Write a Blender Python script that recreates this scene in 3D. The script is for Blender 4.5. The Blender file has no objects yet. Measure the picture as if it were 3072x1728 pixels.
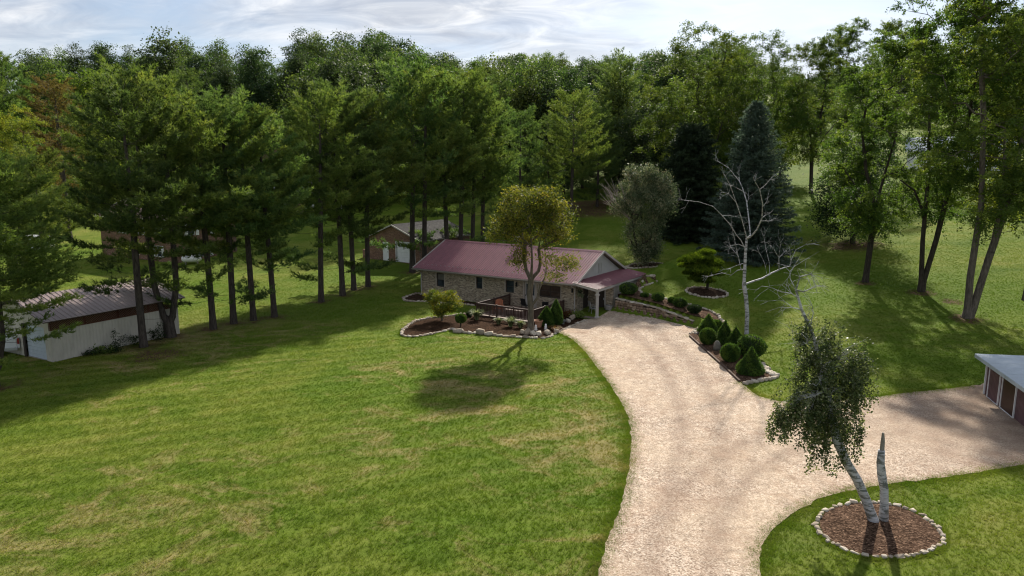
import bpy, bmesh, math, random
import numpy as np
from mathutils import Vector, Matrix
from mathutils.geometry import delaunay_2d_cdt

SC = bpy.context.scene
COL = SC.collection
R = math.radians

# ------------------------------------------------------------------ camera
CAM_H, PITCH, FPX = 11.3, 0.170, 2124.5          # metres, radians, focal length in photo pixels (3072 wide)
cam_d = bpy.data.cameras.new('camera')
cam_d.sensor_width = 36.0
cam_d.lens = 36.0 * FPX / 3072
cam_d.clip_start, cam_d.clip_end = 0.5, 6000
cam = bpy.data.objects.new('camera', cam_d)
COL.objects.link(cam)
cam.location = (0, 0, CAM_H)
cam.rotation_euler = (math.pi / 2 - PITCH, 0, 0)
SC.camera = cam

# ------------------------------------------------------------------ sun and sky
SUN_EL, SUN_AZ = R(33), R(17)                     # azimuth measured from +Y towards +X
sun_d = bpy.data.lights.new('sun', 'SUN')
sun_d.energy = 5.0
sun_d.angle = R(1.2)
sun_d.color = (1.0, 0.93, 0.82)
sun = bpy.data.objects.new('sun', sun_d)
COL.objects.link(sun)
sdir = Vector((math.sin(SUN_AZ) * math.cos(SUN_EL), math.cos(SUN_AZ) * math.cos(SUN_EL), math.sin(SUN_EL)))
sun.rotation_euler = (-sdir).to_track_quat('-Z', 'Y').to_euler()
sun.location = (20, 60, 60)

world = bpy.data.worlds.new('World')
SC.world = world
world.use_nodes = True
wn, wl = world.node_tree.nodes, world.node_tree.links
for n in list(wn):
    wn.remove(n)


def N(tree, typ, **kw):
    n = tree.nodes.new(typ)
    for k, v in kw.items():
        if k.startswith('i_'):
            key = k[2:]
            key = int(key) if key.isdigit() else key.replace('_', ' ')
            n.inputs[key].default_value = v
        else:
            setattr(n, k, v)
    return n


def ramp(tree, stops, interp='LINEAR'):
    n = tree.nodes.new('ShaderNodeValToRGB')
    n.color_ramp.interpolation = interp
    el = n.color_ramp.elements
    while len(el) > len(stops):
        el.remove(el[-1])
    while len(el) < len(stops):
        el.new(0.5)
    for e, (p, c) in zip(el, stops):
        e.position = p
        e.color = tuple(c) + (1,) if len(c) == 3 else c
    return n


wt = world.node_tree
sky = N(wt, 'ShaderNodeTexSky', sky_type='NISHITA', sun_disc=False)
sky.sun_elevation = SUN_EL
sky.sun_rotation = SUN_AZ
sky.air_density, sky.dust_density, sky.ozone_density = 1.0, 0.6, 1.5
tc = N(wt, 'ShaderNodeTexCoord')
sep = N(wt, 'ShaderNodeSeparateXYZ')
wl.new(tc.outputs['Generated'], sep.inputs[0])
zz = N(wt, 'ShaderNodeMath', operation='ABSOLUTE')
wl.new(sep.outputs['Z'], zz.inputs[0])
zadd = N(wt, 'ShaderNodeMath', operation='ADD', i_1=0.16)
wl.new(zz.outputs[0], zadd.inputs[0])
dx = N(wt, 'ShaderNodeMath', operation='DIVIDE')
dy = N(wt, 'ShaderNodeMath', operation='DIVIDE')
wl.new(sep.outputs['X'], dx.inputs[0]); wl.new(zadd.outputs[0], dx.inputs[1])
wl.new(sep.outputs['Y'], dy.inputs[0]); wl.new(zadd.outputs[0], dy.inputs[1])
comb = N(wt, 'ShaderNodeCombineXYZ')
wl.new(dx.outputs[0], comb.inputs[0]); wl.new(dy.outputs[0], comb.inputs[1])
mp = N(wt, 'ShaderNodeMapping')
mp.inputs['Location'].default_value = (2.3, 0.4, 0)
mp.inputs['Rotation'].default_value = (0, 0, R(20))
mp.inputs['Scale'].default_value = (0.62, 1.0, 1)
wl.new(comb.outputs[0], mp.inputs[0])
cn = N(wt, 'ShaderNodeTexNoise', i_Scale=1.15, i_Detail=9.0, i_Roughness=0.58, i_Distortion=0.5)
wl.new(mp.outputs[0], cn.inputs['Vector'])
cn2 = N(wt, 'ShaderNodeTexNoise', i_Scale=4.2, i_Detail=8.0, i_Roughness=0.6, i_Distortion=1.0)
wl.new(mp.outputs[0], cn2.inputs['Vector'])
cov = ramp(wt, [(0.36, (0.15, 0.15, 0.15)), (0.52, (0.7, 0.7, 0.7)), (0.66, (1, 1, 1))])
wl.new(cn.outputs['Fac'], cov.inputs[0])
cc = ramp(wt, [(0.32, (5.0, 5.5, 6.5)), (0.5, (6.9, 7.3, 8.0)), (0.66, (9.6, 9.7, 9.9))])
wl.new(cn2.outputs['Fac'], cc.inputs[0])
base_sky = N(wt, 'ShaderNodeMix', data_type='RGBA', blend_type='MULTIPLY', i_0=1.0)
wl.new(sky.outputs[0], base_sky.inputs[6])
base_sky.inputs[7].default_value = (1.0, 1.0, 1.05, 1)
mixc = N(wt, 'ShaderNodeMix', data_type='RGBA')
wl.new(cov.outputs[0], mixc.inputs[0])
wl.new(base_sky.outputs[2], mixc.inputs[6])
wl.new(cc.outputs[0], mixc.inputs[7])
bg = N(wt, 'ShaderNodeBackground', i_Strength=0.06)
wl.new(mixc.outputs[2], bg.inputs[0])
wo = N(wt, 'ShaderNodeOutputWorld')
wl.new(bg.outputs[0], wo.inputs[0])

SC.view_settings.view_transform = 'Standard'
SC.view_settings.look = 'None'
SC.view_settings.gamma = 1.0
SC.view_settings.exposure = 0.80
SC.view_settings.use_curve_mapping = False
SC.render.engine = 'CYCLES'
cy = SC.cycles
cy.max_bounces, cy.diffuse_bounces, cy.glossy_bounces = 6, 3, 2
cy.transmission_bounces, cy.transparent_max_bounces, cy.volume_bounces = 4, 4, 0
cy.use_denoising = True
cy.denoising_prefilter = 'ACCURATE'
cy.use_adaptive_sampling = False
cy.pixel_filter_type = 'BLACKMAN_HARRIS'
cy.filter_width = 1.15
cy.denoiser = 'OPENIMAGEDENOISE'
cy.sample_clamp_indirect = 4.0
cy.caustics_reflective = cy.caustics_refractive = False

# ------------------------------------------------------------------ small helpers


def link(o, parent=None):
    COL.objects.link(o)
    if parent is not None:
        o.parent = parent
    return o


def tag(o, label=None, cat=None, group=None, kind=None):
    if label: o['label'] = label
    if cat: o['category'] = cat
    if group: o['group'] = group
    if kind: o['kind'] = kind
    return o


def empty(name, loc=(0, 0, 0), rz=0.0):
    o = bpy.data.objects.new(name, None)
    o.empty_display_size = 0.3
    link(o)
    o.location = loc
    o.rotation_euler = (0, 0, rz)
    return o


def npmesh(name, V, F, mat=None, rnd=None, smooth=False):
    """mesh from numpy arrays; F is (n,3) or (n,4)"""
    V = np.asarray(V, dtype=np.float32)
    F = np.asarray(F, dtype=np.int32)
    me = bpy.data.meshes.new(name)
    me.vertices.add(len(V))
    me.vertices.foreach_set('co', V.ravel())
    k = F.shape[1]
    me.loops.add(F.size)
    me.loops.foreach_set('vertex_index', F.ravel())
    me.polygons.add(len(F))
    me.polygons.foreach_set('loop_start', np.arange(0, F.size, k, dtype=np.int32))
    me.polygons.foreach_set('loop_total', np.full(len(F), k, dtype=np.int32))
    if smooth:
        me.polygons.foreach_set('use_smooth', np.ones(len(F), dtype=bool))
    if rnd is not None:
        a = me.attributes.new('rnd', 'FLOAT', 'POINT')
        a.data.foreach_set('value', np.asarray(rnd, dtype=np.float32))
    me.update(calc_edges=True)
    if mat:
        me.materials.append(mat)
    return me


def mobj(name, me, parent=None):
    return link(bpy.data.objects.new(name, me), parent)


class MB:
    """collects boxes, bars, tubes and prisms into one mesh"""

    def __init__(self):
        self.v, self.f = [], []

    def add(self, vs, fs):
        b = len(self.v)
        self.v += [tuple(p) for p in vs]
        self.f += [tuple(i + b for i in f) for f in fs]
        return self

    def box(self, x0, x1, y0, y1, z0, z1):
        vs = [(x, y, z) for x in (x0, x1) for y in (y0, y1) for z in (z0, z1)]
        return self.add(vs, [(0, 1, 3, 2), (4, 6, 7, 5), (0, 4, 5, 1), (2, 3, 7, 6), (0, 2, 6, 4), (1, 5, 7, 3)])

    def bar(self, a, b, w, h, up=(0, 0, 1)):
        a, b, up = Vector(a), Vector(b), Vector(up)
        d = (b - a).normalized()
        s = d.cross(up)
        if s.length < 1e-4:
            s = d.cross(Vector((1, 0, 0)))
        s.normalize()
        u = s.cross(d)
        vs = []
        for p in (a, b):
            for i, j in ((-1, -1), (1, -1), (1, 1), (-1, 1)):
                vs.append(p + s * (i * w / 2) + u * (j * h / 2))
        return self.add(vs, [(0, 3, 2, 1), (4, 5, 6, 7), (0, 1, 5, 4), (1, 2, 6, 5), (2, 3, 7, 6), (3, 0, 4, 7)])

    def tube(self, pts, rad, n=8, cap=True):
        pts = [Vector(p) for p in pts]
        if not hasattr(rad, '__len__'):
            rad = [rad] * len(pts)
        vs, fs = [], []
        prev = None
        for i, p in enumerate(pts):
            d = (pts[min(i + 1, len(pts) - 1)] - pts[max(i - 1, 0)]).normalized()
            if prev is None:
                s = d.cross(Vector((0, 0, 1)))
                if s.length < 0.05:
                    s = d.cross(Vector((1, 0, 0)))
            else:
                s = prev - d * prev.dot(d)
            s.normalize()
            prev = s
            t = d.cross(s)
            for k in range(n):
                a = 2 * math.pi * k / n
                vs.append(p + (s * math.cos(a) + t * math.sin(a)) * rad[i])
        for i in range(len(pts) - 1):
            for k in range(n):
                fs.append((i * n + k, i * n + (k + 1) % n, (i + 1) * n + (k + 1) % n, (i + 1) * n + k))
        if cap:
            fs.append(tuple(range(n))[::-1])
            fs.append(tuple((len(pts) - 1) * n + k for k in range(n)))
        return self.add(vs, fs)

    def lathe(self, prof, n=20, c=(0, 0, 0)):
        vs, fs = [], []
        for r, z in prof:
            for k in range(n):
                a = 2 * math.pi * k / n
                vs.append((c[0] + r * math.cos(a), c[1] + r * math.sin(a), c[2] + z))
        for i in range(len(prof) - 1):
            for k in range(n):
                fs.append((i * n + k, i * n + (k + 1) % n, (i + 1) * n + (k + 1) % n, (i + 1) * n + k))
        return self.add(vs, fs)

    def prism(self, poly, axis, a0, a1):
        """poly of 2-D points extruded along axis 'x','y' or 'z'"""
        n = len(poly)
        mk = {'x': lambda p, a: (a, p[0], p[1]), 'y': lambda p, a: (p[0], a, p[1]), 'z': lambda p, a: (p[0], p[1], a)}[axis]
        vs = [mk(p, a0) for p in poly] + [mk(p, a1) for p in poly]
        fs = [tuple(range(n))[::-1], tuple(range(n, 2 * n))]
        fs += [(i, (i + 1) % n, n + (i + 1) % n, n + i) for i in range(n)]
        return self.add(vs, fs)

    def mesh(self, name, mat, bevel=0, smooth=False):
        me = bpy.data.meshes.new(name)
        me.from_pydata(self.v, [], self.f)
        bm = bmesh.new()
        bm.from_mesh(me)
        bmesh.ops.recalc_face_normals(bm, faces=bm.faces)
        if bevel:
            bmesh.ops.bevel(bm, geom=list(bm.edges), offset=bevel, segments=1, affect='EDGES')
        bm.to_mesh(me)
        bm.free()
        if smooth:
            for p in me.polygons:
                p.use_smooth = True
        me.update()
        me.materials.append(mat)
        return me

    def build(self, name, mat, parent=None, bevel=0, smooth=False):
        return mobj(name, self.mesh(name, mat, bevel, smooth), parent)


# ------------------------------------------------------------------ the lie of the land
YAW = 0.584                                        # the house's front runs along (cos, -sin) of this
HX = np.array([math.cos(YAW), -math.sin(YAW)])     # house local +x (towards the drive)
HY = np.array([math.sin(YAW), math.cos(YAW)])      # house local +y (towards the back)
HO = np.array([4.915, 53.02])                      # near right corner of the eaves
HL, HW = 16.4, 9.25

WALL_A, WALL_B = np.array([7.95, 54.0]), np.array([12.85, 49.2])   # garden retaining wall
WD = (WALL_B - WALL_A) / np.linalg.norm(WALL_B - WALL_A)
WLEN = np.linalg.norm(WALL_B - WALL_A)
WN = np.array([-WD[1], WD[0]])                     # points uphill, away from the drive
if WN[1] < 0:
    WN = -WN


def wall_height(t):
    return np.interp(t, [0, WLEN * 0.55, WLEN * 0.95, WLEN + 1.5], [1.22, 1.0, 0.55, 0.0])


def wall_step(X, Y):
    px, py = X - WALL_A[0], Y - WALL_A[1]
    t = px * WD[0] + py * WD[1]
    d = px * WN[0] + py * WN[1]
    # left of the wall the cut continues along the side of the porch room
    ds = (X - WALL_A[0]) * HX[0] + (Y - WALL_A[1]) * HX[1]
    dd = np.where(t < 0, np.minimum(d, ds), d)
    up = np.clip((dd + 0.02) / 0.25, 0, 1)
    fall = np.exp(-np.maximum(dd, 0) / 7.0)
    return wall_height(np.maximum(t, 0)) * up * fall


CTRL = np.array([
    # foreground and front lawn
    (0, 8, -.1), (-20, 8, -.15), (20, 8, 0), (-50, 8, -.3), (50, 8, .4), (0, -60, -.5), (-60, -60, -.6), (60, -60, .3),
    (0, 22, 0), (11, 22, 0), (-15, 24, -.1), (-40, 25, -.3), (30, 24, .1), (0, 36, 0), (-14, 38, 0), (10, 38, 0), (22, 30, 0), (25, 37, .05),
    (-27, 41, 0), (-22, 48, 0), (-31, 45, -.05), (-45, 45, -.2), (-60, 30, -.4),
    (0, 46, 0), (5, 50, 0), (-10, 52, 0), (-9, 61, 0), (7, 52, 0), (-3, 70, .3), (5, 63, .05), (-2, 60, 0),
    # left and behind
    (-18, 56, .02), (-12, 66, .35), (-12, 76, 1.15), (-6, 80, 1.3), (-16, 79, 1.15), (-2, 84, 2.2), (-34, 78, .7), (-48, 84, .8), (-28, 62, .1),
    (-64, 95, .8), (-40, 105, 2.8), (-20, 100, 3.2), (-66, 150, 6.0), (-50, 125, 4.3), (-90, 140, 4.5), (-90, 60, -.3), (-140, 100, 0),
    # right bank and upper lawn
    (10.2, 61, 1.9), (13, 69, 2.1), (15.6, 56, 1.25), (15.4, 46.5, .3), (13.5, 37.5, 0), (17, 40, .15), (20, 50, .8), (23, 69.5, 2.7), (27, 54, 1.4),
    (29, 58, 1.8), (32, 55, 1.6), (31.5, 49, .9), (35, 72, 3.6), (40, 50, 1.3), (31, 40, .35), (20, 82, 3.7), (8, 82, 3.2), (42, 60, 2.5), (60, 50, 2.2), (60, 30, 1.2),
    (45, 95, 6.8), (55, 140, 13.6), (60, 110, 9.0), (75, 110, 10.4), (20, 100, 6.0), (0, 100, 4.8), (8, 92, 5.0), (90, 80, 7.0), (100, 140, 15),
    # the wooded hill
    (-40, 160, 14), (-40, 185, 21), (0, 130, 10), (0, 170, 19), (30, 130, 10.5), (40, 180, 20), (-80, 200, 17), (-150, 200, 22), (-150, 150, 9),
    (60, 200, 23), (110, 200, 26), (-200, 300, 40), (-80, 280, 40), (0, 260, 38), (90, 280, 40), (200, 300, 42), (220, 150, 20), (220, 40, 8), (-220, 60, -1),
    (-220, 200, 18), (0, 420, 45), (-250, 420, 48), (250, 420, 48), (-260, -60, -3), (260, -60, 3)], dtype=float)


def _tps_k(r2):
    return np.where(r2 > 0, r2 * np.log(np.maximum(r2, 1e-12)) * 0.5, 0)


_P = CTRL[:, :2] / 50.0
_Z = CTRL[:, 2] - wall_step(CTRL[:, 0], CTRL[:, 1])
_n = len(_P)
_K = _tps_k(((_P[:, None] - _P[None]) ** 2).sum(-1)) + np.eye(_n) * 0.004
_A = np.zeros((_n + 3, _n + 3))
_A[:_n, :_n] = _K
_A[:_n, _n] = 1
_A[:_n, _n + 1:] = _P
_A[_n:, :_n] = _A[:_n, _n:].T
_W = np.linalg.solve(_A, np.r_[_Z, 0, 0, 0])


def terrain(X, Y):
    X, Y = np.broadcast_arrays(np.asarray(X, float), np.asarray(Y, float))
    sh = X.shape
    q = np.stack([np.clip(X.ravel(), -260, 260), np.clip(Y.ravel(), -60, 420)], 1)
    out = np.empty(len(q))
    for i in range(0, len(q), 4000):
        p = q[i:i + 4000] / 50.0
        k = _tps_k(((p[:, None] - _P[None]) ** 2).sum(-1))
        out[i:i + 4000] = k @ _W[:_n] + _W[_n] + p @ _W[_n + 1:]
    out += wall_step(q[:, 0], q[:, 1])
    return out.reshape(sh)


def tz(x, y):
    return float(terrain(np.array([x]), np.array([y]))[0])


cp, sp = math.cos(PITCH), math.sin(PITCH)


def ray(px, py):
    """direction, with unit world Y, seen at a photo pixel"""
    a, b = (px - 1536) / FPX, (864 - py) / FPX
    d = np.array([a, cp + b * sp, -sp + b * cp])
    return d / d[1]


def at(px, py, Y):
    """the point at distance Y in front of the drone that shows at a photo pixel"""
    d = ray(px, py)
    return np.array([d[0] * Y, Y, CAM_H + d[2] * Y])


_YS = np.r_[np.arange(12, 110, 0.1), np.arange(110, 420, 1.0)]


def ground(px, py):
    """the point of the ground that shows at a photo pixel"""
    d = ray(px, py)
    h = CAM_H + d[2] * _YS - terrain(d[0] * _YS, _YS)
    i = np.argmax(h < 0)
    if h[i] >= 0:
        i = len(_YS) - 1
    t = h[i - 1] / (h[i - 1] - h[i])
    Y = _YS[i - 1] + t * (_YS[i] - _YS[i - 1])
    return np.array([d[0] * Y, Y, tz(d[0] * Y, Y)])


def size_at(npx, Y):
    return npx * Y / FPX

# ------------------------------------------------------------------ materials
def newmat(name):
    m = bpy.data.materials.new(name)
    m.use_nodes = True
    t = m.node_tree
    for n in list(t.nodes):
        t.nodes.remove(n)
    out = N(t, 'ShaderNodeOutputMaterial')
    b = N(t, 'ShaderNodeBsdfPrincipled')
    t.links.new(b.outputs[0], out.inputs[0])
    return m, t, b


def L(t, a, b):
    t.links.new(a, b)


def mixrgb(t, fac, a, b, mode='MIX'):
    n = N(t, 'ShaderNodeMix', data_type='RGBA', blend_type=mode)
    for s, v in ((0, fac), (6, a), (7, b)):
        if hasattr(v, 'is_linked') or hasattr(v, 'links'):
            t.links.new(v, n.inputs[s])
        elif s == 0:
            n.inputs[0].default_value = v
        else:
            n.inputs[s].default_value = tuple(v) + (1,)
    return n.outputs[2]


def noise(t, vec, scale, detail=4, rough=0.6, dist=0.0):
    n = N(t, 'ShaderNodeTexNoise', i_Scale=scale, i_Detail=detail, i_Roughness=rough, i_Distortion=dist)
    if vec is not None:
        t.links.new(vec, n.inputs['Vector'])
    return n.outputs['Fac']


def rmp(t, fac, stops, interp='LINEAR'):
    n = ramp(t, stops, interp)
    t.links.new(fac, n.inputs[0])
    return n.outputs[0]


def g(v):
    return (v, v, v)


def objcoord(t, scale=None, rot=None):
    c = N(t, 'ShaderNodeTexCoord').outputs['Object']
    if scale or rot:
        m = N(t, 'ShaderNodeMapping')
        if scale: m.inputs['Scale'].default_value = scale
        if rot: m.inputs['Rotation'].default_value = rot
        t.links.new(c, m.inputs[0])
        return m.outputs[0]
    return c


def bump(t, b, h, strength=0.4, dist=0.05):
    n = N(t, 'ShaderNodeBump', i_Strength=strength, i_Distance=dist)
    t.links.new(h, n.inputs['Height'])
    t.links.new(n.outputs[0], b.inputs['Normal'])


def plain(name, col, rough=0.6, var=0.18, scale=3.0, metallic=0.0, spec=0.22, bmp=0.0, grime=0.0):
    """a paint / wood / stone colour with uneven tone"""
    m, t, b = newmat(name)
    c = objcoord(t)
    f = noise(t, c, scale, 5)
    lo = tuple(x * (1 - var) for x in col)
    hi = tuple(min(1, x * (1 + var)) for x in col)
    out = rmp(t, f, [(0.3, lo), (0.7, hi)])
    if grime:
        f2 = rmp(t, noise(t, objcoord(t, (1.2, 1.2, 0.35)), 2.3, 6, 0.7), [(0.5, g(0)), (0.75, g(grime))])
        out = mixrgb(t, f2, out, tuple(x * 0.45 for x in col))
    L(t, out, b.inputs['Base Color'])
    b.inputs['Roughness'].default_value = rough
    b.inputs['Metallic'].default_value = metallic
    b.inputs['Specular IOR Level'].default_value = spec
    if bmp:
        bump(t, b, noise(t, c, scale * 6, 4), bmp, 0.02)
    return m


def leafmat(name, stops, trans=0.35, tcol=None, objvar=0.25, rough=0.6, hue=0.0):
    """leaf / needle colour picked by the per-leaf value 'rnd', partly letting light through"""
    m, t, b = newmat(name)
    a = N(t, 'ShaderNodeAttribute', attribute_name='rnd')
    col = rmp(t, a.outputs['Fac'], stops)
    oi = N(t, 'ShaderNodeObjectInfo')
    v = N(t, 'ShaderNodeMapRange', i_3=1 - objvar, i_4=1 + objvar)
    L(t, oi.outputs['Random'], v.inputs[0])
    hs = N(t, 'ShaderNodeHueSaturation')
    L(t, col, hs.inputs['Color'])
    L(t, v.outputs[0], hs.inputs['Value'])
    if hue:
        hv = N(t, 'ShaderNodeMapRange', i_3=0.5 - hue, i_4=0.5 + hue)
        w = N(t, 'ShaderNodeMath', operation='FRACT')
        w0 = N(t, 'ShaderNodeMath', operation='MULTIPLY', i_1=7.31)
        L(t, oi.outputs['Random'], w0.inputs[0]); L(t, w0.outputs[0], w.inputs[0]); L(t, w.outputs[0], hv.inputs[0])
        L(t, hv.outputs[0], hs.inputs['Hue'])
    L(t, hs.outputs[0], b.inputs['Base Color'])
    b.inputs['Roughness'].default_value = rough
    b.inputs['Specular IOR Level'].default_value = 0.12
    tr = N(t, 'ShaderNodeBsdfTranslucent')
    tm = mixrgb(t, 1.0, hs.outputs[0], tcol or (1.25, 1.3, 0.6), 'MULTIPLY')
    L(t, tm, tr.inputs['Color'])
    mx = N(t, 'ShaderNodeMixShader', i_0=trans)
    L(t, b.outputs[0], mx.inputs[1]); L(t, tr.outputs[0], mx.inputs[2])
    out = [n for n in t.nodes if n.type == 'OUTPUT_MATERIAL'][0]
    L(t, mx.outputs[0], out.inputs[0])
    return m


def barkmat(name, c1, c2, zs=0.25, scale=9.0):
    m, t, b = newmat(name)
    c = objcoord(t, (1, 1, zs))
    f = noise(t, c, scale, 6, 0.7)
    L(t, rmp(t, f, [(0.35, c1), (0.65, c2)]), b.inputs['Base Color'])
    b.inputs['Roughness'].default_value = 0.9
    b.inputs['Specular IOR Level'].default_value = 0.2
    bump(t, b, f, 0.7, 0.05)
    return m


def birchmat():
    m, t, b = newmat('birch_bark')
    c = objcoord(t)
    f = noise(t, objcoord(t, (1, 1, 3.0)), 2.2, 5, 0.65, 0.4)
    s = noise(t, objcoord(t, (1.5, 1.5, 9.0)), 2.5, 3, 0.6)
    col = rmp(t, s, [(0.30, (.08, .085, .09)), (0.40, (.29, .29, .30)), (0.6, (.44, .44, .46))])
    f3 = rmp(t, f, [(0.50, g(0)), (0.57, g(0.92))])
    col = mixrgb(t, f3, col, (.075, .085, .075))
    col = mixrgb(t, rmp(t, noise(t, c, 7, 4), [(.45, g(0)), (.75, g(.35))]), col, (.35, .28, .22))
    L(t, col, b.inputs['Base Color'])
    b.inputs['Roughness'].default_value = 0.75
    bump(t, b, s, 0.5, 0.02)
    return m


def brickmat(name, cols, mortar, axis='x', bw=0.2, bh=0.067, mort=0.012, speck=0.0):
    """coursed brick with a tone per brick; axis is the local direction along the wall"""
    m, t, b = newmat(name)
    c = N(t, 'ShaderNodeTexCoord').outputs['Object']
    s = N(t, 'ShaderNodeSeparateXYZ')
    L(t, c, s.inputs[0])
    cm = N(t, 'ShaderNodeCombineXYZ')
    L(t, s.outputs['X' if axis == 'x' else 'Y'], cm.inputs[0]); L(t, s.outputs['Z'], cm.inputs[1])
    br = N(t, 'ShaderNodeTexBrick', i_Scale=1.0)
    br.offset = 0.5
    br.inputs['Mortar Size'].default_value = mort
    br.inputs['Mortar Smooth'].default_value = 0.2
    br.inputs['Bias'].default_value = 0.0
    br.inputs['Brick Width'].default_value = bw
    br.inputs['Row Height'].default_value = bh
    br.inputs['Color1'].default_value = g(0.0) + (1,)
    br.inputs['Color2'].default_value = g(1.0) + (1,)
    br.inputs['Mortar'].default_value = g(0.5) + (1,)
    L(t, cm.outputs[0], br.inputs['Vector'])
    col = rmp(t, br.outputs['Color'], [(i / (len(cols) - 1), q) for i, q in enumerate(cols)])
    sp_ = noise(t, c, 5.5, 5, 0.75)
    col = mixrgb(t, rmp(t, sp_, [(0.42, g(0)), (0.68, g(speck))]), col, cols[-1])
    sp2 = noise(t, c, 11, 3, 0.7)
    col = mixrgb(t, rmp(t, sp2, [(0.5, g(0)), (0.7, g(speck))]), col, cols[0])
    col = mixrgb(t, br.outputs['Fac'], col, mortar)
    L(t, col, b.inputs['Base Color'])
    b.inputs['Roughness'].default_value = 0.88
    b.inputs['Specular IOR Level'].default_value = 0.08
    inv = N(t, 'ShaderNodeMath', operation='SUBTRACT', i_0=1.0)
    L(t, br.outputs['Fac'], inv.inputs[1])
    bump(t, b, inv.outputs[0], 0.6, 0.015)
    return m


M = {}


def lawn_colour(t, c, at_type):
    """uneven mown grass; c = world position, at_type = where the 'thin' and 'litter' values are stored"""
    def mp_(scale, rz=0.0):
        m_ = N(t, 'ShaderNodeMapping')
        m_.inputs['Scale'].default_value = scale
        m_.inputs['Rotation'].default_value = (0, 0, rz)
        L(t, c, m_.inputs[0])
        return m_.outputs[0]
    big = noise(t, c, 0.055, 3, 0.55, 0.6)
    mid = noise(t, mp_((1.0, 1.25, 1.0), 0.5), 0.26, 6, 0.65, 0.5)
    col = rmp(t, mid, [(0.30, (.092, .150, .016)), (0.46, (.138, .188, .024)), (0.58, (.180, .215, .036)), (0.72, (.230, .235, .056))])
    col = mixrgb(t, rmp(t, big, [(0.42, g(0)), (0.60, g(0.65))]), col, (.094, .165, .014))
    # dry, thin patches of the front lawn
    dry = noise(t, mp_((1.0, 1.25, 1.0), 0.35), 0.36, 7, 0.72, 0.9)
    area = noise(t, c, 0.05, 2, 0.5)
    da = N(t, 'ShaderNodeMath', operation='MULTIPLY_ADD', i_1=0.75, i_2=-0.38)
    L(t, area, da.inputs[0])
    ds = N(t, 'ShaderNodeMath', operation='ADD')
    L(t, dry, ds.inputs[0]); L(t, da.outputs[0], ds.inputs[1])
    att = N(t, 'ShaderNodeAttribute', attribute_name='thin', attribute_type=at_type)
    dm = N(t, 'ShaderNodeMath', operation='MULTIPLY')
    L(t, rmp(t, ds.outputs[0], [(0.49, g(0)), (0.65, g(0.72))]), dm.inputs[0]); L(t, att.outputs['Fac'], dm.inputs[1])
    col = mixrgb(t, dm.outputs[0], col, (.35, .265, .13))
    # mowing lanes
    wv = N(t, 'ShaderNodeTexWave', i_Scale=0.24, i_Distortion=1.0, i_Detail=2.0)
    wv.inputs['Detail Scale'].default_value = 0.35
    L(t, mp_((1, 1, 1), 1.15), wv.inputs['Vector'])
    col = mixrgb(t, att.outputs['Fac'], col, mixrgb(t, 1.0, col, rmp(t, wv.outputs['Fac'], [(0.25, (.90, .92, .88)), (0.75, (1.12, 1.10, 1.15))]), 'MULTIPLY'))
    # fallen needles and bare soil below the pines
    lit = N(t, 'ShaderNodeAttribute', attribute_name='litter', attribute_type=at_type)
    ln = noise(t, c, 0.9, 6, 0.75, 0.5)
    la = N(t, 'ShaderNodeMath', operation='ADD', i_1=-0.5)
    L(t, ln, la.inputs[0])
    lb = N(t, 'ShaderNodeMath', operation='ADD')
    L(t, la.outputs[0], lb.inputs[0]); L(t, lit.outputs['Fac'], lb.inputs[1])
    soil = rmp(t, noise(t, c, 3.5, 6, 0.8), [(0.3, (.055, .033, .022)), (0.55, (.130, .074, .046)), (0.75, (.22, .13, .083))])
    return mixrgb(t, rmp(t, lb.outputs[0], [(0.42, g(0)), (0.66, g(0.92))]), col, soil)


def lawn_material():
    m, t, b = newmat('lawn_grass')
    c = N(t, 'ShaderNodeNewGeometry').outputs['Position']
    col = mixrgb(t, 1.0, lawn_colour(t, c, 'GEOMETRY'), (.86, .86, .86), 'MULTIPLY')
    f1 = noise(t, objcoord(t, (1, 2.2, 1)), 7.0, 5, 0.8)
    f2 = noise(t, objcoord(t, (1, 1.6, 1)), 26.0, 3, 0.7)
    col = mixrgb(t, 1.0, col, rmp(t, f1, [(0.30, g(.85)), (0.5, g(1.0)), (0.70, g(1.15))]), 'MULTIPLY')
    col = mixrgb(t, 1.0, col, rmp(t, f2, [(0.30, g(.78)), (0.5, g(1.0)), (0.70, g(1.22))]), 'MULTIPLY')
    L(t, col, b.inputs['Base Color'])
    b.inputs['Roughness'].default_value = 0.9
    b.inputs['Specular IOR Level'].default_value = 0.05
    ad = N(t, 'ShaderNodeMath', operation='ADD')
    L(t, f1, ad.inputs[0]); L(t, f2, ad.inputs[1])
    bump(t, b, ad.outputs[0], 0.8, 0.06)
    return m


def grassblade_material():
    m, t, b = newmat('grass_blades')
    c = N(t, 'ShaderNodeNewGeometry').outputs['Position']
    col = lawn_colour(t, c, 'INSTANCER')
    oi = N(t, 'ShaderNodeObjectInfo')
    col = mixrgb(t, 1.0, col, rmp(t, oi.outputs['Random'], [(0, (.88, .9, .88)), (.5, (1.0, 1.02, .95)), (1, (1.18, 1.15, 1.12))]), 'MULTIPLY')
    L(t, col, b.inputs['Base Color'])
    b.inputs['Roughness'].default_value = 0.7
    b.inputs['Specular IOR Level'].default_value = 0.15
    tr = N(t, 'ShaderNodeBsdfTranslucent')
    L(t, mixrgb(t, 1.0, col, (1.15, 1.25, .6), 'MULTIPLY'), tr.inputs['Color'])
    mx = N(t, 'ShaderNodeMixShader', i_0=.42)
    L(t, b.outputs[0], mx.inputs[1]); L(t, tr.outputs[0], mx.inputs[2])
    L(t, mx.outputs[0], [n for n in t.nodes if n.type == 'OUTPUT_MATERIAL'][0].inputs[0])
    return m


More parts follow.
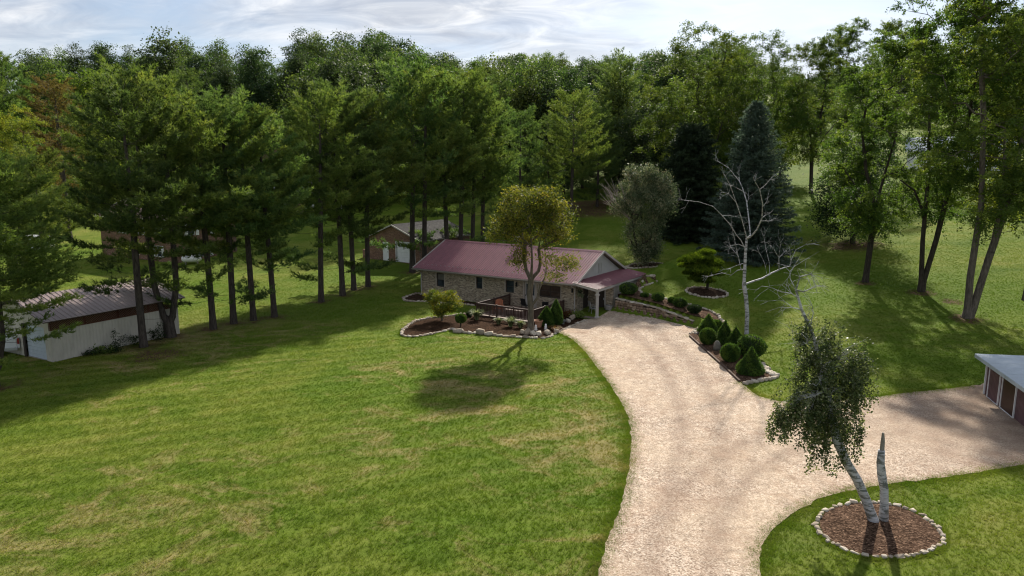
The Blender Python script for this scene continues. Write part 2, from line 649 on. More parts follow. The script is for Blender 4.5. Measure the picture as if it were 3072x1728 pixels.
def gravel_material():
    m, t, b = newmat('drive_gravel')
    c = objcoord(t)
    vo = N(t, 'ShaderNodeTexVoronoi', i_Scale=24.0)
    L(t, c, vo.inputs['Vector'])
    bw = N(t, 'ShaderNodeSeparateColor')
    L(t, vo.outputs['Color'], bw.inputs[0])
    col = rmp(t, bw.outputs[0], [(0.0, (.205, .147, .106)), (0.3, (.345, .266, .200)), (0.6, (.455, .362, .280)), (1.0, (.60, .507, .415))])
    f1 = noise(t, c, 9.0, 5, 0.8)
    col = mixrgb(t, 1.0, col, rmp(t, f1, [(0.32, g(.58)), (0.5, g(1.0)), (0.68, g(1.34))]), 'MULTIPLY')
    mid = noise(t, c, 0.55, 6, 0.7, 0.8)
    col = mixrgb(t, rmp(t, mid, [(0.46, g(0)), (0.70, g(0.6))]), col, (.26, .165, .110))
    big = noise(t, c, 0.16, 4, 0.6, 0.5)
    col = mixrgb(t, rmp(t, big, [(0.40, g(0.0)), (0.62, g(0.45))]), col, (.47, .365, .26))
    tk_ = N(t, 'ShaderNodeAttribute', attribute_name='track_shade')
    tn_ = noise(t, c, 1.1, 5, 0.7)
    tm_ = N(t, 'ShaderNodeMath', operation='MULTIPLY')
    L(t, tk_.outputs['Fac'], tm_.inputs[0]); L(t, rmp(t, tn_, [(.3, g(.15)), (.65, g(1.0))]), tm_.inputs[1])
    col = mixrgb(t, tm_.outputs[0], col, (.175, .122, .092))  # wheel lanes and drive edge, plus the spur's painted tree shade and dirt
    col = mixrgb(t, 1.0, col, rmp(t, noise(t, c, 2.2, 5, .75), [(.3, g(.74)), (.7, g(1.24))]), 'MULTIPLY')
    # dark damp / leaf-stained spots
    sp_ = noise(t, c, 0.8, 5, 0.75, 1.2)
    col = mixrgb(t, rmp(t, sp_, [(0.68, g(0)), (0.78, g(0.55))]), col, (.13, .095, .07))
    L(t, col, b.inputs['Base Color'])
    b.inputs['Roughness'].default_value = 0.92
    b.inputs['Specular IOR Level'].default_value = 0.05
    bump(t, b, vo.outputs['Distance'], 0.45, 0.018)
    return m


def mulch_material(name, a, b_, c_):
    m, t, b = newmat(name)
    c = objcoord(t)
    vo = N(t, 'ShaderNodeTexVoronoi', i_Scale=16.0)
    L(t, objcoord(t, (1, 2.0, 1), (0, 0, 0.7)), vo.inputs['Vector'])
    s = N(t, 'ShaderNodeSeparateColor')
    L(t, vo.outputs['Color'], s.inputs[0])
    col = rmp(t, s.outputs[0], [(0, a), (0.55, b_), (0.9, c_), (1.0, tuple(min(1, x * 1.7) for x in c_))])
    col = mixrgb(t, 1.0, col, rmp(t, noise(t, c, 1.6, 5, 0.7), [(.3, g(.6)), (.7, g(1.3))]), 'MULTIPLY')
    L(t, col, b.inputs['Base Color'])
    b.inputs['Roughness'].default_value = 0.95
    b.inputs['Specular IOR Level'].default_value = 0.02
    bump(t, b, vo.outputs['Distance'], 1.0, 0.05)
    return m


def stonemat(name, c1, c2, c3):
    m, t, b = newmat(name)
    c = objcoord(t)
    oi = N(t, 'ShaderNodeObjectInfo')
    col = rmp(t, oi.outputs['Random'], [(0, c1), (0.5, c2), (1, c3)])
    col = mixrgb(t, 1.0, col, rmp(t, noise(t, c, 6, 6, 0.7), [(.3, g(.65)), (.7, g(1.25))]), 'MULTIPLY')
    L(t, col, b.inputs['Base Color'])
    b.inputs['Roughness'].default_value = 0.85
    b.inputs['Specular IOR Level'].default_value = 0.1
    bump(t, b, noise(t, c, 14, 5), 0.4, 0.02)
    return m


def glassmat(name, tint=(.02, .025, .03), rough=0.06):
    m, t, b = newmat(name)
    c = objcoord(t)
    L(t, rmp(t, noise(t, c, 1.3, 4), [(.35, tint), (.7, tuple(x * 2.6 for x in tint))]), b.inputs['Base Color'])
    b.inputs['Roughness'].default_value = rough
    b.inputs['Specular IOR Level'].default_value = 0.22
    return m


def metalroof(name, col, rough=0.38, streak=0.25, spec=0.5):
    m, t, b = newmat(name)
    f = noise(t, objcoord(t, (3.0, 0.25, 0.25)), 3, 5, 0.6)
    f2 = noise(t, objcoord(t), 0.7, 4, 0.6)
    c = rmp(t, f, [(0.3, tuple(x * (1 - streak) for x in col)), (0.7, tuple(x * (1 + streak) for x in col))])
    c = mixrgb(t, 1.0, c, rmp(t, f2, [(.3, g(.85)), (.7, g(1.15))]), 'MULTIPLY')
    L(t, c, b.inputs['Base Color'])
    L(t, rmp(t, f2, [(.3, g(rough - .06)), (.7, g(rough + .1))]), b.inputs['Roughness'])
    b.inputs['Specular IOR Level'].default_value = spec
    return m


M['lawn'] = lawn_material()
M['gravel'] = gravel_material()
M['mulch'] = mulch_material('brown_mulch', (.032, .019, .012), (.092, .055, .036), (.18, .115, .078))
M['mulch_mid'] = mulch_material('dark_brown_mulch', (.014, .008, .005), (.042, .022, .013), (.085, .05, .03))
M['mulch_dark'] = mulch_material('dark_mulch', (.018, .011, .008), (.05, .03, .02), (.10, .065, .045))
M['stone'] = stonemat('border_stone', (.27, .22, .17), (.39, .33, .26), (.49, .44, .37))
M['wallstone'] = stonemat('wall_stone', (.15, .105, .075), (.24, .17, .12), (.33, .25, .18))
M['wallcore'] = plain('wall_mortar', (.055, .04, .03), 0.95)
M['bark_pine'] = barkmat('pine_bark', (.030, .024, .020), (.085, .070, .060))
M['bark_grey'] = barkmat('grey_bark', (.055, .046, .036), (.15, .125, .10))
M['bark_dark'] = barkmat('dark_bark', (.022, .018, .014), (.065, .053, .042))
M['birch'] = birchmat()
M['deadwood'] = barkmat('weathered_deadwood', (.14, .12, .10), (.32, .29, .26))
M['deadtwig'] = plain('grey_twig', (.30, .26, .23), .9)
G_ = lambda *s: [(i / (len(s) - 1), c) for i, c in enumerate(s)]
M['pine_a'] = leafmat('pine_needles', G_((0.058, 0.103, 0.040), (0.114, 0.174, 0.058), (0.218, 0.274, 0.090)), 0.45, hue=0.012)
M['pine_b'] = leafmat('pine_needles_yellowish', G_((0.071, 0.110, 0.032), (0.139, 0.197, 0.053), (0.267, 0.294, 0.081)), 0.45, hue=0.015)
M['pine_dead'] = leafmat('browned_needles', G_((.12, .09, .036), (.22, .155, .062), (.20, .19, .07)), 0.42)
M['spruce'] = leafmat('spruce_needles', G_((.044, .068, .052), (.085, .122, .092), (.165, .21, .165)), 0.30, (1.0, 1.1, .85), 0.1)
M['cedar'] = leafmat('cedar_scales', G_((0.015, 0.027, 0.018), (0.035, 0.054, 0.028), (0.058, 0.087, 0.044)), 0.15, None, 0.1)
M['locust'] = leafmat('locust_leaves', G_((0.047, 0.088, 0.020), (0.086, 0.135, 0.029), (0.176, 0.221, 0.045)), 0.50, None, 0.12, hue=0.012)
M['locust_y'] = leafmat('bright_leaves', G_((.102, .138, .024), (.180, .216, .036), (.312, .312, .048)), 0.50, None, 0.12)
M['hard_a'] = leafmat('hardwood_leaves', G_((0.046, 0.078, 0.026), (0.083, 0.127, 0.038), (0.150, 0.186, 0.052)), 0.45, hue=0.02)
M['hard_b'] = leafmat('dark_hardwood_leaves', G_((0.026, 0.048, 0.024), (0.048, 0.079, 0.035), (0.092, 0.127, 0.053)), 0.42, hue=0.02)
M['magnolia'] = leafmat('bronze_tipped_leaves', G_((.038, .060, .016), (.105, .130, .026), (.205, .205, .040), (.29, .235, .052)), 0.50, (1.2, 1.15, .5), 0.05)
M['maple'] = leafmat('golden_green_leaves', G_((.054, .090, .014), (.132, .156, .019), (.324, .264, .024)), 0.45, None, 0.05)
M['birchleaf'] = leafmat('birch_leaves', G_((0.037, 0.055, 0.024), (0.072, 0.103, 0.039), (0.178, 0.198, 0.099), (0.291, 0.305, 0.185)), 0.36, None, 0.05, 0.45)
M['boxwood'] = leafmat('clipped_evergreen_leaves', G_((0.029, 0.064, 0.016), (0.064, 0.124, 0.025), (0.140, 0.211, 0.039)), 0.32, None, 0.14)
M['arbor'] = leafmat('arborvitae_leaves', G_((0.028, 0.066, 0.016), (0.056, 0.115, 0.025), (0.118, 0.187, 0.041)), 0.32, None, 0.1)
M['vase'] = leafmat('silvery_shrub_leaves', G_((0.043, 0.070, 0.032), (0.089, 0.128, 0.063), (0.248, 0.275, 0.168), (0.407, 0.337, 0.212)), 0.36, (1.1, 1.1, .8), 0.05, 0.4)
M['brightpine'] = leafmat('bright_green_needles', G_((.045, .080, .010), (.10, .155, .016), (.20, .25, .03)), 0.42, None, 0.05)
M['liriope'] = leafmat('variegated_blades', G_((.06, .09, .025), (.16, .20, .08), (.42, .44, .25)), 0.35, (1.1, 1.1, .8), 0.08)
M['hosta'] = leafmat('hosta_leaves', G_((.05, .09, .02), (.10, .15, .035), (.2, .25, .07)), 0.35, None, 0.1)
M['weeds'] = leafmat('weed_leaves', G_((.012, .026, .010), (.028, .05, .018), (.05, .08, .03)), 0.25, None, 0.1)
M['silver'] = leafmat('silver_leaves', G_((.20, .24, .22), (.34, .38, .35), (.5, .53, .5)), 0.2, (1, 1, 1), 0.1)
M['heather'] = leafmat('rusty_stems', G_((.10, .045, .018), (.18, .09, .03), (.12, .13, .03)), 0.3, None, 0.1)
M['grassblade'] = grassblade_material()

# ------------------------------------------------------------------ where the big trees stand (px of the trunk's foot in the photograph -> ground)
def gp(px, py):
    return ground(px, py)


PINE_ROW = [  # foot in the photo, height of the tip in the photo (px), mesh variant, lean, label
    ((-14, 1160), 400, 0, .10, 'forked pine at the picture\'s left edge, its foot in front of the white truck'),
    ((431, 1041), 190, 1, -.10, 'slim leaning pine right in front of the lattice-topped shed'),
    ((511, 1011), 148, 2, -.05, 'thick double-stemmed pine at the right end of the lattice-topped shed'),
    ((640, 987), 262, 3, -.03, 'pine first in the row to the right of the lattice-topped shed'),
    ((701, 971), 238, 4, .0, 'pine second in the row to the right of the lattice-topped shed'),
    ((761, 961), 290, 5, .02, 'pine third in the row to the right of the lattice-topped shed'),
    ((823, 951), 300, 1, .0, 'pine fourth in the row to the right of the lattice-topped shed'),
    ((964, 906), 250, 5, -.02, 'pine standing alone mid-row between shed and brick garage'),
    ((1028, 886), 222, 3, .0, 'pine just left of the close pair by the brick garage'),
    ((1062, 870), 275, 4, -.03, 'left trunk of the close pair of pines left of the brick garage'),
    ((1105, 860), 250, 5, .0, 'right trunk of the close pair of pines left of the brick garage'),
]
PINE_BACK = [  # x px, depth, tip px, variant, label
    (1235, 71.5, 150, 3, 'tall pine whose trunk crosses the white garage door'),
    (1272, 72.3, 185, 5, 'tall pine at the near corner of the brick garage'),
    (1342, 75.0, 215, 4, 'pine behind the ridge\'s left end, before the garage roof'),
    (1380, 77.0, 190, 5, 'pine before the far end of the garage roof'),
    (1416, 79.0, 215, 1, 'pine just right of the garage roof, left trunk of two'),
    (1447, 80.5, 245, 3, 'pine just right of the garage roof, right trunk of two'),
]
pine_xy = [gp(*p[0])[:2] for p in PINE_ROW] + [at(p[0], 700, p[1])[:2] for p in PINE_BACK]

# ------------------------------------------------------------------ ground
def spaced(lo, hi, fine_lo, fine_hi, step, growth=1.18, cap=14):
    a = list(np.arange(fine_lo, fine_hi + 1e-6, step))
    s, x = step, a[-1]
    while x < hi:
        s = min(s * growth, cap)
        x += s
        a.append(x)
    s, x = step, a[0]
    while x > lo:
        s = min(s * growth, cap)
        x -= s
        a.insert(0, x)
    return np.array(a)


gx = spaced(-430, 430, -36, 38, 0.4)
gy = spaced(-70, 520, 14, 84, 0.4)
GX, GY = np.meshgrid(gx, gy)
GZ = terrain(GX, GY)
rs = np.random.RandomState(3)
nx, ny = len(gx), len(gy)
idx = np.arange(nx * ny).reshape(ny, nx)
F = np.stack([idx[:-1, :-1], idx[:-1, 1:], idx[1:, 1:], idx[1:, :-1]], -1).reshape(-1, 4)
gme = npmesh('lawn', np.stack([GX, GY, GZ], -1).reshape(-1, 3), F, M['lawn'], smooth=True)
pl = np.array(pine_xy)
dd = np.sqrt(((np.stack([GX, GY], -1)[:, :, None, :] - pl[None, None]) ** 2).sum(-1))
lit = np.clip(0.66 - dd.min(-1) / 5.0, 0, 0.6)
lit = np.maximum(lit, np.clip((GY - 86) / 10, 0, .7) * (np.abs(GX - 10) < 5 + 2 * np.sin(GY * .5)) * (GY < 104))   # under the pines behind the house
for q_, r_ in [(gp(2596, 850)[:2], 1.3), (gp(2763, 878)[:2], 1.5), (gp(2902, 957)[:2], 1.6), (gp(2557, 735)[:2], 3.6), (gp(2246, 775)[:2], 3.4), (gp(2065, 705)[:2], 2.6), (gp(480, 1062)[:2], 2.2), (gp(445, 1075)[:2], 1.6), (gp(2860, 905)[:2], 1.2)]:
    lit = np.maximum(lit, np.clip(.95 - np.hypot((GX - q_[0]), (GY - q_[1]) * 1.2) / r_ * .6, 0, .75))
lit = np.maximum(lit, .75 * np.clip((GY - 150) / 25, 0, 1) * (GX > -60) * (GX < 38))
a_ = gme.attributes.new('litter', 'FLOAT', 'POINT')
a_.data.foreach_set('value', lit.ravel().astype(np.float32))
thin = np.clip((54 - GY) / 8, 0.12, 1) * np.clip((9 - GX) / 6, 0.2, 1)
a_ = gme.attributes.new('thin', 'FLOAT', 'POINT')
a_.data.foreach_set('value', thin.ravel().astype(np.float32))
lawn = mobj('lawn', gme)
tag(lawn, kind='structure')
ext = MB()                                              # the land beyond, out to the horizon
for x0, x1, y0, y1, z in ((-5000, 5000, 519, 5000, 30), (-5000, -429, -5000, 519, -6), (429, 5000, -5000, 519, 4), (-429, 429, -5000, -69, -4)):
    ext.add([(x0, y0, z), (x1, y0, z), (x1, y1, z), (x0, y1, z)], [(0, 1, 2, 3)])
tag(ext.build('terrain', M['lawn']), kind='structure')


def smooth_line(pts, closed, step=0.25):
    """Catmull-Rom through the points, resampled"""
    pts = [np.array(p[:2], float) for p in pts]
    n = len(pts)
    out = []
    for i in range(n if closed else n - 1):
        p0 = pts[(i - 1) % n] if closed or i > 0 else pts[0]
        p1, p2 = pts[i], pts[(i + 1) % n]
        p3 = pts[(i + 2) % n] if closed or i + 2 < n else pts[-1]
        k = max(2, int(np.linalg.norm(p2 - p1) / step))
        for j in range(k):
            s = j / k
            out.append(0.5 * ((2 * p1) + (-p0 + p2) * s + (2 * p0 - 5 * p1 + 4 * p2 - p3) * s * s + (-p0 + 3 * p1 - 3 * p2 + p3) * s ** 3))
    if not closed:
        out.append(pts[-1])
    return np.array(out)


def inside(poly, X, Y):
    X, Y = np.asarray(X), np.asarray(Y)
    c = np.zeros(X.shape, bool)
    x1, y1 = poly[-1]
    for x2, y2 in poly:
        if y1 != y2:
            c ^= ((y1 > Y) != (y2 > Y)) & (X < (x2 - x1) * (Y - y1) / (y2 - y1) + x1)
        x1, y1 = x2, y2
    return c


def sheet(name, poly, lift, mat, grid=0.5, crown=0.0, jitter=0.0, seed=1):
    """a sheet laid on the ground inside the outline, lifted a little; crown heaps it up in the middle"""
    rs_ = np.random.RandomState(seed)
    poly = np.array(poly)
    if jitter:
        nrm = np.roll(poly, -1, 0) - np.roll(poly, 1, 0)
        nrm = np.stack([-nrm[:, 1], nrm[:, 0]], 1) / (np.linalg.norm(nrm, axis=1, keepdims=True) + 1e-9)
        poly = poly + nrm * (rs_.randn(len(poly), 1) * jitter)
    lo, hi = poly.min(0), poly.max(0)
    xs, ys = np.meshgrid(np.arange(lo[0], hi[0], grid), np.arange(lo[1], hi[1], grid))
    xs = xs.ravel() + rs_.rand(xs.size) * grid * .3
    ys = ys.ravel() + rs_.rand(ys.size) * grid * .3
    k = inside(poly, xs, ys)
    xs, ys = xs[k], ys[k]
    dmin = np.full(len(xs), 1e9)
    for p in poly:
        dmin = np.minimum(dmin, np.hypot(xs - p[0], ys - p[1]))
    k = dmin > grid * 0.35
    pts = [Vector(p) for p in poly] + [Vector((x, y)) for x, y in zip(xs[k], ys[k])]
    n = len(poly)
    r = delaunay_2d_cdt(pts, [(i, (i + 1) % n) for i in range(n)], [list(range(n))], 1, 1e-5)
    V = np.array([tuple(v) for v in r[0]])
    F3 = [f for f in r[2] if len(f) == 3]
    z = terrain(V[:, 0], V[:, 1]) + lift
    if crown:
        dm = np.full(len(V), 1e9)
        for p in poly:
            dm = np.minimum(dm, np.hypot(V[:, 0] - p[0], V[:, 1] - p[1]))
        z = z + crown * np.clip(dm / 0.8, 0, 1) + rs_.randn(len(V)) * crown * .12 * (dm > .05)
    F3 = np.array(F3)
    a, b_, c_ = V[F3[:, 0]], V[F3[:, 1]], V[F3[:, 2]]
    flip = ((b_ - a)[:, 0] * (c_ - a)[:, 1] - (b_ - a)[:, 1] * (c_ - a)[:, 0]) < 0
    F3[flip] = F3[flip][:, ::-1]
    o = mobj(name, npmesh(name, np.c_[V, z], F3, mat, smooth=True))
    tag(o, kind='structure')
    return o


K = 3072 / 2576
drive_px = [(1400, 835), (1440, 855), (1475, 890), (1510, 935), (1545, 985), (1575, 1040), (1587, 1090), (1585, 1150), (1578, 1200), (1565, 1260),
            (1548, 1310), (1525, 1370), (1505, 1449), (1470, 1560)]
drive_l = [gp(x * K, y * K)[:2] for x, y in drive_px]
drive_r = [gp(x * K, y * K)[:2] for x, y in [(1930, 1560), (1915, 1449), (1911, 1405), (1922, 1365), (1950, 1330), (2000, 1290), (2060, 1258), (2130, 1237), (2250, 1217),
                                           (2350, 1206), (2450, 1191), (2576, 1170), (2760, 1140)]]
drive_e = [np.array(p) for p in ((36, 30), (36, 35.5), (26, 36.5))]
drive_u = [gp(x * K, y * K)[:2] for x, y in [(2470, 968), (2400, 977), (2300, 987), (2200, 1000), (2120, 1008), (2040, 1016), (1975, 1012), (1925, 1002), (1893, 988), (1862, 962)]]
drive_b = [gp(*p)[:2] for p in ((2150, 1080), (2069, 1010), (2085, 985), (2010, 966), (1933, 948), (1858, 937))]
drive_p = [np.array(p) for p in ((7.6, 54.0), (6.2, 51.8))] + [gp(x * K, y * K)[:2] for x, y in [(1470, 803), (1440, 815)]]
drive_poly = np.concatenate([smooth_line(drive_l, False), smooth_line(drive_r, False), np.array(drive_e), smooth_line(drive_u, False), np.array(drive_b), np.array(drive_p)])
# drop doubled points
keep = [0]
for i in range(1, len(drive_poly)):
    if np.hypot(*(drive_poly[i] - drive_poly[keep[-1]])) > 0.06:
        keep.append(i)
drive_poly = drive_poly[keep]
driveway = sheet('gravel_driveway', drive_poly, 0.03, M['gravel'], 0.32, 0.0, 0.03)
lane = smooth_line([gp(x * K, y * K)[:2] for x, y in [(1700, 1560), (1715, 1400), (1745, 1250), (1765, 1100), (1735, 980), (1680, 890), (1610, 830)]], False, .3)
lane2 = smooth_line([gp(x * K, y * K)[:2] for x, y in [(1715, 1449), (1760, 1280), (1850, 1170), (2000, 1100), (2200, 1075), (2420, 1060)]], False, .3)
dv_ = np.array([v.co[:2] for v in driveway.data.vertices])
trk_shade = np.zeros(len(dv_))
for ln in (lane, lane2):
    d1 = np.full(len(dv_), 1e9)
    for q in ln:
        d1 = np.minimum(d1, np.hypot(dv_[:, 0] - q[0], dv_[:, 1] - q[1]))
    trk_shade = np.maximum(trk_shade, np.exp(-((d1 - .85) / .36) ** 2) * .65)
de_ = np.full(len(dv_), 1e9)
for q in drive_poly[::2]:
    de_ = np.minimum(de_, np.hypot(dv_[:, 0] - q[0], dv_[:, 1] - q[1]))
trk_shade = np.maximum(trk_shade, np.clip(.5 - de_ / 1.2, 0, .5))
trk_shade = np.maximum(trk_shade, np.clip((dv_[:, 0] - 14.0) / 6, 0, .82) * (dv_[:, 1] > 24))  # right spur: tree shade painted into the gravel colour, together with dirt
a_ = driveway.data.attributes.new('track_shade', 'FLOAT', 'POINT')
a_.data.foreach_set('value', trk_shade.astype(np.float32))

# ------------------------------------------------------------------ loose stones: rounded blocks, a few shapes shared by all
def stone_mesh(name, seed, mat, lumpy=0.16, flat=0.7):
    rs_ = np.random.RandomState(seed)
    bm = bmesh.new()
    bmesh.ops.create_cube(bm, size=1.0)
    bmesh.ops.subdivide_edges(bm, edges=list(bm.edges), cuts=1, use_grid_fill=True)
    for v in bm.verts:
        p = np.array(v.co)
        q = p / np.linalg.norm(p) * 0.58
        p = p * 0.45 + q * 0.55 + rs_.randn(3) * lumpy * 0.32
        v.co = Vector(p)
    me = bpy.data.meshes.new(name)
    bm.to_mesh(me)
    bm.free()
    me.materials.append(mat)
    for p in me.polygons:
        p.use_smooth = seed % 2 == 0
    return me


STONES = [stone_mesh('stone', i + 1, M['stone']) for i in range(6)]
WSTONES = [stone_mesh('wall_stone', i + 20, M['wallstone'], 0.12) for i in range(6)]


def stones_along(line, closed, label, size=(0.22, 0.36), wide=0.2, high=0.16, seed=1, gap=1.04, big=None, rows=1, name='stone_border', sink=0.3):
    rs_ = np.random.RandomState(seed)
    line = np.array(line)
    if closed:
        line = np.vstack([line, line[:1]])
    seg = np.hypot(*np.diff(line, axis=0).T)
    s = np.r_[0, np.cumsum(seg)]
    total = s[-1]
    c = line.mean(0)
    root = empty(name, (c[0], c[1], tz(*c)))
    tag(root, label, 'edging')
    for row in range(rows):
        d = rs_.rand() * .1
        while d < total - 0.08:
            l = rs_.uniform(*size)
            h, w = high * rs_.uniform(.75, 1.3), wide * rs_.uniform(.8, 1.25)
            if big and big[0] < d / total < big[1] and rs_.rand() < big[2]:
                l, h, w = l * 1.6, h * 1.9, w * 1.6
            m_ = d + l / 2
            x, y = np.interp(m_, s, line[:, 0]), np.interp(m_, s, line[:, 1])
            x2, y2 = np.interp(m_ + .05, s, line[:, 0]), np.interp(m_ + .05, s, line[:, 1])
            x1, y1 = np.interp(m_ - .05, s, line[:, 0]), np.interp(m_ - .05, s, line[:, 1])
            a = math.atan2(y2 - y1, x2 - x1)
            off = rs_.randn() * .035 + row * wide * .9
            x, y = x - math.sin(a) * off, y + math.cos(a) * off
            o = bpy.data.objects.new('stone', STONES[rs_.randint(6)])
            link(o, root)
            o.location = (x - c[0], y - c[1], tz(x, y) - root.location.z + h * (0.5 - sink) + row * .02)
            o.rotation_euler = (rs_.randn() * .2, rs_.randn() * .16, a + rs_.randn() * .22)
            o.scale = (l, w, h)
            d += l * gap + abs(rs_.randn()) * .02
    return root


def ellipse(cx, cy, rx, ry, n=60, rot=0.0):
    a = np.linspace(0, 2 * math.pi, n, endpoint=False)
    x, y = rx * np.cos(a), ry * np.sin(a)
    return np.stack([cx + x * math.cos(rot) - y * math.sin(rot), cy + x * math.sin(rot) + y * math.cos(rot)], 1)


# island bed round the broken birch
isl_c = gp(2640, 1572)[:2]
isl_px = [(2455, 1583), (2463, 1547), (2500, 1523), (2560, 1510), (2640, 1510), (2710, 1525), (2770, 1553), (2812, 1590), (2827, 1615), (2815, 1640), (2775, 1660), (2700, 1671), (2620, 1673), (2545, 1655), (2485, 1622)]
isl = smooth_line([gp(*p)[:2] for p in isl_px], True, 0.12)
sheet('mulch_bed', isl, 0.02, M['mulch'], 0.22, 0.06, 0.0, 4)
stones_along(isl, True, 'ring of pale stones round the birch bed beside the drive', (0.11, 0.29), .14, .13, 5, 1.10, None, 1, 'stone_border', .42)

# front bed before the deck, with the round end below the golden shrub
zf = lambda x, y: gp(1190 + x / 6.038, 820 + y / 6.038)[:2]
round_px = [(1330, 730), (1160, 750), (980, 775), (760, 805), (600, 815), (440, 850), (330, 880), (240, 930), (170, 980), (120, 1040), (90, 1100), (120, 1140), (220, 1155), (340, 1155),
            (440, 1140), (560, 1125), (680, 1100), (800, 1070), (920, 1045)]
rnd_l = smooth_line([zf(*p) for p in round_px], False, 0.2)
front_px = [(940, 1040), (1010, 1025), (1100, 1060), (1250, 1085), (1400, 1090), (1560, 1110), (1700, 1120), (1850, 1140), (2000, 1150), (2150, 1160), (2320, 1170), (2450, 1180), (2560, 1185)]
fr_l = smooth_line([zf(*p) for p in front_px], False, 0.2)
zg = lambda x, y: gp(1560 + x / 6.038, 820 + y / 6.038)[:2]
edge_px = [(350, 1185), (500, 1165), (600, 1120), (680, 1080), (770, 1030), (850, 1000), (960, 955), (1030, 910), (1150, 885), (1200, 860)]
ed_l = smooth_line([zg(*p) for p in edge_px], False, 0.2)
hl = lambda x, y: HO + HX * x + HY * y                  # house local -> world xy
front_poly = np.concatenate([rnd_l, fr_l[1:], ed_l, [hl(.4, -.3), hl(-1.0, .2), hl(-6.7, .2), hl(-6.9, -3.2)]])
sheet('mulch_bed', front_poly, 0.02, M['mulch_mid'], 0.4, 0.05, 0.0, 5)
stones_along(rnd_l, False, 'pale stone border curving round the mulch under the golden shrub', (0.2, 0.36), .2, .17, 6)
stones_along(fr_l, False, 'pale stone border along the lawn in front of the deck bed', (0.24, 0.5), .26, .22, 7, 1.0, (.05, .55, .45))
stones_along(ed_l, False, 'scattered stone border between the deck bed and the gravel', (0.16, 0.34), .2, .14, 8, 1.25)
# bed along the left of the house front
zb = lambda x, y: gp(1180 + x / 6.038, 680 + y / 6.038)[:2]
lb = smooth_line([zb(*p) for p in [(500, 1215), (380, 1230), (270, 1260), (195, 1300), (220, 1345), (330, 1360), (460, 1360), (620, 1365), (800, 1378), (1000, 1390), (1200, 1405), (1330, 1420), (1440, 1430)]], False, .2)
sheet('mulch_bed', np.concatenate([lb, [hl(-7.0, .1), hl(-HL + .3, .2)]]), 0.02, M['mulch_dark'], 0.4, .05, 0, 6)
stones_along(lb, False, 'pale stone border below the wall at the left front of the house', (0.22, 0.4), .22, .18, 9)

# bed of clipped evergreens beside the drive
zt = lambda x, y: gp(1980 + x / 5.367, 900 + y / 5.367)[:2]
top_px = [(480, 590), (690, 780), (880, 950), (1090, 1140), (1280, 1320), (1380, 1345), (1500, 1330), (1640, 1310), (1780, 1285), (1880, 1255), (1830, 1190), (1740, 1120), (1650, 1040),
          (1500, 900), (1350, 700), (1180, 520), (1040, 390), (960, 350), (800, 420), (600, 480)]
top_poly = smooth_line([zt(*p) for p in top_px], True, .2)
sheet('mulch_bed', top_poly, 0.05, M['mulch'], .4, .08, 0, 7)
stones_along(smooth_line([zt(*p) for p in [(1320, 1365), (1450, 1340), (1600, 1312), (1760, 1285), (1870, 1250)]], False), False,
             'short row of pale stones at the near end of the clipped evergreen bed', (.22, .4), .24, .2, 10)
stones_along(smooth_line([zt(*p) for p in [(1890, 1240), (1800, 1170), (1700, 1090), (1640, 1040)]], False), False,
             'double row of pale stones behind the nearest clipped cone', (.25, .42), .26, .18, 11, 1.0, None, 2)
stones_along(smooth_line([zt(*p) for p in [(620, 455), (560, 500), (490, 550)]], False), False,
             'pile of small pale stones where the wall meets the evergreen bed', (.14, .26), .18, .14, 12, .95, None, 4)
kb = MB()
kp = [zt(*p) for p in [(480, 595), (690, 785), (880, 955), (1090, 1145), (1280, 1325)]]
for a, b in zip(kp[:-1], kp[1:]):
    kb.bar((a[0], a[1], tz(*a) + .05), (b[0], b[1], tz(*b) + .05), .1, .16)
M['timber'] = plain('weathered_timber', (.09, .06, .045), .9, .3)
tag(kb.build('landscape_timber', M['timber']), 'dark timber edging between the gravel and the clipped evergreens', 'edging')

# bed on top of the wall
zw = lambda x, y: gp(1820 + x / 6.038, 780 + y / 6.038)[:2]
ub_px = [(700, 300), (780, 295), (880, 310), (890, 350), (800, 395), (720, 430), (640, 490), (590, 545), (640, 605), (760, 640), (900, 665), (1050, 710), (1150, 735), (1350, 770), (1600, 840), (1800, 900),
         (1900, 945), (1960, 985), (2030, 1020), (2065, 1080), (2120, 1130)]
ub = smooth_line([zw(*p) for p in ub_px], False, .2)
wl_top = [WALL_A + WD * t + WN * .25 for t in np.linspace(WLEN * .96, 0.1, 14)]
sheet('mulch_bed', np.concatenate([ub, np.array(wl_top), [hl(2.0, 3.4), hl(2.0, 8.9)]]), .03, M['mulch'], .35, .04, 0, 8)
stones_along(ub, False, 'winding stone border of the planted bank above the retaining wall', (.2, .38), .2, .16, 13)
ringb = ellipse(*gp(2120, 879)[:2], 1.62, 1.35)
sheet('mulch_bed', ringb, .03, M['mulch_dark'], .3, .05, 0, 9)
stones_along(ringb, True, 'ring of pale stones round the bright green pine shrub', (.2, .34), .2, .16, 14)
shrb = ellipse(*gp(1936, 797)[:2], 1.75, 1.35)
sheet('mulch_bed', shrb, .03, M['mulch_dark'], .3, .05, 0, 10)
stones_along(shrb, True, 'ring of pale stones at the foot of the tall vase-shaped shrub', (.22, .38), .22, .17, 15)

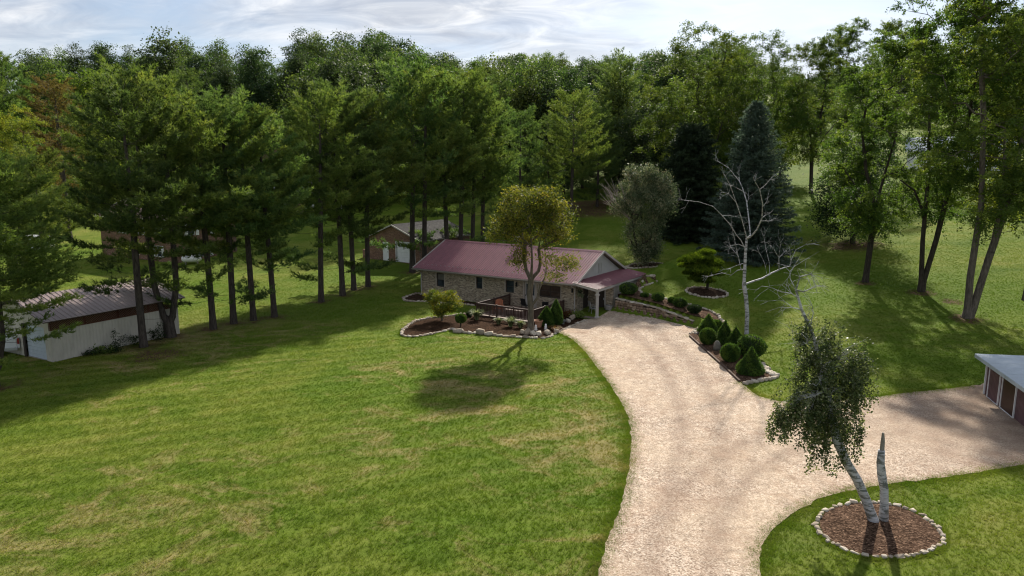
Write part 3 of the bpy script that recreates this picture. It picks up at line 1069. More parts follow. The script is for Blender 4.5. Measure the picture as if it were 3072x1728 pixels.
# ------------------------------------------------------------------ dry-stone retaining wall
rw = empty('retaining_wall', (WALL_A[0], WALL_A[1], 0), math.atan2(WD[1], WD[0]))
tag(rw, 'dry-stone retaining wall between the porch and the clipped evergreens', 'wall')
core = MB()
nseg = 16
for i in range(nseg):
    x0, x1 = WLEN * i / nseg, WLEN * (i + 1) / nseg
    h0, h1 = float(wall_height(x0)) - .1, float(wall_height(x1)) - .1
    core.add([(x0, .06, -.3), (x1, .06, -.3), (x1, .34, -.3), (x0, .34, -.3), (x0, .06, h0), (x1, .06, h1), (x1, .34, h1), (x0, .34, h0)],
             [(0, 1, 5, 4), (1, 2, 6, 5), (2, 3, 7, 6), (3, 0, 4, 7), (4, 5, 6, 7)])
core.build('core', M['wallcore'], rw)
rs = np.random.RandomState(77)
z = 0.0
nst = 0
while z < 1.15:
    hrow = rs.uniform(.12, .2)
    x = rs.rand() * .1
    while x < WLEN:
        l = rs.uniform(.2, .46)
        top = float(wall_height(x + l / 2))
        if z + hrow * .6 < top - .06:
            o = link(bpy.data.objects.new('stone', WSTONES[rs.randint(6)]), rw)
            o.location = (x + l / 2, .06 + rs.randn() * .02, z + hrow / 2 + rs.randn() * .01)
            o.scale = (l * 1.02, .28, hrow * 1.05)
            o.rotation_euler = (rs.randn() * .1, rs.randn() * .08, rs.randn() * .1)
            nst += 1
        x += l
    z += hrow
x = 0
while x < WLEN:
    l = rs.uniform(.3, .6)
    top = float(wall_height(x + l / 2))
    o = link(bpy.data.objects.new('capstone', STONES[rs.randint(6)]), rw)
    o.location = (x + l / 2, .16 + rs.randn() * .03, top - .0)
    o.scale = (l * 1.05, rs.uniform(.35, .5), rs.uniform(.09, .14))
    o.rotation_euler = (rs.randn() * .05, -math.atan2(float(wall_height(x + l)) - float(wall_height(x)), l), rs.randn() * .1)
    x += l

# ------------------------------------------------------------------ building materials
TAN = [(.06, .042, .028), (.21, .155, .105), (.36, .285, .20), (.52, .44, .33)]
M['tanbrick_x'] = brickmat('tan_brick_front', TAN, (.34, .29, .23), 'x', .2, .075, .012, .6)
M['tanbrick_y'] = brickmat('tan_brick_side', TAN, (.34, .31, .27), 'y', .2, .075, .012, .5)
RED = [(.09, .035, .022), (.16, .065, .04), (.22, .10, .06), (.30, .17, .12)]
M['redbrick_x'] = brickmat('red_brick_front', RED, (.22, .18, .15), 'x', .2, .075, .012, .25)
M['redbrick_y'] = brickmat('red_brick_side', RED, (.22, .18, .15), 'y', .2, .075, .012, .25)
M['roof'] = metalroof('maroon_metal_roof', (.225, .095, .112), .5)
M['roof_dark'] = metalroof('dark_metal_roof', (.05, .047, .047), .65, .4, .1)
M['roof_pink'] = metalroof('faded_maroon_roof', (.25, .19, .18), .45, .18)
M['roof_pale'] = metalroof('pale_grey_metal_roof', (.42, .47, .52), .35, .1)
M['shingle'] = plain('brown_shingles', (.16, .105, .10), .9, .35, 6)
M['shingle_grey'] = plain('grey_shingles', (.24, .24, .26), .9, .25, 6)
M['white'] = plain('white_paint', (.72, .72, .72), .5, .06, 2, grime=.25)
M['greige'] = plain('greige_trim', (.42, .39, .36), .6, .08, 2, grime=.2)
M['beige'] = plain('beige_trim', (.36, .31, .26), .6, .08)
M['siding'] = plain('pale_grey_siding', (.40, .39, .37), .6, .06, 1.5, grime=.25)
M['stucco'] = plain('grey_render', (.40, .37, .34), .9, .1, 3, bmp=.3, grime=.3)
M['shutter'] = plain('dark_brown_sash', (.045, .035, .03), .5)
M['glass'] = glassmat('window_glass')
M['glass_brown'] = glassmat('window_glass_curtained', (.035, .025, .02))
M['deckwood'] = plain('stained_deck_wood', (.07, .040, .032), .6, .3, 5, grime=.3)
M['deckrail'] = plain('rail_cap', (.085, .062, .054), .8, .2, 6)
M['deckfloor'] = plain('deck_boards', (.17, .115, .09), .6, .25, 5)
M['black'] = plain('black_metal', (.015, .015, .016), .4)
M['adirondack'] = plain('orange_stained_wood', (.30, .10, .045), .55, .2)
M['terracotta'] = plain('clay_pot', (.36, .19, .12), .8, .2)
M['concrete'] = plain('porch_concrete', (.20, .155, .135), .9, .2, 2, grime=.3)
M['panelwhite'] = plain('cream_metal_siding', (.46, .43, .37), .55, .05, 1.2, grime=.35)
M['doorblue'] = plain('pale_blue_roll_door', (.42, .47, .52), .4, .06, 2, grime=.3)
M['lattice'] = plain('red_brown_lattice', (.10, .045, .03), .8)
M['darkinside'] = plain('dark_interior', (.02, .018, .016), .9)
M['maroonmetal'] = plain('maroon_metal_siding', (.12, .070, .075), .4, .2, 2)
M['browndoor'] = plain('dark_brown_metal_door', (.055, .027, .020), .45, .15, 2)
M['gutter'] = plain('gutter_metal', (.23, .20, .18), .45, .1)
M['galv'] = plain('galvanised_metal', (.45, .46, .47), .35, .1, 3, .6)
M['polewood'] = plain('pole_wood', (.22, .20, .18), .9, .2)
M['carwhite'] = plain('white_car_paint', (.62, .63, .64), .25, .02)
M['tyre'] = plain('tyre_rubber', (.02, .02, .02), .85)
M['redlamp'] = plain('red_lamp_plastic', (.25, .02, .02), .3)
M['block'] = plain('concrete_block', (.25, .23, .21), .9, .2)


def wall_cells(x0, x1, z0, z1, holes):
    xs = sorted({x0, x1} | {h[0] for h in holes} | {h[1] for h in holes})
    zs = sorted({z0, z1} | {h[2] for h in holes} | {h[3] for h in holes})
    for a, b in zip(xs[:-1], xs[1:]):
        for c, d in zip(zs[:-1], zs[1:]):
            mx, mz = (a + b) / 2, (c + d) / 2
            if not any(h[0] < mx < h[1] and h[2] < mz < h[3] for h in holes):
                yield a, b, c, d


def wall_x(name, x0, x1, z0, z1, y0, y1, mat, parent, holes=()):
    m = MB()
    for a, b, c, d in wall_cells(x0, x1, z0, z1, holes):
        m.box(a, b, y0, y1, c, d)
    return m.build(name, mat, parent)


def wall_y(name, y0, y1, z0, z1, x0, x1, mat, parent, holes=()):
    m = MB()
    for a, b, c, d in wall_cells(y0, y1, z0, z1, holes):
        m.box(x0, x1, a, b, c, d)
    return m.build(name, mat, parent)


def window_x(parent, x0, x1, z0, z1, y, frame, glass, cols=1, rail=True, t=.06, name='window', depth=.1, trim=None, sgn=-1, upper=None):
    """window in a wall that faces local -y (sgn=-1) or +y"""
    m = MB()
    a, b = (y, y + depth) if sgn < 0 else (y - depth, y)
    m.box(x0, x0 + t, a, b, z0, z1); m.box(x1 - t, x1, a, b, z0, z1)
    m.box(x0 + t, x1 - t, a, b, z0, z0 + t); m.box(x0 + t, x1 - t, a, b, z1 - t, z1)
    ym = (a + b) / 2
    for i in range(1, cols):
        xm = x0 + (x1 - x0) * i / cols
        m.box(xm - t / 2, xm + t / 2, a + .01, b - .01, z0 + t, z1 - t)
    w = m.build(name, frame, parent)
    for i in range(cols):
        xa, xb = x0 + (x1 - x0) * i / cols + (t if i == 0 else t / 2), x0 + (x1 - x0) * (i + 1) / cols - (t if i == cols - 1 else t / 2)
        zm = (z0 + z1) / 2
        rows = ((z0 + t, zm - .02), (zm + .02, z1 - t)) if rail else ((z0 + t, z1 - t),)
        for r_i, (za, zb_) in enumerate(rows):
            MB().box(xa, xb, ym, ym + .012, za, zb_).build('pane', upper if (upper and r_i) else glass, w)
        if rail:
            MB().box(xa, xb, ym - .025, ym + .03, zm - .02, zm + .02).build('sash', frame, w)
    if trim:
        MB().box(x0 - .06, x1 + .06, a - .05, a + .04, z0 - .05, z0 - .003).build('sill', trim, w)
    return w


def window_y(parent, y0, y1, z0, z1, x, frame, glass, sgn=1, rail=True, t=.06, name='window', depth=.1):
    m = MB()
    a, b = (x - depth, x) if sgn > 0 else (x, x + depth)
    m.box(a, b, y0, y0 + t, z0, z1); m.box(a, b, y1 - t, y1, z0, z1)
    m.box(a, b, y0 + t, y1 - t, z0, z0 + t); m.box(a, b, y0 + t, y1 - t, z1 - t, z1)
    w = m.build(name, frame, parent)
    xm, zm = (a + b) / 2, (z0 + z1) / 2
    for za, zb_ in (((z0 + t, zm - .02), (zm + .02, z1 - t)) if rail else ((z0 + t, z1 - t),)):
        MB().box(xm, xm + .012, y0 + t, y1 - t, za, zb_).build('pane', glass, w)
    if rail:
        MB().box(xm - .025, xm + .03, y0 + t, y1 - t, zm - .02, zm + .02).build('sash', frame, w)
    return w


def ribbed_panel(width, length, nrib, mat, rib=.042, rw=.034):
    """one sheet of ribbed metal: x across, y up the slope, z out"""
    prof = [(0, 0)]
    for i in range(nrib):
        c = width * (i + .5) / nrib
        prof += [(c - rw, 0), (c - rw * .45, rib), (c + rw * .45, rib), (c + rw, 0)]
    prof.append((width, 0))
    m = MB()
    vs = [(x, y, z) for y in (0, length) for x, z in prof]
    n = len(prof)
    m.add(vs, [(i, i + 1, n + i + 1, n + i) for i in range(n - 1)])
    vs = [(x, y, z) for y in (0,) for x, z in prof] + [(0, 0, -.02), (width, 0, -.02)]
    m.add(vs, [tuple(range(n)) + (n + 1, n)])
    return m.mesh('panel', mat)


def place_panels(parent, me, n, origin, ax, up, width):
    """n copies of a panel side by side; ax = direction across, up = direction up the slope (parent's local axes)"""
    ax, up = Vector(ax).normalized(), Vector(up).normalized()
    nz = ax.cross(up)
    mt = Matrix((ax, up, nz)).transposed().to_4x4()
    for i in range(n):
        o = link(bpy.data.objects.new('panel', me), parent)
        mt.translation = Vector(origin) + ax * (width * i) + nz * (.002 * (i % 2))
        o.matrix_basis = mt.copy()


# ================================================================== the brick ranch house
house = empty('ranch_house', (HO[0], HO[1], 0), -YAW)
tag(house, 'long tan brick ranch house with a maroon metal roof', 'house')
HE, HR = 2.46, 4.52                                  # eave and ridge
FX0, FX1 = -HL + .45, -.35                           # wall ends
FY0, FY1 = .55, HW - .55


def on_front(px, py):
    """local x and z on the front wall of the house for a photo pixel"""
    d = ray(px, py)
    # solve (X,Y) = HO + HX*x + HY*FY0 with X = d0*Y
    A = np.array([[HX[0], -d[0]], [HX[1], -1.0]])
    s = np.linalg.solve(A, -(HO + HY * FY0))
    return s[0], CAM_H + d[2] * s[1]


fz = lambda x, y: on_front(1180 + x / 6.038, 680 + y / 6.038)
def rect(f, x0, y0, x1, y1):
    a, b = f(x0, y0), f(x1, y1)
    c, d = f(x0, y1), f(x1, y0)
    return ((a[0] + c[0]) / 2, (b[0] + d[0]) / 2, (c[1] + b[1]) / 2, (a[1] + d[1]) / 2)


w1 = rect(fz, 785, 845, 920, 1085)
w2 = rect(fz, 1500, 915, 1612, 1125)
w3 = rect(fz, 2035, 975, 2185, 1195)
fz2 = lambda x, y: on_front(1560 + x / 6.038, 680 + y / 6.038)
pw = rect(fz2, 350, 1065, 735, 1285)
dr = rect(fz2, 85, 1055, 245, 1560)
fix = lambda r, lo=.5, hi=2.3: (r[0], r[1], max(r[2], lo), min(r[3], hi))
w1, w2, w3, pw = fix(w1), fix(w2), fix(w3), fix(pw)
dr = (dr[0], dr[0] + 1.0, .12, 2.2)
wall_x('front_wall', FX0, FX1, -.4, HE - .02, FY0, FY0 + .22, M['tanbrick_x'], house, [w1, w2, w3, pw, dr])
wall_x('back_wall', FX0, FX1, -.4, HE - .02, FY1 - .22, FY1, M['tanbrick_x'], house)
wall_y('side_wall', FY0 + .22, FY1 - .22, -.4, HE - .02, FX0, FX0 + .22, M['tanbrick_y'], house)
gdoor = (1.75, 2.75, .1, 2.15)
wall_y('side_wall', FY0 + .22, FY1 - .22, -.4, HE - .02, FX1 - .22, FX1, M['tanbrick_y'], house, [gdoor])
MB().box(FX0 + .5, FX1 - .5, FY0 + .6, FY1 - .6, -.3, HE - .1).build('dark_interior', M['darkinside'], house)
M['blind'] = plain('drawn_blind_behind_glass', (.13, .12, .105), .3, .15)
for w in (w1, w2, w3):
    window_x(house, w[0], w[1], w[2], w[3], FY0 + .06, M['shutter'], M['glass'], 1, True, .055, trim=M['beige'], upper=M['blind'] if w is w1 else None)
window_x(house, *pw, FY0 + .06, M['shutter'], M['glass_brown'], 2, True, .07, trim=M['beige'])
# pale jambs beside the windows
for w in (w1, w2, w3, pw):
    m = MB()
    m.box(w[0] - .12, w[0] - .003, FY0 - .02, FY0 + .05, w[2], HE - .14)
    m.box(w[1] + .003, w[1] + .07, FY0 - .02, FY0 + .05, w[2], HE - .14)
    m.build('window_casing', M['beige'], house)
# front door: pale surround, storm door with glass
m = MB()
m.box(dr[0] - .16, dr[0], FY0 - .03, FY0 + .12, 0, 2.3); m.box(dr[1], dr[1] + .16, FY0 - .03, FY0 + .12, 0, 2.3)
m.box(dr[0], dr[1], FY0 - .03, FY0 + .12, dr[3], 2.3)
m.build('door_surround', M['beige'], house)
dobj = MB().box(dr[0], dr[1], FY0 + .07, FY0 + .12, dr[2], dr[3]).build('door', M['greige'], house)
for a in (.12, .55):
    MB().box(dr[0] + a, dr[0] + a + .32, FY0 + .055, FY0 + .067, 1.1, 2.0).build('pane', M['glass'], dobj)
MB().box(dr[0] + .06, dr[0] + .1, FY0 + .0, FY0 + .06, 1.0, 1.12).build('handle', M['black'], dobj)
# eaves: soffit, fascia, gutter, downspouts
MB().box(-HL + .02, -.04, .06, FY0 + .2, HE - .12, HE - .06).build('soffit', M['beige'], house)
MB().box(-HL + .02, -.04, .0, .045, HE - .17, HE - .0).build('fascia', M['gutter'], house)
gm = MB()
gm.prism([(-.14, HE - .02), (-.14, HE - .10), (-.09, HE - .15), (-.004, HE - .15), (-.004, HE - .13), (-.08, HE - .13), (-.12, HE - .09), (-.12, HE - .02)], 'x', -HL - .05, .02)
gm.build('gutter', M['gutter'], house)
for x in (FX0 + .06, FX1 - .08):
    d_ = MB()
    d_.tube([(x, -.06, HE - .14), (x, -.06, HE - .2), (x, FY0 - .06, HE - .45), (x, FY0 - .06, .1), (x, FY0 - .25, .03)], .045, 6)
    d_.build('downspout', M['greige'], house)
# wall lanterns
for lx in (dr[0] - .75, FX1 - .28):
    l_ = MB()
    l_.box(lx - .05, lx + .05, FY0 - .14, FY0 - .02, 1.72, 2.02); l_.box(lx - .03, lx + .03, FY0 - .08, FY0 - .002, 2.03, 2.08)
    l_.build('wall_lantern', M['black'], house)
# roof
HRZ = HR - HE
slope = math.hypot(HW / 2, HRZ)
roof = empty('roof')
roof.parent = house
under = MB()
under.prism([(.03, HE - .01), (HW / 2, HR - .04), (HW - .03, HE - .01), (HW - .03, HE - .05), (HW / 2, HR - .10), (.03, HE - .05)], 'x', -HL + .03, -.03)
under.build('roof_deck', M['gutter'], roof)
npan = 18
pwid = HL / npan
pan = ribbed_panel(pwid, slope, 4, M['roof'])
place_panels(roof, pan, npan, (-HL, 0, HE + .012), (1, 0, 0), (0, HW / 2, HRZ), pwid)
place_panels(roof, pan, npan, (0, HW, HE + .012), (-1, 0, 0), (0, -HW / 2, HRZ), pwid)
rc = MB()
rc.prism([(HW / 2 - .16, HR - .02), (HW / 2, HR + .075), (HW / 2 + .16, HR - .02), (HW / 2 + .16, HR - .035), (HW / 2, HR + .055), (HW / 2 - .16, HR - .035)], 'x', -HL - .02, .03)
rc.build('ridge_cap', M['roof'], roof)
for x in (-HL - .02, .0):
    t_ = MB()
    for y0, y1 in ((0, HW / 2), (HW, HW / 2)):
        t_.bar((x + .01, y0, HE + .0), (x + .01, y1, HR + .0), .05, .17, (0, 0, 1))
    t_.build('rake_board', M['greige'], roof)
sg = MB().prism([(0, 0), (.07, 0), (.01, .075)], 'x', -.05, .05).mesh('snow_guard', M['galv'])
for i in range(23):
    o = link(bpy.data.objects.new('snow_guard', sg), roof)
    x = -HL + .75 + i * .47
    o.location = (x, .62, HE + .02 + .62 * HRZ / (HW / 2))
    o.rotation_euler = (math.atan2(HRZ, HW / 2), 0, 0)
# gable ends
for gx_, s in ((FX1, 1), (FX0, -1)):
    gme_ = MB()
    n = 22
    for i in range(n):
        za, zb_ = HE - .02 + (HRZ - .12) * i / n, HE - .02 + (HRZ - .12) * (i + 1) / n
        ya = FY0 + (HW / 2 - FY0) * (za - HE + .02) / (HRZ - .1)
        yb = HW - ya
        if yb - ya < .1:
            continue
        o_ = .03 * s
        gme_.add([(gx_ + o_ + .012 * s, ya, za), (gx_ + o_ + .012 * s, yb, za), (gx_ + o_ - .008 * s, yb - .18, zb_), (gx_ + o_ - .008 * s, ya + .18, zb_), (gx_ + o_ - .008 * s, yb, za), (gx_ + o_ - .008 * s, ya, za)],
                 [(0, 1, 2, 3), (0, 5, 4, 1)])
    gme_.build('gable_siding', M['siding'], house)
    back = MB().prism([(FY0, HE - .03), (HW - FY0, HE - .03), (HW / 2, HR - .12)], 'x', gx_ - .15 if s > 0 else gx_ + .02, gx_ - .02 if s > 0 else gx_ + .15)
    back.build('gable_wall', M['siding'], house)
    v_ = MB()
    vy, vz = HW / 2 - .1, HE + .75
    xa, xb = (gx_ + .045, gx_ + .075) if s > 0 else (gx_ - .075, gx_ - .045)
    v_.box(xa, xb, vy - .3, vy - .24, vz - .4, vz + .4); v_.box(xa, xb, vy + .24, vy + .3, vz - .4, vz + .4)
    v_.box(xa, xb, vy - .24, vy + .24, vz - .4, vz - .34); v_.box(xa, xb, vy - .24, vy + .24, vz + .34, vz + .4)
    for k in range(7):
        v_.box(xa, xb - .01 * s, vy - .24, vy + .24, vz - .3 + k * .09, vz - .25 + k * .09)
    v_.build('gable_vent', M['siding'], house)
# small satellite dish on the ridge
dish = MB()
dish.lathe([(0, 0), (.1, .012), (.2, .045), (.27, .085), (.262, .09), (.19, .055), (0, .012)], 18)
dm_ = dish.build('satellite_dish', M['galv'], roof, smooth=True)
dm_.location = (-8.4, HW / 2 + .1, HR + .55)
dm_.rotation_euler = (R(70), 0, R(15))
MB().tube([(-8.4, HW / 2 + .12, HR), (-8.4, HW / 2 + .12, HR + .5)], .025, 6).build('dish_mast', M['galv'], roof)

# side porch with lean-to roof and storeroom
PX1, PH0, PH1 = 1.85, 2.62, 2.28
porch = empty('side_porch')
porch.parent = house
proof = math.hypot(PX1 + .35, PH0 - PH1)
ppan = ribbed_panel(.93, proof, 4, M['roof'])
place_panels(porch, ppan, 10, (PX1, -.1, PH1), (0, 1, 0), (-(PX1 + .35), 0, PH0 - PH1), .93)
MB().add([(PX1 - .02, -.08, PH1 - .03), (FX1 + .05, -.08, PH0 - .03), (FX1 + .05, HW + .1, PH0 - .03), (PX1 - .02, HW + .1, PH1 - .03),
          (PX1 - .02, -.08, PH1 - .06), (FX1 + .05, -.08, PH0 - .06), (FX1 + .05, HW + .1, PH0 - .06), (PX1 - .02, HW + .1, PH1 - .06)],
         [(0, 1, 2, 3), (4, 7, 6, 5), (0, 4, 5, 1), (1, 5, 6, 2), (2, 6, 7, 3), (3, 7, 4, 0)]).build('porch_ceiling', M['beige'], porch)
MB().box(PX1 - .12, PX1 - .02, -.06, HW + .05, PH1 - .22, PH1 - .065).build('porch_beam', M['greige'], porch)
MB().bar((PX1 - .13, -.03, PH1 - .13), (FX1 + .06, -.03, PH0 - .13), .06, .17).build('porch_fascia', M['greige'], porch)
po = MB()
po.box(PX1 - .22, PX1 - .04, -.02, .16, 0, PH1 - .23)
post = po.build('porch_post', M['greige'], porch, bevel=.012)
MB().box(PX1 - .27, PX1 + .01, -.07, .21, PH1 - .5, PH1 - .4).build('post_collar', M['greige'], post)
MB().box(PX1 - .26, PX1, -.06, .20, .01, .2).build('post_base', M['greige'], post)
MB().box(FX1 + .003, PX1 + .1, -.3, 2.7, -.2, .06).build('porch_floor', M['concrete'], porch)
# storeroom front wall facing the drive, its door, and the long buried side wall
sd = (FX1 + .72, FX1 + 1.36, .07, 2.0)
wall_x('store_wall', FX1 + .003, PX1 - .15, -.1, PH1 - .03, 2.75, 2.95, M['tanbrick_x'], porch, [sd])
wall_y('store_side_wall', 2.955, HW - .1, -.1, PH1 - .08, PX1 - .35, PX1 - .15, M['stucco'], porch)
sdo = MB().box(sd[0], sd[1], 2.79, 2.83, sd[2], sd[3]).build('store_door', M['shutter'], porch)
MB().box(sd[1] - .1, sd[1] - .06, 2.74, 2.79, .95, 1.1).build('handle', M['galv'], sdo)
m = MB()
m.box(sd[0] - .1, sd[0] - .002, 2.72, 2.78, .06, 2.1); m.box(sd[1] + .002, sd[1] + .1, 2.72, 2.78, .06, 2.1); m.box(sd[0], sd[1], 2.72, 2.78, sd[3] + .002, 2.1)
m.build('door_casing', M['greige'], porch)
gd = MB().box(FX1 - .14, FX1 - .1, gdoor[0], gdoor[1], gdoor[2], gdoor[3]).build('side_door', M['shutter'], house)
MB().box(FX1 - .1, FX1 - .05, gdoor[1] - .12, gdoor[1] - .08, 1.0, 1.12).build('handle', M['galv'], gd)

# ------------------------------------------------------------------ deck
deck = empty('front_deck', (HO[0], HO[1], 0), -YAW)
tag(deck, 'low dark wooden deck with railings before the front door', 'deck')
DX0, DX1, DY0, DY1, DF, DT = -6.5, -1.35, -4.05, FY0 - .03, .12, 1.02
for i in range(int((DY1 - DY0) / .145)):
    y = DY0 + i * .145
    MB().box(DX0, DX1, y, y + .137, DF - .04, DF).build('deck_board', M['deckfloor'], deck)
sk = MB()
sk.box(DX0 + .002, DX1 - .002, DY0 - .04, DY0 - .003, -.12, DF - .005); sk.box(DX0 - .04, DX0 - .003, DY0, DY1, -.12, DF - .005); sk.box(DX1 + .003, DX1 + .04, DY0, DY1, -.12, DF - .005)
sk.build('rim_board', M['deckwood'], deck)
bal = MB().box(-.02, .02, -.02, .02, 0, DT - DF - .16).mesh('baluster', M['deckwood'])
pst = MB().box(-.05, .05, -.05, .05, 0, DT - DF + .05 + .2).mesh('post', M['deckwood'])


def rail(x0, y0, x1, y1, posts):
    L_ = math.hypot(x1 - x0, y1 - y0)
    cap = MB().bar((x0, y0, DT - .02), (x1, y1, DT - .02), .11, .04).build('rail_cap', M['deckrail'], deck)
    MB().bar((x0, y0, DT - .09), (x1, y1, DT - .09), .045, .08).build('top_rail', M['deckwood'], deck)
    MB().bar((x0, y0, DF + .1), (x1, y1, DF + .1), .045, .07).build('bottom_rail', M['deckwood'], deck)
    n = int(L_ / .125)
    for i in range(1, n):
        o = link(bpy.data.objects.new('baluster', bal), deck)
        o.location = (x0 + (x1 - x0) * i / n, y0 + (y1 - y0) * i / n, DF + .1)
    for p in posts:
        o = link(bpy.data.objects.new('post', pst), deck)
        o.location = (x0 + (x1 - x0) * p, y0 + (y1 - y0) * p, DF - .2)


rail(DX0 + .05, DY0 + .05, DX1 - .05, DY0 + .05, (0, .36, .66, 1))
rail(DX0 + .05, DY0 + .12, DX0 + .05, DY1 - .04, (.5, 1))
rail(DX1 - .05, DY0 + .12, DX1 - .05, DY1 - 1.3, (.5, 1))
rail(DX1 - .05, DY1 - .5, DX1 - .05, DY1 - .04, (0, 1))


def dloc(x, y):
    p = HO + HX * x + HY * y
    return p


def adirondack(px, py, rz, mat, label):
    p = dloc(px, py)
    r_ = empty('adirondack_chair', (p[0], p[1], DF), rz)
    tag(r_, label, 'chair')
    for i in range(6):
        x = -.25 + i * .1
        hh = .62 + .12 * math.sin(math.pi * (i + .5) / 6)
        MB().bar((x, .22, .3), (x, .48, .3 + hh), .088, .02, (0, 1, 0)).build('back_slat', mat, r_)
    for i in range(5):
        MB().box(-.28, .28, -.32 + i * .11, -.23 + i * .11, .38 - i * .025, .4 - i * .025).build('seat_slat', mat, r_)
    for s in (-1, 1):
        MB().box(s * .36 - .07, s * .36 + .07, -.38, .36, .56, .585).build('armrest', mat, r_)
        MB().box(s * .34 - .02, s * .34 + .02, -.36, -.27, 0, .558).build('leg', mat, r_)
        MB().bar((s * .3, -.3, .36), (s * .3, .42, .06), .025, .1).build('leg', mat, r_)
    return r_


adirondack(-5.35, -2.75, -YAW + .4, M['adirondack'], 'orange stained slat-back wooden chair in the deck\'s left corner')


def patio_chair(loc, rz, label, mat, seat='seat'):
    r_ = empty('patio_chair', loc, rz)
    tag(r_, label, 'chair')
    MB().box(-.26, .26, -.24, .24, .40, .45).build('seat', mat, r_, bevel=.01)
    MB().bar((0, .25, .48), (0, .36, 1.0), .5, .03, (0, 1, 0)).build('backrest', mat, r_)
    for sx in (-1, 1):
        for sy in (-1, 1):
            MB().tube([(sx * .25, sy * .22, .41), (sx * .28, sy * .26, 0)], .016, 6).build('leg', mat, r_)
        MB().tube([(sx * .28, -.24, .41), (sx * .30, -.24, .62), (sx * .30, .25, .66)], .016, 6).build('armrest', mat, r_)
    return r_


p = dloc(-4.1, -.75)
patio_chair((p[0], p[1], DF), -YAW + math.pi * .95, 'black patio chair on the deck beside the front door', M['black'])
p = dloc(-2.2, -1.0)
patio_chair((p[0], p[1], DF), -YAW + math.pi * 1.2, 'black patio chair on the deck below the wide window', M['black'])
p = dloc(.75, 1.35)
patio_chair((p[0], p[1], .06), -YAW + 2.4, 'grey metal porch chair behind the white post', M['galv'])
# bench with sun on its seat, inside the front railing
p = dloc(-3.75, -2.75)
bn = empty('patio_table', (p[0], p[1], DF), -YAW)
tag(bn, 'low table on the deck with its top catching the sun', 'table')
for i in range(5):
    MB().box(-.8, .8, -.36 + i * .148, -.23 + i * .148, .44, .47).build('slat', M['deckfloor'], bn)
for sx in (-1, 1):
    for sy in (-1, 1):
        MB().box(sx * .68 - .03, sx * .68 + .03, sy * .28 - .03, sy * .28 + .03, 0, .439).build('leg', M['deckwood'], bn)

# ================================================================== lattice-topped shed on the left
S0, S1 = gp(159.5, 1087)[:2], gp(539.5, 1000.5)[:2]
sdv = (S1 - S0)
SL = float(np.hypot(*sdv))
shed = empty('lattice_shed', (S0[0], S0[1], tz(*S0) - .02), math.atan2(sdv[1], sdv[0]))
tag(shed, 'cream sided shed with red-brown lattice below its faded roof', 'shed')
SW, SH, SHR, LAT = 6.2, 2.56, 3.55, .52
def corr_wall_x(m, x0, x1, y, z0, z1, pitch=.2, d=.02):
    n = max(2, int((x1 - x0) / (pitch / 2)))
    vs = []
    for i in range(n + 1):
        x = x0 + (x1 - x0) * i / n
        yy = y + (d if i % 2 else 0)
        vs += [(x, yy, z0), (x, yy, z1)]
    m.add(vs, [(2 * i, 2 * i + 2, 2 * i + 3, 2 * i + 1) for i in range(n)])
def corr_wall_y(m, y0, y1, x, z0, z1, pitch=.2, d=.02):
    n = max(2, int((y1 - y0) / (pitch / 2)))
    vs = []
    for i in range(n + 1):
        y = y0 + (y1 - y0) * i / n
        xx = x + (d if i % 2 else 0)
        vs += [(xx, y, z0), (xx, y, z1)]
    m.add(vs, [(2 * i, 2 * i + 2, 2 * i + 3, 2 * i + 1) for i in range(n)])
m = MB(); corr_wall_x(m, 0, SL, 0, -.2, SH - LAT - .1); m.box(0, SL, .03, .06, -.2, SH - LAT - .12)
m.build('front_wall', M['panelwhite'], shed)
m = MB(); corr_wall_x(m, 0, SL, SW, -.2, SH - LAT - .1); m.build('back_wall', M['panelwhite'], shed)
m = MB(); corr_wall_y(m, 0, .62, 0, -.2, SH); corr_wall_y(m, 2.75, SW, 0, -.2, SH); corr_wall_y(m, .62, 2.75, 0, 2.02, SH)
m.prism([(0, SH), (SW, SH), (SW / 2, SHR - .06)], 'x', .01, .04)
m.build('end_wall', M['panelwhite'], shed)
m = MB(); corr_wall_y(m, 0, SW, SL, -.2, SH - LAT - .1); m.build('end_wall', M['panelwhite'], shed)
m = MB()
for i in range(9):
    m.box(.06, .085, .64, 2.73, .06 + i * .217, .06 + (i + 1) * .217 - .012)
rd = m.build('roll_door', M['doorblue'], shed)
MB().box(.03, .06, .62, 2.75, -.1, .055).build('threshold', M['block'], rd)
MB().box(-.08, .0, 2.75, 2.95, -.1, 2.05).build('door_post', M['shutter'], shed)
for y in (.0, SW):
    m = MB()
    z0, z1 = SH - LAT - .1, SH - .05
    h = z1 - z0
    x = -h
    while x < SL:
        for s in (1, -1):
            a, b = (x, z0), (x + h, z1)
            if s < 0:
                a, b = (x, z1), (x + h, z0)
            t0 = max(0, (0 - a[0]) / h); t1 = min(1, (SL - a[0]) / h)
            if t1 > t0:
                pa = (a[0] + (b[0] - a[0]) * t0, y + .012 * s, a[1] + (b[1] - a[1]) * t0)
                pb = (a[0] + (b[0] - a[0]) * t1, y + .012 * s, a[1] + (b[1] - a[1]) * t1)
                m.bar(pa, pb, .008, .034, (0, 0, 1))
        x += .115
    tag(m.build('lattice', M['lattice'], shed), kind='stuff')
    m = MB()
    m.box(0, SL, y - .03, y + .03, z0 - .05, z0); m.box(0, SL, y - .03, y + .03, z1, z1 + .06)
    for k in range(5):
        xx = SL * k / 4
        m.box(min(max(xx - .05, 0), SL - .1), min(max(xx + .05, .1), SL), y + .03, y + .12, z0 - .06, z1)
    m.build('lattice_frame', M['lattice'], shed)
ss = math.hypot(SW / 2 + .35, SHR - SH + .12)
sroof = empty('roof'); sroof.parent = shed
sp1 = ribbed_panel((SL + .9) / 10, ss, 3, M['roof_pink'], .03, .025)
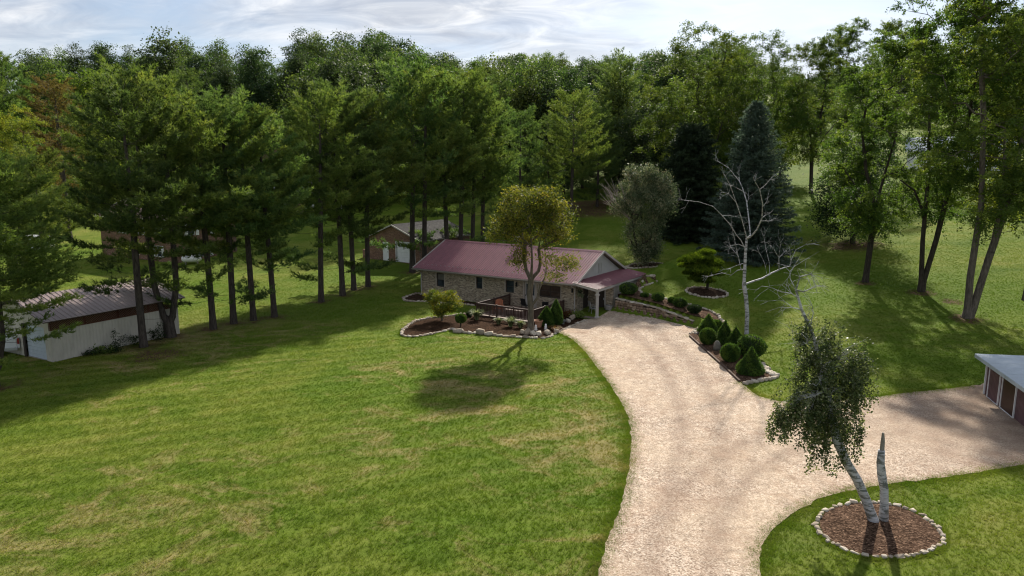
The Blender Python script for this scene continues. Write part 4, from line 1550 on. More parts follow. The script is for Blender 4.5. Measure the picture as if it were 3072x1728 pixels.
place_panels(sroof, sp1, 10, (-.5, -.35, SH - .04), (1, 0, 0), (0, SW / 2 + .35, SHR - SH + .12), (SL + .9) / 10)
place_panels(sroof, sp1, 10, (SL + .4, SW + .35, SH - .04), (-1, 0, 0), (0, -(SW / 2 + .35), SHR - SH + .12), (SL + .9) / 10)
MB().prism([(-.33, SH - .06), (SW / 2, SHR + .06), (SW + .33, SH - .06), (SW + .33, SH - .1), (SW / 2, SHR + .02), (-.33, SH - .1)], 'x', -.48, SL + .38).build('roof_deck', M['shutter'], sroof)

# ================================================================== metal-sided shed at the right edge
T0, T1 = gp(2953, 1183)[:2], gp(3067, 1278)[:2]
tdv = T1 - T0
tdv = tdv / np.hypot(*tdv)
barn = empty('metal_shed', (T0[0], T0[1], tz(*T0) - .02), math.atan2(tdv[1], tdv[0]))
tag(barn, 'maroon metal-sided shed with a pale grey low roof by the gravel', 'shed')
BL, BW, BH = 7.0, 6.0, 1.86
# local x runs along the wall that shows, local y points away from the drive
m = MB(); corr_wall_x(m, 0, .42, 0, -.2, BH, .12, .018); corr_wall_x(m, 1.78, 2.05, 0, -.2, BH, .12, .018); corr_wall_x(m, 3.6, BL, 0, -.2, BH, .12, .018); corr_wall_x(m, .42, 1.78, 0, BH - .12, BH, .12, .018)
corr_wall_x(m, 2.05, 3.6, 0, BH - .05, BH, .12, .018)
m.build('front_wall', M['maroonmetal'], barn)
m = MB(); corr_wall_y(m, 0, BW, 0, -.2, BH, .12, .018); corr_wall_y(m, 0, BW, BL, -.2, BH, .12, .018); corr_wall_x(m, 0, BL, BW, -.2, BH, .12, .018); m.build('side_wall', M['maroonmetal'], barn)
m = MB(); corr_wall_x(m, .46, 1.74, -.03, .05, BH - .16, .16, .02); dA = m.build('sliding_door', M['maroonmetal'], barn)
m = MB(); m.box(.42, .47, -.06, .0, .0, BH - .12); m.box(1.73, 1.78, -.06, .0, .0, BH - .12); m.box(.47, 1.73, -.06, .0, BH - .17, BH - .12); m.box(.47, 1.73, -.06, 0, 0, .05); m.build('door_trim', M['white'], dA)
m = MB(); m.box(2.09, 3.56, -.02, .02, .06, BH - .1); dB = m.build('sliding_door', M['browndoor'], barn)
m = MB(); m.box(2.05, 2.09, -.06, .0, .0, BH - .06); m.box(3.56, 3.62, -.06, .0, .0, BH - .06); m.box(2.09, 3.56, -.06, 0, .0, .055); m.build('door_trim', M['white'], dB)
MB().box(-.06, .02, -.06, .02, -.1, BH).build('corner_trim', M['white'], barn)
broof = empty('roof'); broof.parent = barn
bpn = ribbed_panel(.92, BW + 1.0, 4, M['roof_pale'], .02, .02)
place_panels(broof, bpn, 9, (-.45, -.45, BH + .12), (1, 0, 0), (0, BW + 1, .18), .92)
MB().box(-.45, 7.8, -.47, -.44, BH - .06, BH + .11).build('fascia', M['roof_pale'], broof)
MB().box(-.48, -.452, -.44, BW + .5, BH + .0, BH + .12).build('fascia', M['roof_pale'], broof)
MB().box(-.4, 7.8, -.42, BW + .5, BH + .06, BH + .085).build('roof_deck', M['shutter'], broof)

# ================================================================== brick garage behind the pines
gyaw = YAW
ga = empty('brick_garage', (-9.75, 74.35, 1.1), -gyaw)   # near right corner of its walls; local x runs left as negative
tag(ga, 'red brick garage with a white roll-up door behind the pines', 'garage')
GW, GL_, GE, GRD = 7.4, 8.6, 2.5, 3.95
gdr = (-3.4, -.62, .0, 2.24)
gpd = (-5.35, -4.45, .0, 2.1)
m = MB()
for a, b, c, d in wall_cells(-GW, 0, -.5, GE, [gdr, gpd]):
    m.box(a, b, 0, .2, c, d)
m.prism([(-GW, GE), (0, GE), (-GW / 2, GRD)], 'y', 0.001, .199)
m.build('front_wall', M['redbrick_x'], ga)
m = MB(); m.box(-.2, 0, .2, GL_, -.5, GE); m.build('side_wall', M['redbrick_y'], ga)
m = MB(); m.box(-GW, -GW + .2, .2, GL_, -.5, GE); m.build('side_wall', M['redbrick_y'], ga)
m = MB(); m.box(-GW, 0, GL_, GL_ + .2, -.5, GE); m.prism([(-GW, GE), (0, GE), (-GW / 2, GRD)], 'y', GL_ + .001, GL_ + .199); m.build('back_wall', M['redbrick_x'], ga)
MB().box(-GW - 1.3, -GW - .003, .3, .6, -.5, 1.0).build('wing_wall', M['redbrick_x'], ga)
rd = empty('roll_door'); rd.parent = ga
for i in range(4):
    MB().box(gdr[0] + .08, gdr[1] - .08, .1, .14, gdr[2] + .02 + i * .53, gdr[2] + .02 + (i + 1) * .53 - .012).build('door_panel', M['white'], rd)
for i in range(5):
    xx = gdr[0] + .24 + i * .5
    MB().box(xx, xx + .32, .085, .098, 1.72, 2.0).build('pane', M['glass'], rd)
m = MB()
m.box(gdr[0], gdr[0] + .078, -.03, .1, 0, 2.24); m.box(gdr[1] - .078, gdr[1], -.03, .1, 0, 2.24); m.box(gdr[0] + .08, gdr[1] - .08, -.03, .1, 2.15, 2.24)
m.build('door_casing', M['white'], ga)
pd = MB().box(gpd[0], gpd[1], .05, .1, gpd[2], gpd[3]).build('side_door', M['white'], ga)
MB().box(gpd[1] - .16, gpd[1] - .12, .0, .05, .95, 1.05).build('handle', M['black'], pd)
MB().box(gpd[1] + .4, gpd[1] + .52, -.12, -.002, 1.5, 1.78).build('wall_lantern', M['black'], ga)
groof = empty('roof'); groof.parent = ga
gs = math.hypot(GW / 2 + .3, GRD - GE + .1)
gpan = ribbed_panel((GL_ + .8) / 9, gs, 5, M['roof_dark'], .035, .025)
place_panels(groof, gpan, 9, (.3, -.3, GE - .02), (0, 1, 0), (-(GW / 2 + .3), 0, GRD - GE + .12), (GL_ + .8) / 9)
place_panels(groof, gpan, 9, (-GW - .3, GL_ + .5, GE - .02), (0, -1, 0), (GW / 2 + .3, 0, GRD - GE + .12), (GL_ + .8) / 9)
m = MB(); m.bar((.3, -.3, GE - .08), (-GW / 2, -.3, GRD + .04), .05, .14); m.bar((-GW - .3, -.3, GE - .08), (-GW / 2, -.3, GRD + .04), .05, .14); m.build('rake_board', M['greige'], groof)
MB().box(.2, .28, -.3, GL_ + .4, GE - .12, GE - .02).build('fascia', M['greige'], groof)

# ================================================================== neighbours' houses
def neighbour(name, loc, rz, Lx, Wy, eave, ridge, label, roofmat, wallx, wally, wins_front=(), wins_side=(), chim=None, porch_=False):
    h = empty(name, loc, rz)
    tag(h, label, 'house')
    holes = [(x, x + w, z, z + hh) for x, w, z, hh in wins_front]
    wall_x('front_wall', 0, Lx, -.8, eave, 0, .2, wallx, h, holes)
    wall_x('back_wall', 0, Lx, -.8, eave, Wy - .2, Wy, wallx, h)
    sh_ = [(y, y + w, z, z + hh) for y, w, z, hh in wins_side]
    wall_y('side_wall', .2, Wy - .2, -.8, eave, Lx - .2, Lx, wally, h, sh_)
    wall_y('side_wall', .2, Wy - .2, -.8, eave, 0, .2, wally, h)
    for a, b in ((.001, .199), (Lx - .199, Lx - .001)):
        MB().prism([(0, eave), (Wy, eave), (Wy / 2, ridge - .1)], 'x', a, b).build('gable_wall', wally, h)
    r_ = MB()
    r_.prism([(-.4, eave - .1), (Wy / 2, ridge), (Wy + .4, eave - .1), (Wy + .4, eave - .2), (Wy / 2, ridge - .12), (-.4, eave - .2)], 'x', -.4, Lx + .4)
    ro = r_.build('roof', roofmat, h)
    for x in (-.43, Lx + .4):
        t_ = MB(); t_.bar((x + .015, -.4, eave - .13), (x + .015, Wy / 2, ridge - .03), .03, .16); t_.bar((x + .015, Wy + .4, eave - .13), (x + .015, Wy / 2, ridge - .03), .03, .16)
        t_.build('rake_board', M['white'], ro)
    MB().box(-.4, Lx + .4, -.5, -.402, eave - .22, eave - .1).build('gutter', M['white'], ro)
    if chim:
        MB().box(chim[0], chim[0] + .8, chim[1], chim[1] + .6, eave, ridge + .8).build('chimney', wallx, ro)
    for x, w, z, hh in wins_front:
        wd = window_x(h, x, x + w, z, z + hh, .05, M['white'], M['glass'], 1, True, .07)
        for xx in (x - .42, x + w + .04):
            MB().box(xx, xx + .38, -.05, -.004, z, z + hh).build('shutter', M['white'], wd)
    for y, w, z, hh in wins_side:
        wd = window_y(h, y, y + w, z, z + hh, Lx - .05, M['white'], M['glass'], 1, True, .08)
        for yy in (y - .42, y + w + .04):
            MB().box(Lx + .004, Lx + .05, yy, yy + .38, z, z + hh).build('shutter', M['white'], wd)
    return h


# local x runs towards the gable that faces the drone; origin at the far left end of the long front
nang = math.atan2(-.5, .866)
nc = np.array([-37.3, 78.0])
n0 = nc - np.array([math.cos(nang), math.sin(nang)]) * 14
neighbour('brick_house', (n0[0], n0[1], .7), nang, 14, 8.2, 4.9, 6.9, 'two-storey red brick house with white shutters half hidden behind the pines', M['shingle'], M['redbrick_x'], M['redbrick_y'],
          [(10.6, .95, 2.9, 1.5), (7.6, .95, 2.9, 1.5), (4.2, .95, 2.9, 1.5), (10.6, .95, .5, 1.3), (6.0, .95, .5, 1.3)], [(1.7, 1.0, 2.9, 1.5), (5.0, 1.0, 2.9, 1.5), (3.2, 1.2, .4, 1.3)])
q = at(1000, 640, 108)
neighbour('brick_house', (q[0] - 11, q[1] + 4, tz(q[0] - 4, q[1])), -.35, 11, 7, 3.0, 5.2, 'low brick house with a pale grey roof deep behind the pine trunks', M['shingle_grey'], M['redbrick_x'], M['redbrick_y'],
          [(3, 1, 1.0, 1.2), (7, 1, 1.0, 1.2)], [(2, 1, 1.0, 1.2)])
q = at(2850, 470, 118)
neighbour('hill_house', (q[0] - 7, q[1], tz(q[0], q[1])), -.5, 15, 8, 2.8, 5.0, 'far brick house with a pale metal roof seen between the locust trunks', M['roof_pale'], M['white'], M['redbrick_y'],
          [(2, 1, 1.0, 1.2), (7, 1.2, .9, 1.3), (11, 1, 1.0, 1.2)], [(2, 1, 1.0, 1.2)])

# propane tank beside the brick house
q = gp(576, 792)
tk = empty('propane_tank', (q[0], q[1], q[2]), .3)
tag(tk, 'white round-ended gas tank on the grass by the brick house', 'tank')
m = MB()
prof = [(-1.05, .02), (-1.0, .22), (-.85, .36), (-.6, .42), (.6, .42), (.85, .36), (1.0, .22), (1.05, .02)]
m.tube([(x, 0, .62) for x, r in prof], [r for x, r in prof], 18)
m.build('shell', M['white'], tk, smooth=True)
for x in (-.6, .6):
    MB().box(x - .06, x + .06, -.3, .3, 0, .28).build('leg', M['block'], tk)
MB().lathe([(0, .2), (.14, .18), (.16, 0)], 14, (0, 0, 1.02)).build('valve_cap', M['white'], tk)

# utility pole on the far rise
q = gp(2388, 466)
up_ = empty('utility_pole', tuple(q))
tag(up_, 'weathered wooden utility pole on the far rise of the upper lawn', 'pole')
MB().tube([(0, 0, -.3), (0, 0, 5.2)], [.16, .11], 10).build('pole', M['polewood'], up_)
MB().box(-.06, .06, -.2, -.13, 3.2, 3.7).build('meter_box', M['galv'], up_)

# white pickup at the left edge, tail towards the drone
q = gp(20, 1078)
tr = empty('pickup_truck', (q[0] - .6, q[1] + .5, q[2]), .35)
tag(tr, 'white pickup truck parked behind the forked pine at the left edge', 'truck')
b_ = MB()
b_.prism([(-.95, .45), (-.98, .75), (-.95, 1.15), (.95, 1.15), (.98, .75), (.95, .45)], 'y', 0, 2.2)
b_.box(-.93, .93, 2.2, 3.9, .45, 1.12); b_.prism([(3.9, .45), (5.4, .45), (5.45, .7), (5.3, 1.02), (3.9, 1.12)], 'x', -.95, .95)
b_.prism([(2.25, 1.12), (2.35, 1.8), (3.3, 1.82), (3.95, 1.12)], 'x', -.84, .84)
b_.build('body', M['carwhite'], tr, bevel=.03)
MB().box(-.8, .8, -.03, -.001, .5, 1.1).build('tailgate', M['carwhite'], tr)
MB().box(-.75, .75, 2.24, 2.26, 1.22, 1.7).build('rear_window', M['glass'], tr)
for s in (-1, 1):
    MB().box(s * .9 - .05, s * .9 + .05, -.05, .02, .75, 1.1).build('tail_lamp', M['redlamp'], tr)
    for y in (1.0, 4.5):
        w_ = MB().tube([(s * .98 - .12 * s, y, .37), (s * .98 + .08 * s, y, .37)], .37, 18).build('wheel', M['tyre'], tr)
        MB().tube([(s * 1.065, y, .37), (s * 1.085, y, .37)], .2, 14).build('rim', M['galv'], w_)
MB().box(-.85, .85, -.18, -.05, .4, .55).build('bumper', M['galv'], tr)
# pale trailer parked far left
q = gp(25, 768)
cv = empty('camper_trailer', (q[0] - 2, q[1] + 1, q[2]), .2)
tag(cv, 'white camper trailer far off behind the pine trunks at the left edge', 'trailer')
MB().prism([(0, .5), (5.6, .5), (5.8, 1.2), (5.6, 2.2), (.3, 2.3), (-.1, 1.3)], 'y', 0, 2.1).build('body', M['carwhite'], cv, bevel=.05)
MB().box(1.0, 1.9, -.03, -.002, 1.3, 1.8).build('window', M['glass'], cv)
MB().box(3.2, 4.1, -.03, -.002, 1.3, 1.8).build('window', M['glass'], cv)
for y in (.15, 1.95):
    MB().tube([(2.8, y - .1, .33), (2.8, y + .1, .33)], .33, 16).build('wheel', M['tyre'], cv)

# ------------------------------------------------------------------ garden odds and ends
q = zg(335, 990)
pt = MB().lathe([(0, 0), (.2, 0), (.29, .42), (.33, .44), (.33, .52), (.28, .52), (.26, .42), (0, .40)], 20)
o = pt.build('clay_pot', M['terracotta'], None, smooth=False)
o.location = (q[0], q[1], tz(*q) + .06)
tag(o, 'empty clay pot beside the trunk of the bronze-leaved tree', 'pot')
rs = np.random.RandomState(5)
for i, (x, y, s, lab) in enumerate([(55, 1110, .42, 'round grey boulder left of the tall tree trunk\'s foot'), (135, 1120, .52, 'pinkish round boulder at the tall tree trunk\'s foot'), (235, 1130, .45, 'grey boulder just right of the tall tree trunk\'s foot'),
                               (330, 1130, .42, 'pale boulder in front of the clay pot'), (500, 1110, .42, 'pale boulder near the gravel corner of the bed'), (660, 1085, .36, 'small boulder where the bed meets the gravel'),
                               (945, 845, .5, 'white rock below the dark porch corner plant'), (870, 895, .4, 'flat pale rock at the gravel edge by the deck steps')]):
    q = zg(x, y)
    o = link(bpy.data.objects.new('boulder', STONES[i % 6]))
    o.location = (q[0], q[1], tz(*q) + s * .35)
    o.scale = (s, s * .9, s * .75)
    o.rotation_euler = (rs.rand(), rs.rand(), rs.rand() * 6)
    tag(o, lab, 'boulder')
for x, y, lab in ((285, 1050, 'small white garden figure left of the clay pot\'s front'), (465, 1030, 'small white garden figure right of the clay pot')):
    q = zg(x, y)
    m = MB().lathe([(0, 0), (.11, 0), (.12, .06), (.08, .16), (.1, .22), (.06, .28), (.075, .34), (.05, .41), (0, .43)], 12)
    o = m.build('garden_figure', M['white'], None, smooth=True)
    o.location = (q[0], q[1], tz(*q) + .04)
    tag(o, lab, 'ornament')
M['cairn'] = plain('mossy_grey_stone', (.13, .12, .10), .9, .3, 8, bmp=.5)
q = zt(915, 830)
o = MB().lathe([(0, 0), (.22, 0), (.23, .18), (.19, .4), (.1, .56), (0, .6)], 16).build('stone_cairn', M['cairn'], None, smooth=True)
o.location = (q[0], q[1], tz(*q) + .1)
tag(o, 'small grey stone cone between the clipped shrubs at the drive', 'ornament')
q = zg(1600, 660)
o = MB().lathe([(0, 0), (.28, 0), (.34, .3), (.3, .32), (.26, .1), (0, .08)], 16).build('stone_trough', M['block'], None)
o.location = (q[0], q[1], tz(*q) + .02)
tag(o, 'grey stone bowl planter at the porch end of the retaining wall', 'planter')

# ------------------------------------------------------------------ vegetation builders
class Skel:
    """branch skeleton: nodes with parents; radii follow what each node carries"""

    def __init__(self):
        self.p, self.par = [], []

    def node(self, p, par):
        self.p.append(np.array(p, float))
        self.par.append(par)
        return len(self.p) - 1

    def chain(self, pts, par):
        for q in pts:
            par = self.node(q, par)
        return par

    def mesh(self, mat, r_tip=.012, power=.46, r_min=0.0, nside=6, rmax=None, flare=0.0, name='trunk', keep=None):
        n = len(self.p)
        P = np.array(self.p)
        par = np.array(self.par)
        nch = np.zeros(n, int)
        for q in par:
            if q >= 0:
                nch[q] += 1
        cnt = np.where(nch == 0, 1.0, 0.0)
        for i in range(n - 1, -1, -1):
            if par[i] >= 0:
                cnt[par[i]] += cnt[i]
        if rmax:                                  # tips keep r_tip, the foot comes out at rmax
            power = math.log(max(rmax / r_tip, 1.01)) / math.log(max(cnt.max(), 2))
        r = np.maximum(r_tip * cnt ** power, r_min)
        for i_, m_ in getattr(self, 'minr', {}).items():
            r[i_] = max(r[i_], m_)
        if flare:
            r = r * (1 + flare * np.exp(-np.maximum(P[:, 2], 0) / .5))
        e = [(par[i], i) for i in range(n) if par[i] >= 0]
        A = P[[a for a, b in e]]
        B = P[[b for a, b in e]]
        rb = r[[b for a, b in e]]
        ra = np.minimum(r[[a for a, b in e]], rb * 1.45)
        d = B - A
        d /= np.linalg.norm(d, axis=1, keepdims=True) + 1e-9
        s = np.cross(d, np.array([0.17, 0.31, 0.93]))
        s /= np.linalg.norm(s, axis=1, keepdims=True) + 1e-9
        t = np.cross(d, s)
        ang = np.linspace(0, 2 * math.pi, nside, endpoint=False)
        ring = s[:, None] * np.cos(ang)[None, :, None] + t[:, None] * np.sin(ang)[None, :, None]
        V = np.concatenate([A[:, None] + ring * ra[:, None, None], B[:, None] + d[:, None] * (rb * .35)[:, None, None] + ring * rb[:, None, None]], 1)
        k = np.arange(nside)
        f = np.stack([k, (k + 1) % nside, nside + (k + 1) % nside, nside + k], 1)
        F_ = (np.arange(len(e)) * 2 * nside)[:, None, None] + f[None]
        self.r = r
        return npmesh(name, V.reshape(-1, 3), F_.reshape(-1, 4), mat, smooth=True)


def unit(v):
    return v / (np.linalg.norm(v, axis=-1, keepdims=True) + 1e-9)


def leaves(rs_, C, n_each, spread, size, up=.35, aspect=.55, rnd_c=None, droop=None, rvar=.3):
    """diamond leaves scattered round the centres C; spread is (sx,sy,sz) or one per centre"""
    C = np.asarray(C)
    m = len(C)
    sp_ = np.broadcast_to(np.asarray(spread, float), (m, 3)) if np.ndim(spread) < 2 else spread
    P = np.repeat(C, n_each, 0) + rs_.randn(m * n_each, 3) * np.repeat(sp_, n_each, 0) * np.array([1, 1, 1])
    n = len(P)
    nr = unit(rs_.randn(n, 3) + np.array([0, 0, up * 3]))
    d = unit(np.cross(nr, rs_.randn(n, 3)))
    if droop is not None:
        d = unit(d + np.array([0, 0, -droop]))
    w = unit(np.cross(nr, d))
    s = size * (0.6 + .8 * rs_.rand(n, 1))
    V = np.stack([P - d * s * .5, P + w * s * aspect * .5, P + d * s * .5, P - w * s * aspect * .5], 1)
    F_ = np.arange(n * 4).reshape(-1, 4)
    if rnd_c is None:
        rnd_c = rs_.rand(m)
    rv = np.clip(np.repeat(rnd_c, n_each) + rs_.randn(n) * rvar * .5, 0, 1)
    return V.reshape(-1, 3), F_, np.repeat(rv, 4)


def needles(rs_, C, D, n_each, length, width, spread=.8, up=.25, rnd_c=None):
    """brushes of thin needles; C centres, D growing directions"""
    m = len(C)
    Dn = unit(np.repeat(D, n_each, 0) + rs_.randn(m * n_each, 3) * spread + np.array([0, 0, up]))
    P = np.repeat(C, n_each, 0)
    n = len(P)
    w = unit(np.cross(Dn, rs_.randn(n, 3)))
    l = length * (.65 + .7 * rs_.rand(n, 1))
    V = np.stack([P - w * width * .5, P + w * width * .5, P + Dn * l], 1)
    F_ = np.arange(n * 3).reshape(-1, 3)
    if rnd_c is None:
        rnd_c = rs_.rand(m)
    rv = np.clip(np.repeat(rnd_c, n_each) + rs_.randn(n) * .12, 0, 1)
    return V.reshape(-1, 3), F_, np.repeat(rv, 3)


def sprays(rs_, C, n_tw, n_leaf, length, jit, size, tones, centre, aspect=.5, sag=.35, up=.3):
    """leaves strung along short twigs that fan out from the centres C, away from the crown's middle"""
    m = len(C)
    out = unit(C - centre) * np.array([1, 1, .4])
    D = unit(np.repeat(out, n_tw, 0) * .8 + rs_.randn(m * n_tw, 3) * np.array([.8, .8, .45]) + np.array([0, 0, .15]))
    ln = length * rs_.uniform(.5, 1.25, (m * n_tw, 1))
    P0 = np.repeat(C, n_tw, 0)
    u = rs_.rand(m * n_tw, n_leaf) ** .7
    P = P0[:, None] + D[:, None] * (ln * u)[..., None] - np.array([0, 0, 1.]) * (sag * ln * u * u)[..., None] + rs_.randn(m * n_tw, n_leaf, 3) * jit
    tn = np.repeat(np.repeat(tones, n_tw) + rs_.randn(m * n_tw) * .1, n_leaf)
    return leaves(rs_, P.reshape(-1, 3), 1, (0, 0, 0), size, up, aspect, np.clip(tn, 0, 1), None, .2)


def joinvf(parts):
    V, F_, Rr, b = [], [], [], 0
    for v, f, r in parts:
        V.append(v); F_.append(f + b); Rr.append(r)
        b += len(v)
    return np.concatenate(V), np.concatenate(F_), np.concatenate(Rr)


def tree(name, loc, trunk_me, crown_me, label, cat, group=None, rz=0.0, sc=1.0, tilt=None):
    r_ = empty(name, tuple(loc), rz)
    r_.scale = (sc, sc, sc) if not hasattr(sc, '__len__') else sc
    if tilt:
        r_.rotation_euler = (tilt[0], tilt[1], rz)
    tag(r_, label, cat, group)
    if trunk_me:
        mobj('trunk', trunk_me, r_)
    if crown_me:
        mobj('crown', crown_me, r_)
    return r_


def make_pine(seed, h=18.0, cb=.28, spread=3.6, mat=None, nn=10, nl=.34, dens=1.5, double=False, r0=None, skirt=.5):
    rs_ = np.random.RandomState(seed)
    sk = Skel()
    C, D, RC = [], [], []
    stems = [(0.0, 0.0)] if not double else [(-.55, .1), (.6, -.1)]
    root = sk.node((0, 0, -.4), -1)
    base = sk.chain([(0, 0, .2), (0, 0, 1.2)], root)
    for si, (ox, oy) in enumerate(stems):
        par = base
        bend = rs_.randn(2) * .35
        sh = h * (1 if si == 0 else .93)
        zz = 1.2
        az0 = rs_.rand() * 6.28
        nodes = []
        while zz < sh - .3:
            zz += .5
            f = zz / sh
            x = ox * min(1, zz / 4) * (1.2 if double else 1) + bend[0] * math.sin(f * 3) * f
            y = oy * min(1, zz / 4) + bend[1] * math.sin(f * 2.4) * f
            par = sk.node((x, y, zz), par)
            nodes.append((par, f, np.array([x, y, zz])))
        for ni, (nd, f, pos) in enumerate(nodes):
            t = min(1.0, (f - cb) / (1 - cb))
            if t < 0:
                if rs_.rand() < .55 and f > .1:       # dead stubs
                    az = rs_.rand() * 6.28
                    l = rs_.uniform(.4, 1.9)
                    dv = np.array([math.cos(az), math.sin(az), rs_.uniform(-.25, .15)])
                    sk.chain([pos + dv * l * .5, pos + dv * l + np.array([0, 0, rs_.randn() * .1])], nd)
                if f < .15 or rs_.rand() > skirt:
                    continue
                t = .02
            if ni % 2 and t < .9:
                continue
            nb = rs_.randint(5, 8) if t > .2 or cb < .1 else rs_.randint(1, 4)
            if t > .93:
                nb = 3
            for b in range(nb):
                az = az0 + b * 6.283 / nb + rs_.randn() * .4 + ni * 2.2
                Lb = spread * min(1.0, .66 + 1.1 * t) * (1.03 - t) ** .42 * rs_.uniform(.5, 1.2) + .5
                el = -.08 + .6 * t ** 1.3 + rs_.randn() * .13
                dv = np.array([math.cos(az) * math.cos(el), math.sin(az) * math.cos(el), math.sin(el)])
                side = np.array([-math.sin(az), math.cos(az), 0])
                nseg = max(3, int(Lb / .5))
                pts = []
                for s in range(1, nseg + 1):
                    u = s / nseg
                    pts.append(pos + dv * Lb * u + np.array([0, 0, (u ** 2.0) * .22 * Lb - .05 * Lb * math.sin(u * 3.14)]) + side * math.sin(u * 2 + b) * .08 * Lb)
                par2 = nd
                tone = rs_.rand() * .55 + .02
                for s, q in enumerate(pts):
                    par2 = sk.node(q, par2)
                    u = (s + 1) / nseg
                    if u < .34 and t < .9:
                        continue
                    ntw = int(round((2 + (u > .5)) * dens + rs_.rand() * .6))
                    for k in range(ntw):
                        sgn = 1 if (k + s) % 2 else -1
                        tl = (.22 + .42 * (1 - abs(u - .7))) * (.34 * Lb + .5) * rs_.uniform(.5, 1.2)
                        td = unit(dv * rs_.uniform(.4, 1.0) + side * sgn * rs_.uniform(.3, 1.1) + np.array([0, 0, rs_.uniform(-.05, .5)]))
                        nt = max(2, int(tl / .17))
                        tn = tone + rs_.randn() * .13
                        for j in range(1, nt + 1):
                            uu = j / nt
                            if uu < .2 and nt > 3:
                                continue
                            C.append(q + td * tl * uu + np.array([0, 0, .12 * tl * uu * uu]) + rs_.randn(3) * .06)
                            D.append(td + np.array([0, 0, .45]))
                            RC.append(tn + .3 * rs_.rand())
                C.append(pts[-1]); D.append(dv + np.array([0, 0, .4])); RC.append(tone + .25)
        C.append(nodes[-1][2] + np.array([0, 0, .2])); D.append(np.array([0, 0, 1.])); RC.append(.5)
    tm = sk.mesh(M['bark_pine'], .012, .40, nside=7, rmax=r0 or (.012 * h + .03), flare=.35)
    V, F_, Rr = needles(rs_, np.array(C), np.array(D), nn, nl, .05, .75, .18, np.clip(np.array(RC), 0, 1))
    return tm, npmesh('crown', V, F_, mat or M['pine_a'], Rr)


def attach(sk, targets, start, rs_, jitter=.08, rise=.15, minseg=.7):
    """grow the skeleton to reach each target from the nearest point already there"""
    targets = sorted(targets, key=lambda q: np.linalg.norm(q - sk.p[start]))
    for q in targets:
        P = np.array(sk.p)
        v = q - P
        d = np.linalg.norm(v, axis=1)
        cost = d + 1.2 * np.maximum(0, P[:, 2] - q[2] + .1 * d) + .5 * np.maximum(0, .25 * d - v[:, 2])
        cost[:max(0, start)] += 1.5
        j = int(np.argmin(cost))
        n = max(1, int(d[j] / minseg))
        a = P[j]
        pts = []
        for s in range(1, n + 1):
            u = s / n
            w = a + (q - a) * u
            if s < n:
                w = w + rs_.randn(3) * jitter * d[j] * .5 + np.array([0, 0, rise * d[j] * math.sin(u * 3.14159) * .35])
            pts.append(w)
        sk.chain(pts, j)


def shell_targets(rs_, lobes, n, inner=.45):
    """points in the outer part of a set of ellipsoidal lobes (cx,cy,cz,rx,ry,rz)"""
    vol = np.array([l[3] * l[4] * l[5] for l in lobes]) ** .75
    out, li = [], []
    for _ in range(n):
        k = rs_.choice(len(lobes), p=vol / vol.sum())
        l = lobes[k]
        d = unit(rs_.randn(3))
        rr = inner + (1 - inner) * rs_.rand() ** .6
        out.append(np.array(l[:3]) + d * rr * np.array(l[3:]))
        li.append(k)
    return out, li


def make_leafy(seed, lobes, trunk, n_cl, n_leaf, spread, size, leaf, bark, r0, up=.3, inner=.4, aspect=.55, flare=.3, rise=.15, tone=None, droop=None, nside=7, extra=None, rtip=.012, spray=None):
    """trunk: list of stems, each a list of points; lobes: crown volumes"""
    rs_ = np.random.RandomState(seed)
    sk = Skel()
    sk.minr = {}
    root = sk.node(np.array(trunk[0][0]) - np.array([0, 0, .4]), -1)
    first = None
    for st in trunk:
        pts = [np.array(q, float) for q in st]
        dense = []
        for a, b in zip(pts[:-1], pts[1:]):
            k = max(1, int(np.linalg.norm(b - a) / .6))
            dense += [a + (b - a) * (i / k) for i in range(k)]
        dense.append(pts[-1])
        n0_ = len(sk.p)
        if first is None:
            sk.chain(dense, root)
            first = len(sk.p) - 1
        else:
            P = np.array(sk.p)
            j = int(np.argmin(np.linalg.norm(P - dense[0], axis=1)))
            sk.chain(dense[1:], j)
        low_ = dense[0][2] < 1.0
        for i_ in range(n0_, len(sk.p)):
            fr_ = (i_ - n0_) / max(1, len(sk.p) - n0_)
            sk.minr[i_] = r0 * (.78 if low_ else .38) * (1 - .72 * fr_)
    start = max(2, int(len(sk.p) * .35))
    tg, li = shell_targets(rs_, lobes, n_cl, inner)
    attach(sk, tg, start, rs_, rise=rise)
    tm = sk.mesh(bark, rtip, .42, nside=nside, rmax=r0, flare=flare)
    C = np.array(tg)
    tones = np.clip(.45 + rs_.randn(len(C)) * .22, 0, 1)
    if tone is not None:
        tones = np.clip(np.array([tone(q) for q in C]) + rs_.randn(len(C)) * .14, 0, 1)
    if spray:
        V, F_, Rr = sprays(rs_, C, spray[0], n_leaf // spray[0], spray[1], spray[2], size, tones, C.mean(0) - np.array([0, 0, 2.0]), aspect)
    else:
        V, F_, Rr = leaves(rs_, C, n_leaf, spread, size, up, aspect, tones, droop)
    if extra is not None:
        V, F_, Rr = joinvf([(V, F_, Rr), extra])
    return tm, npmesh('crown', V, F_, leaf, Rr)


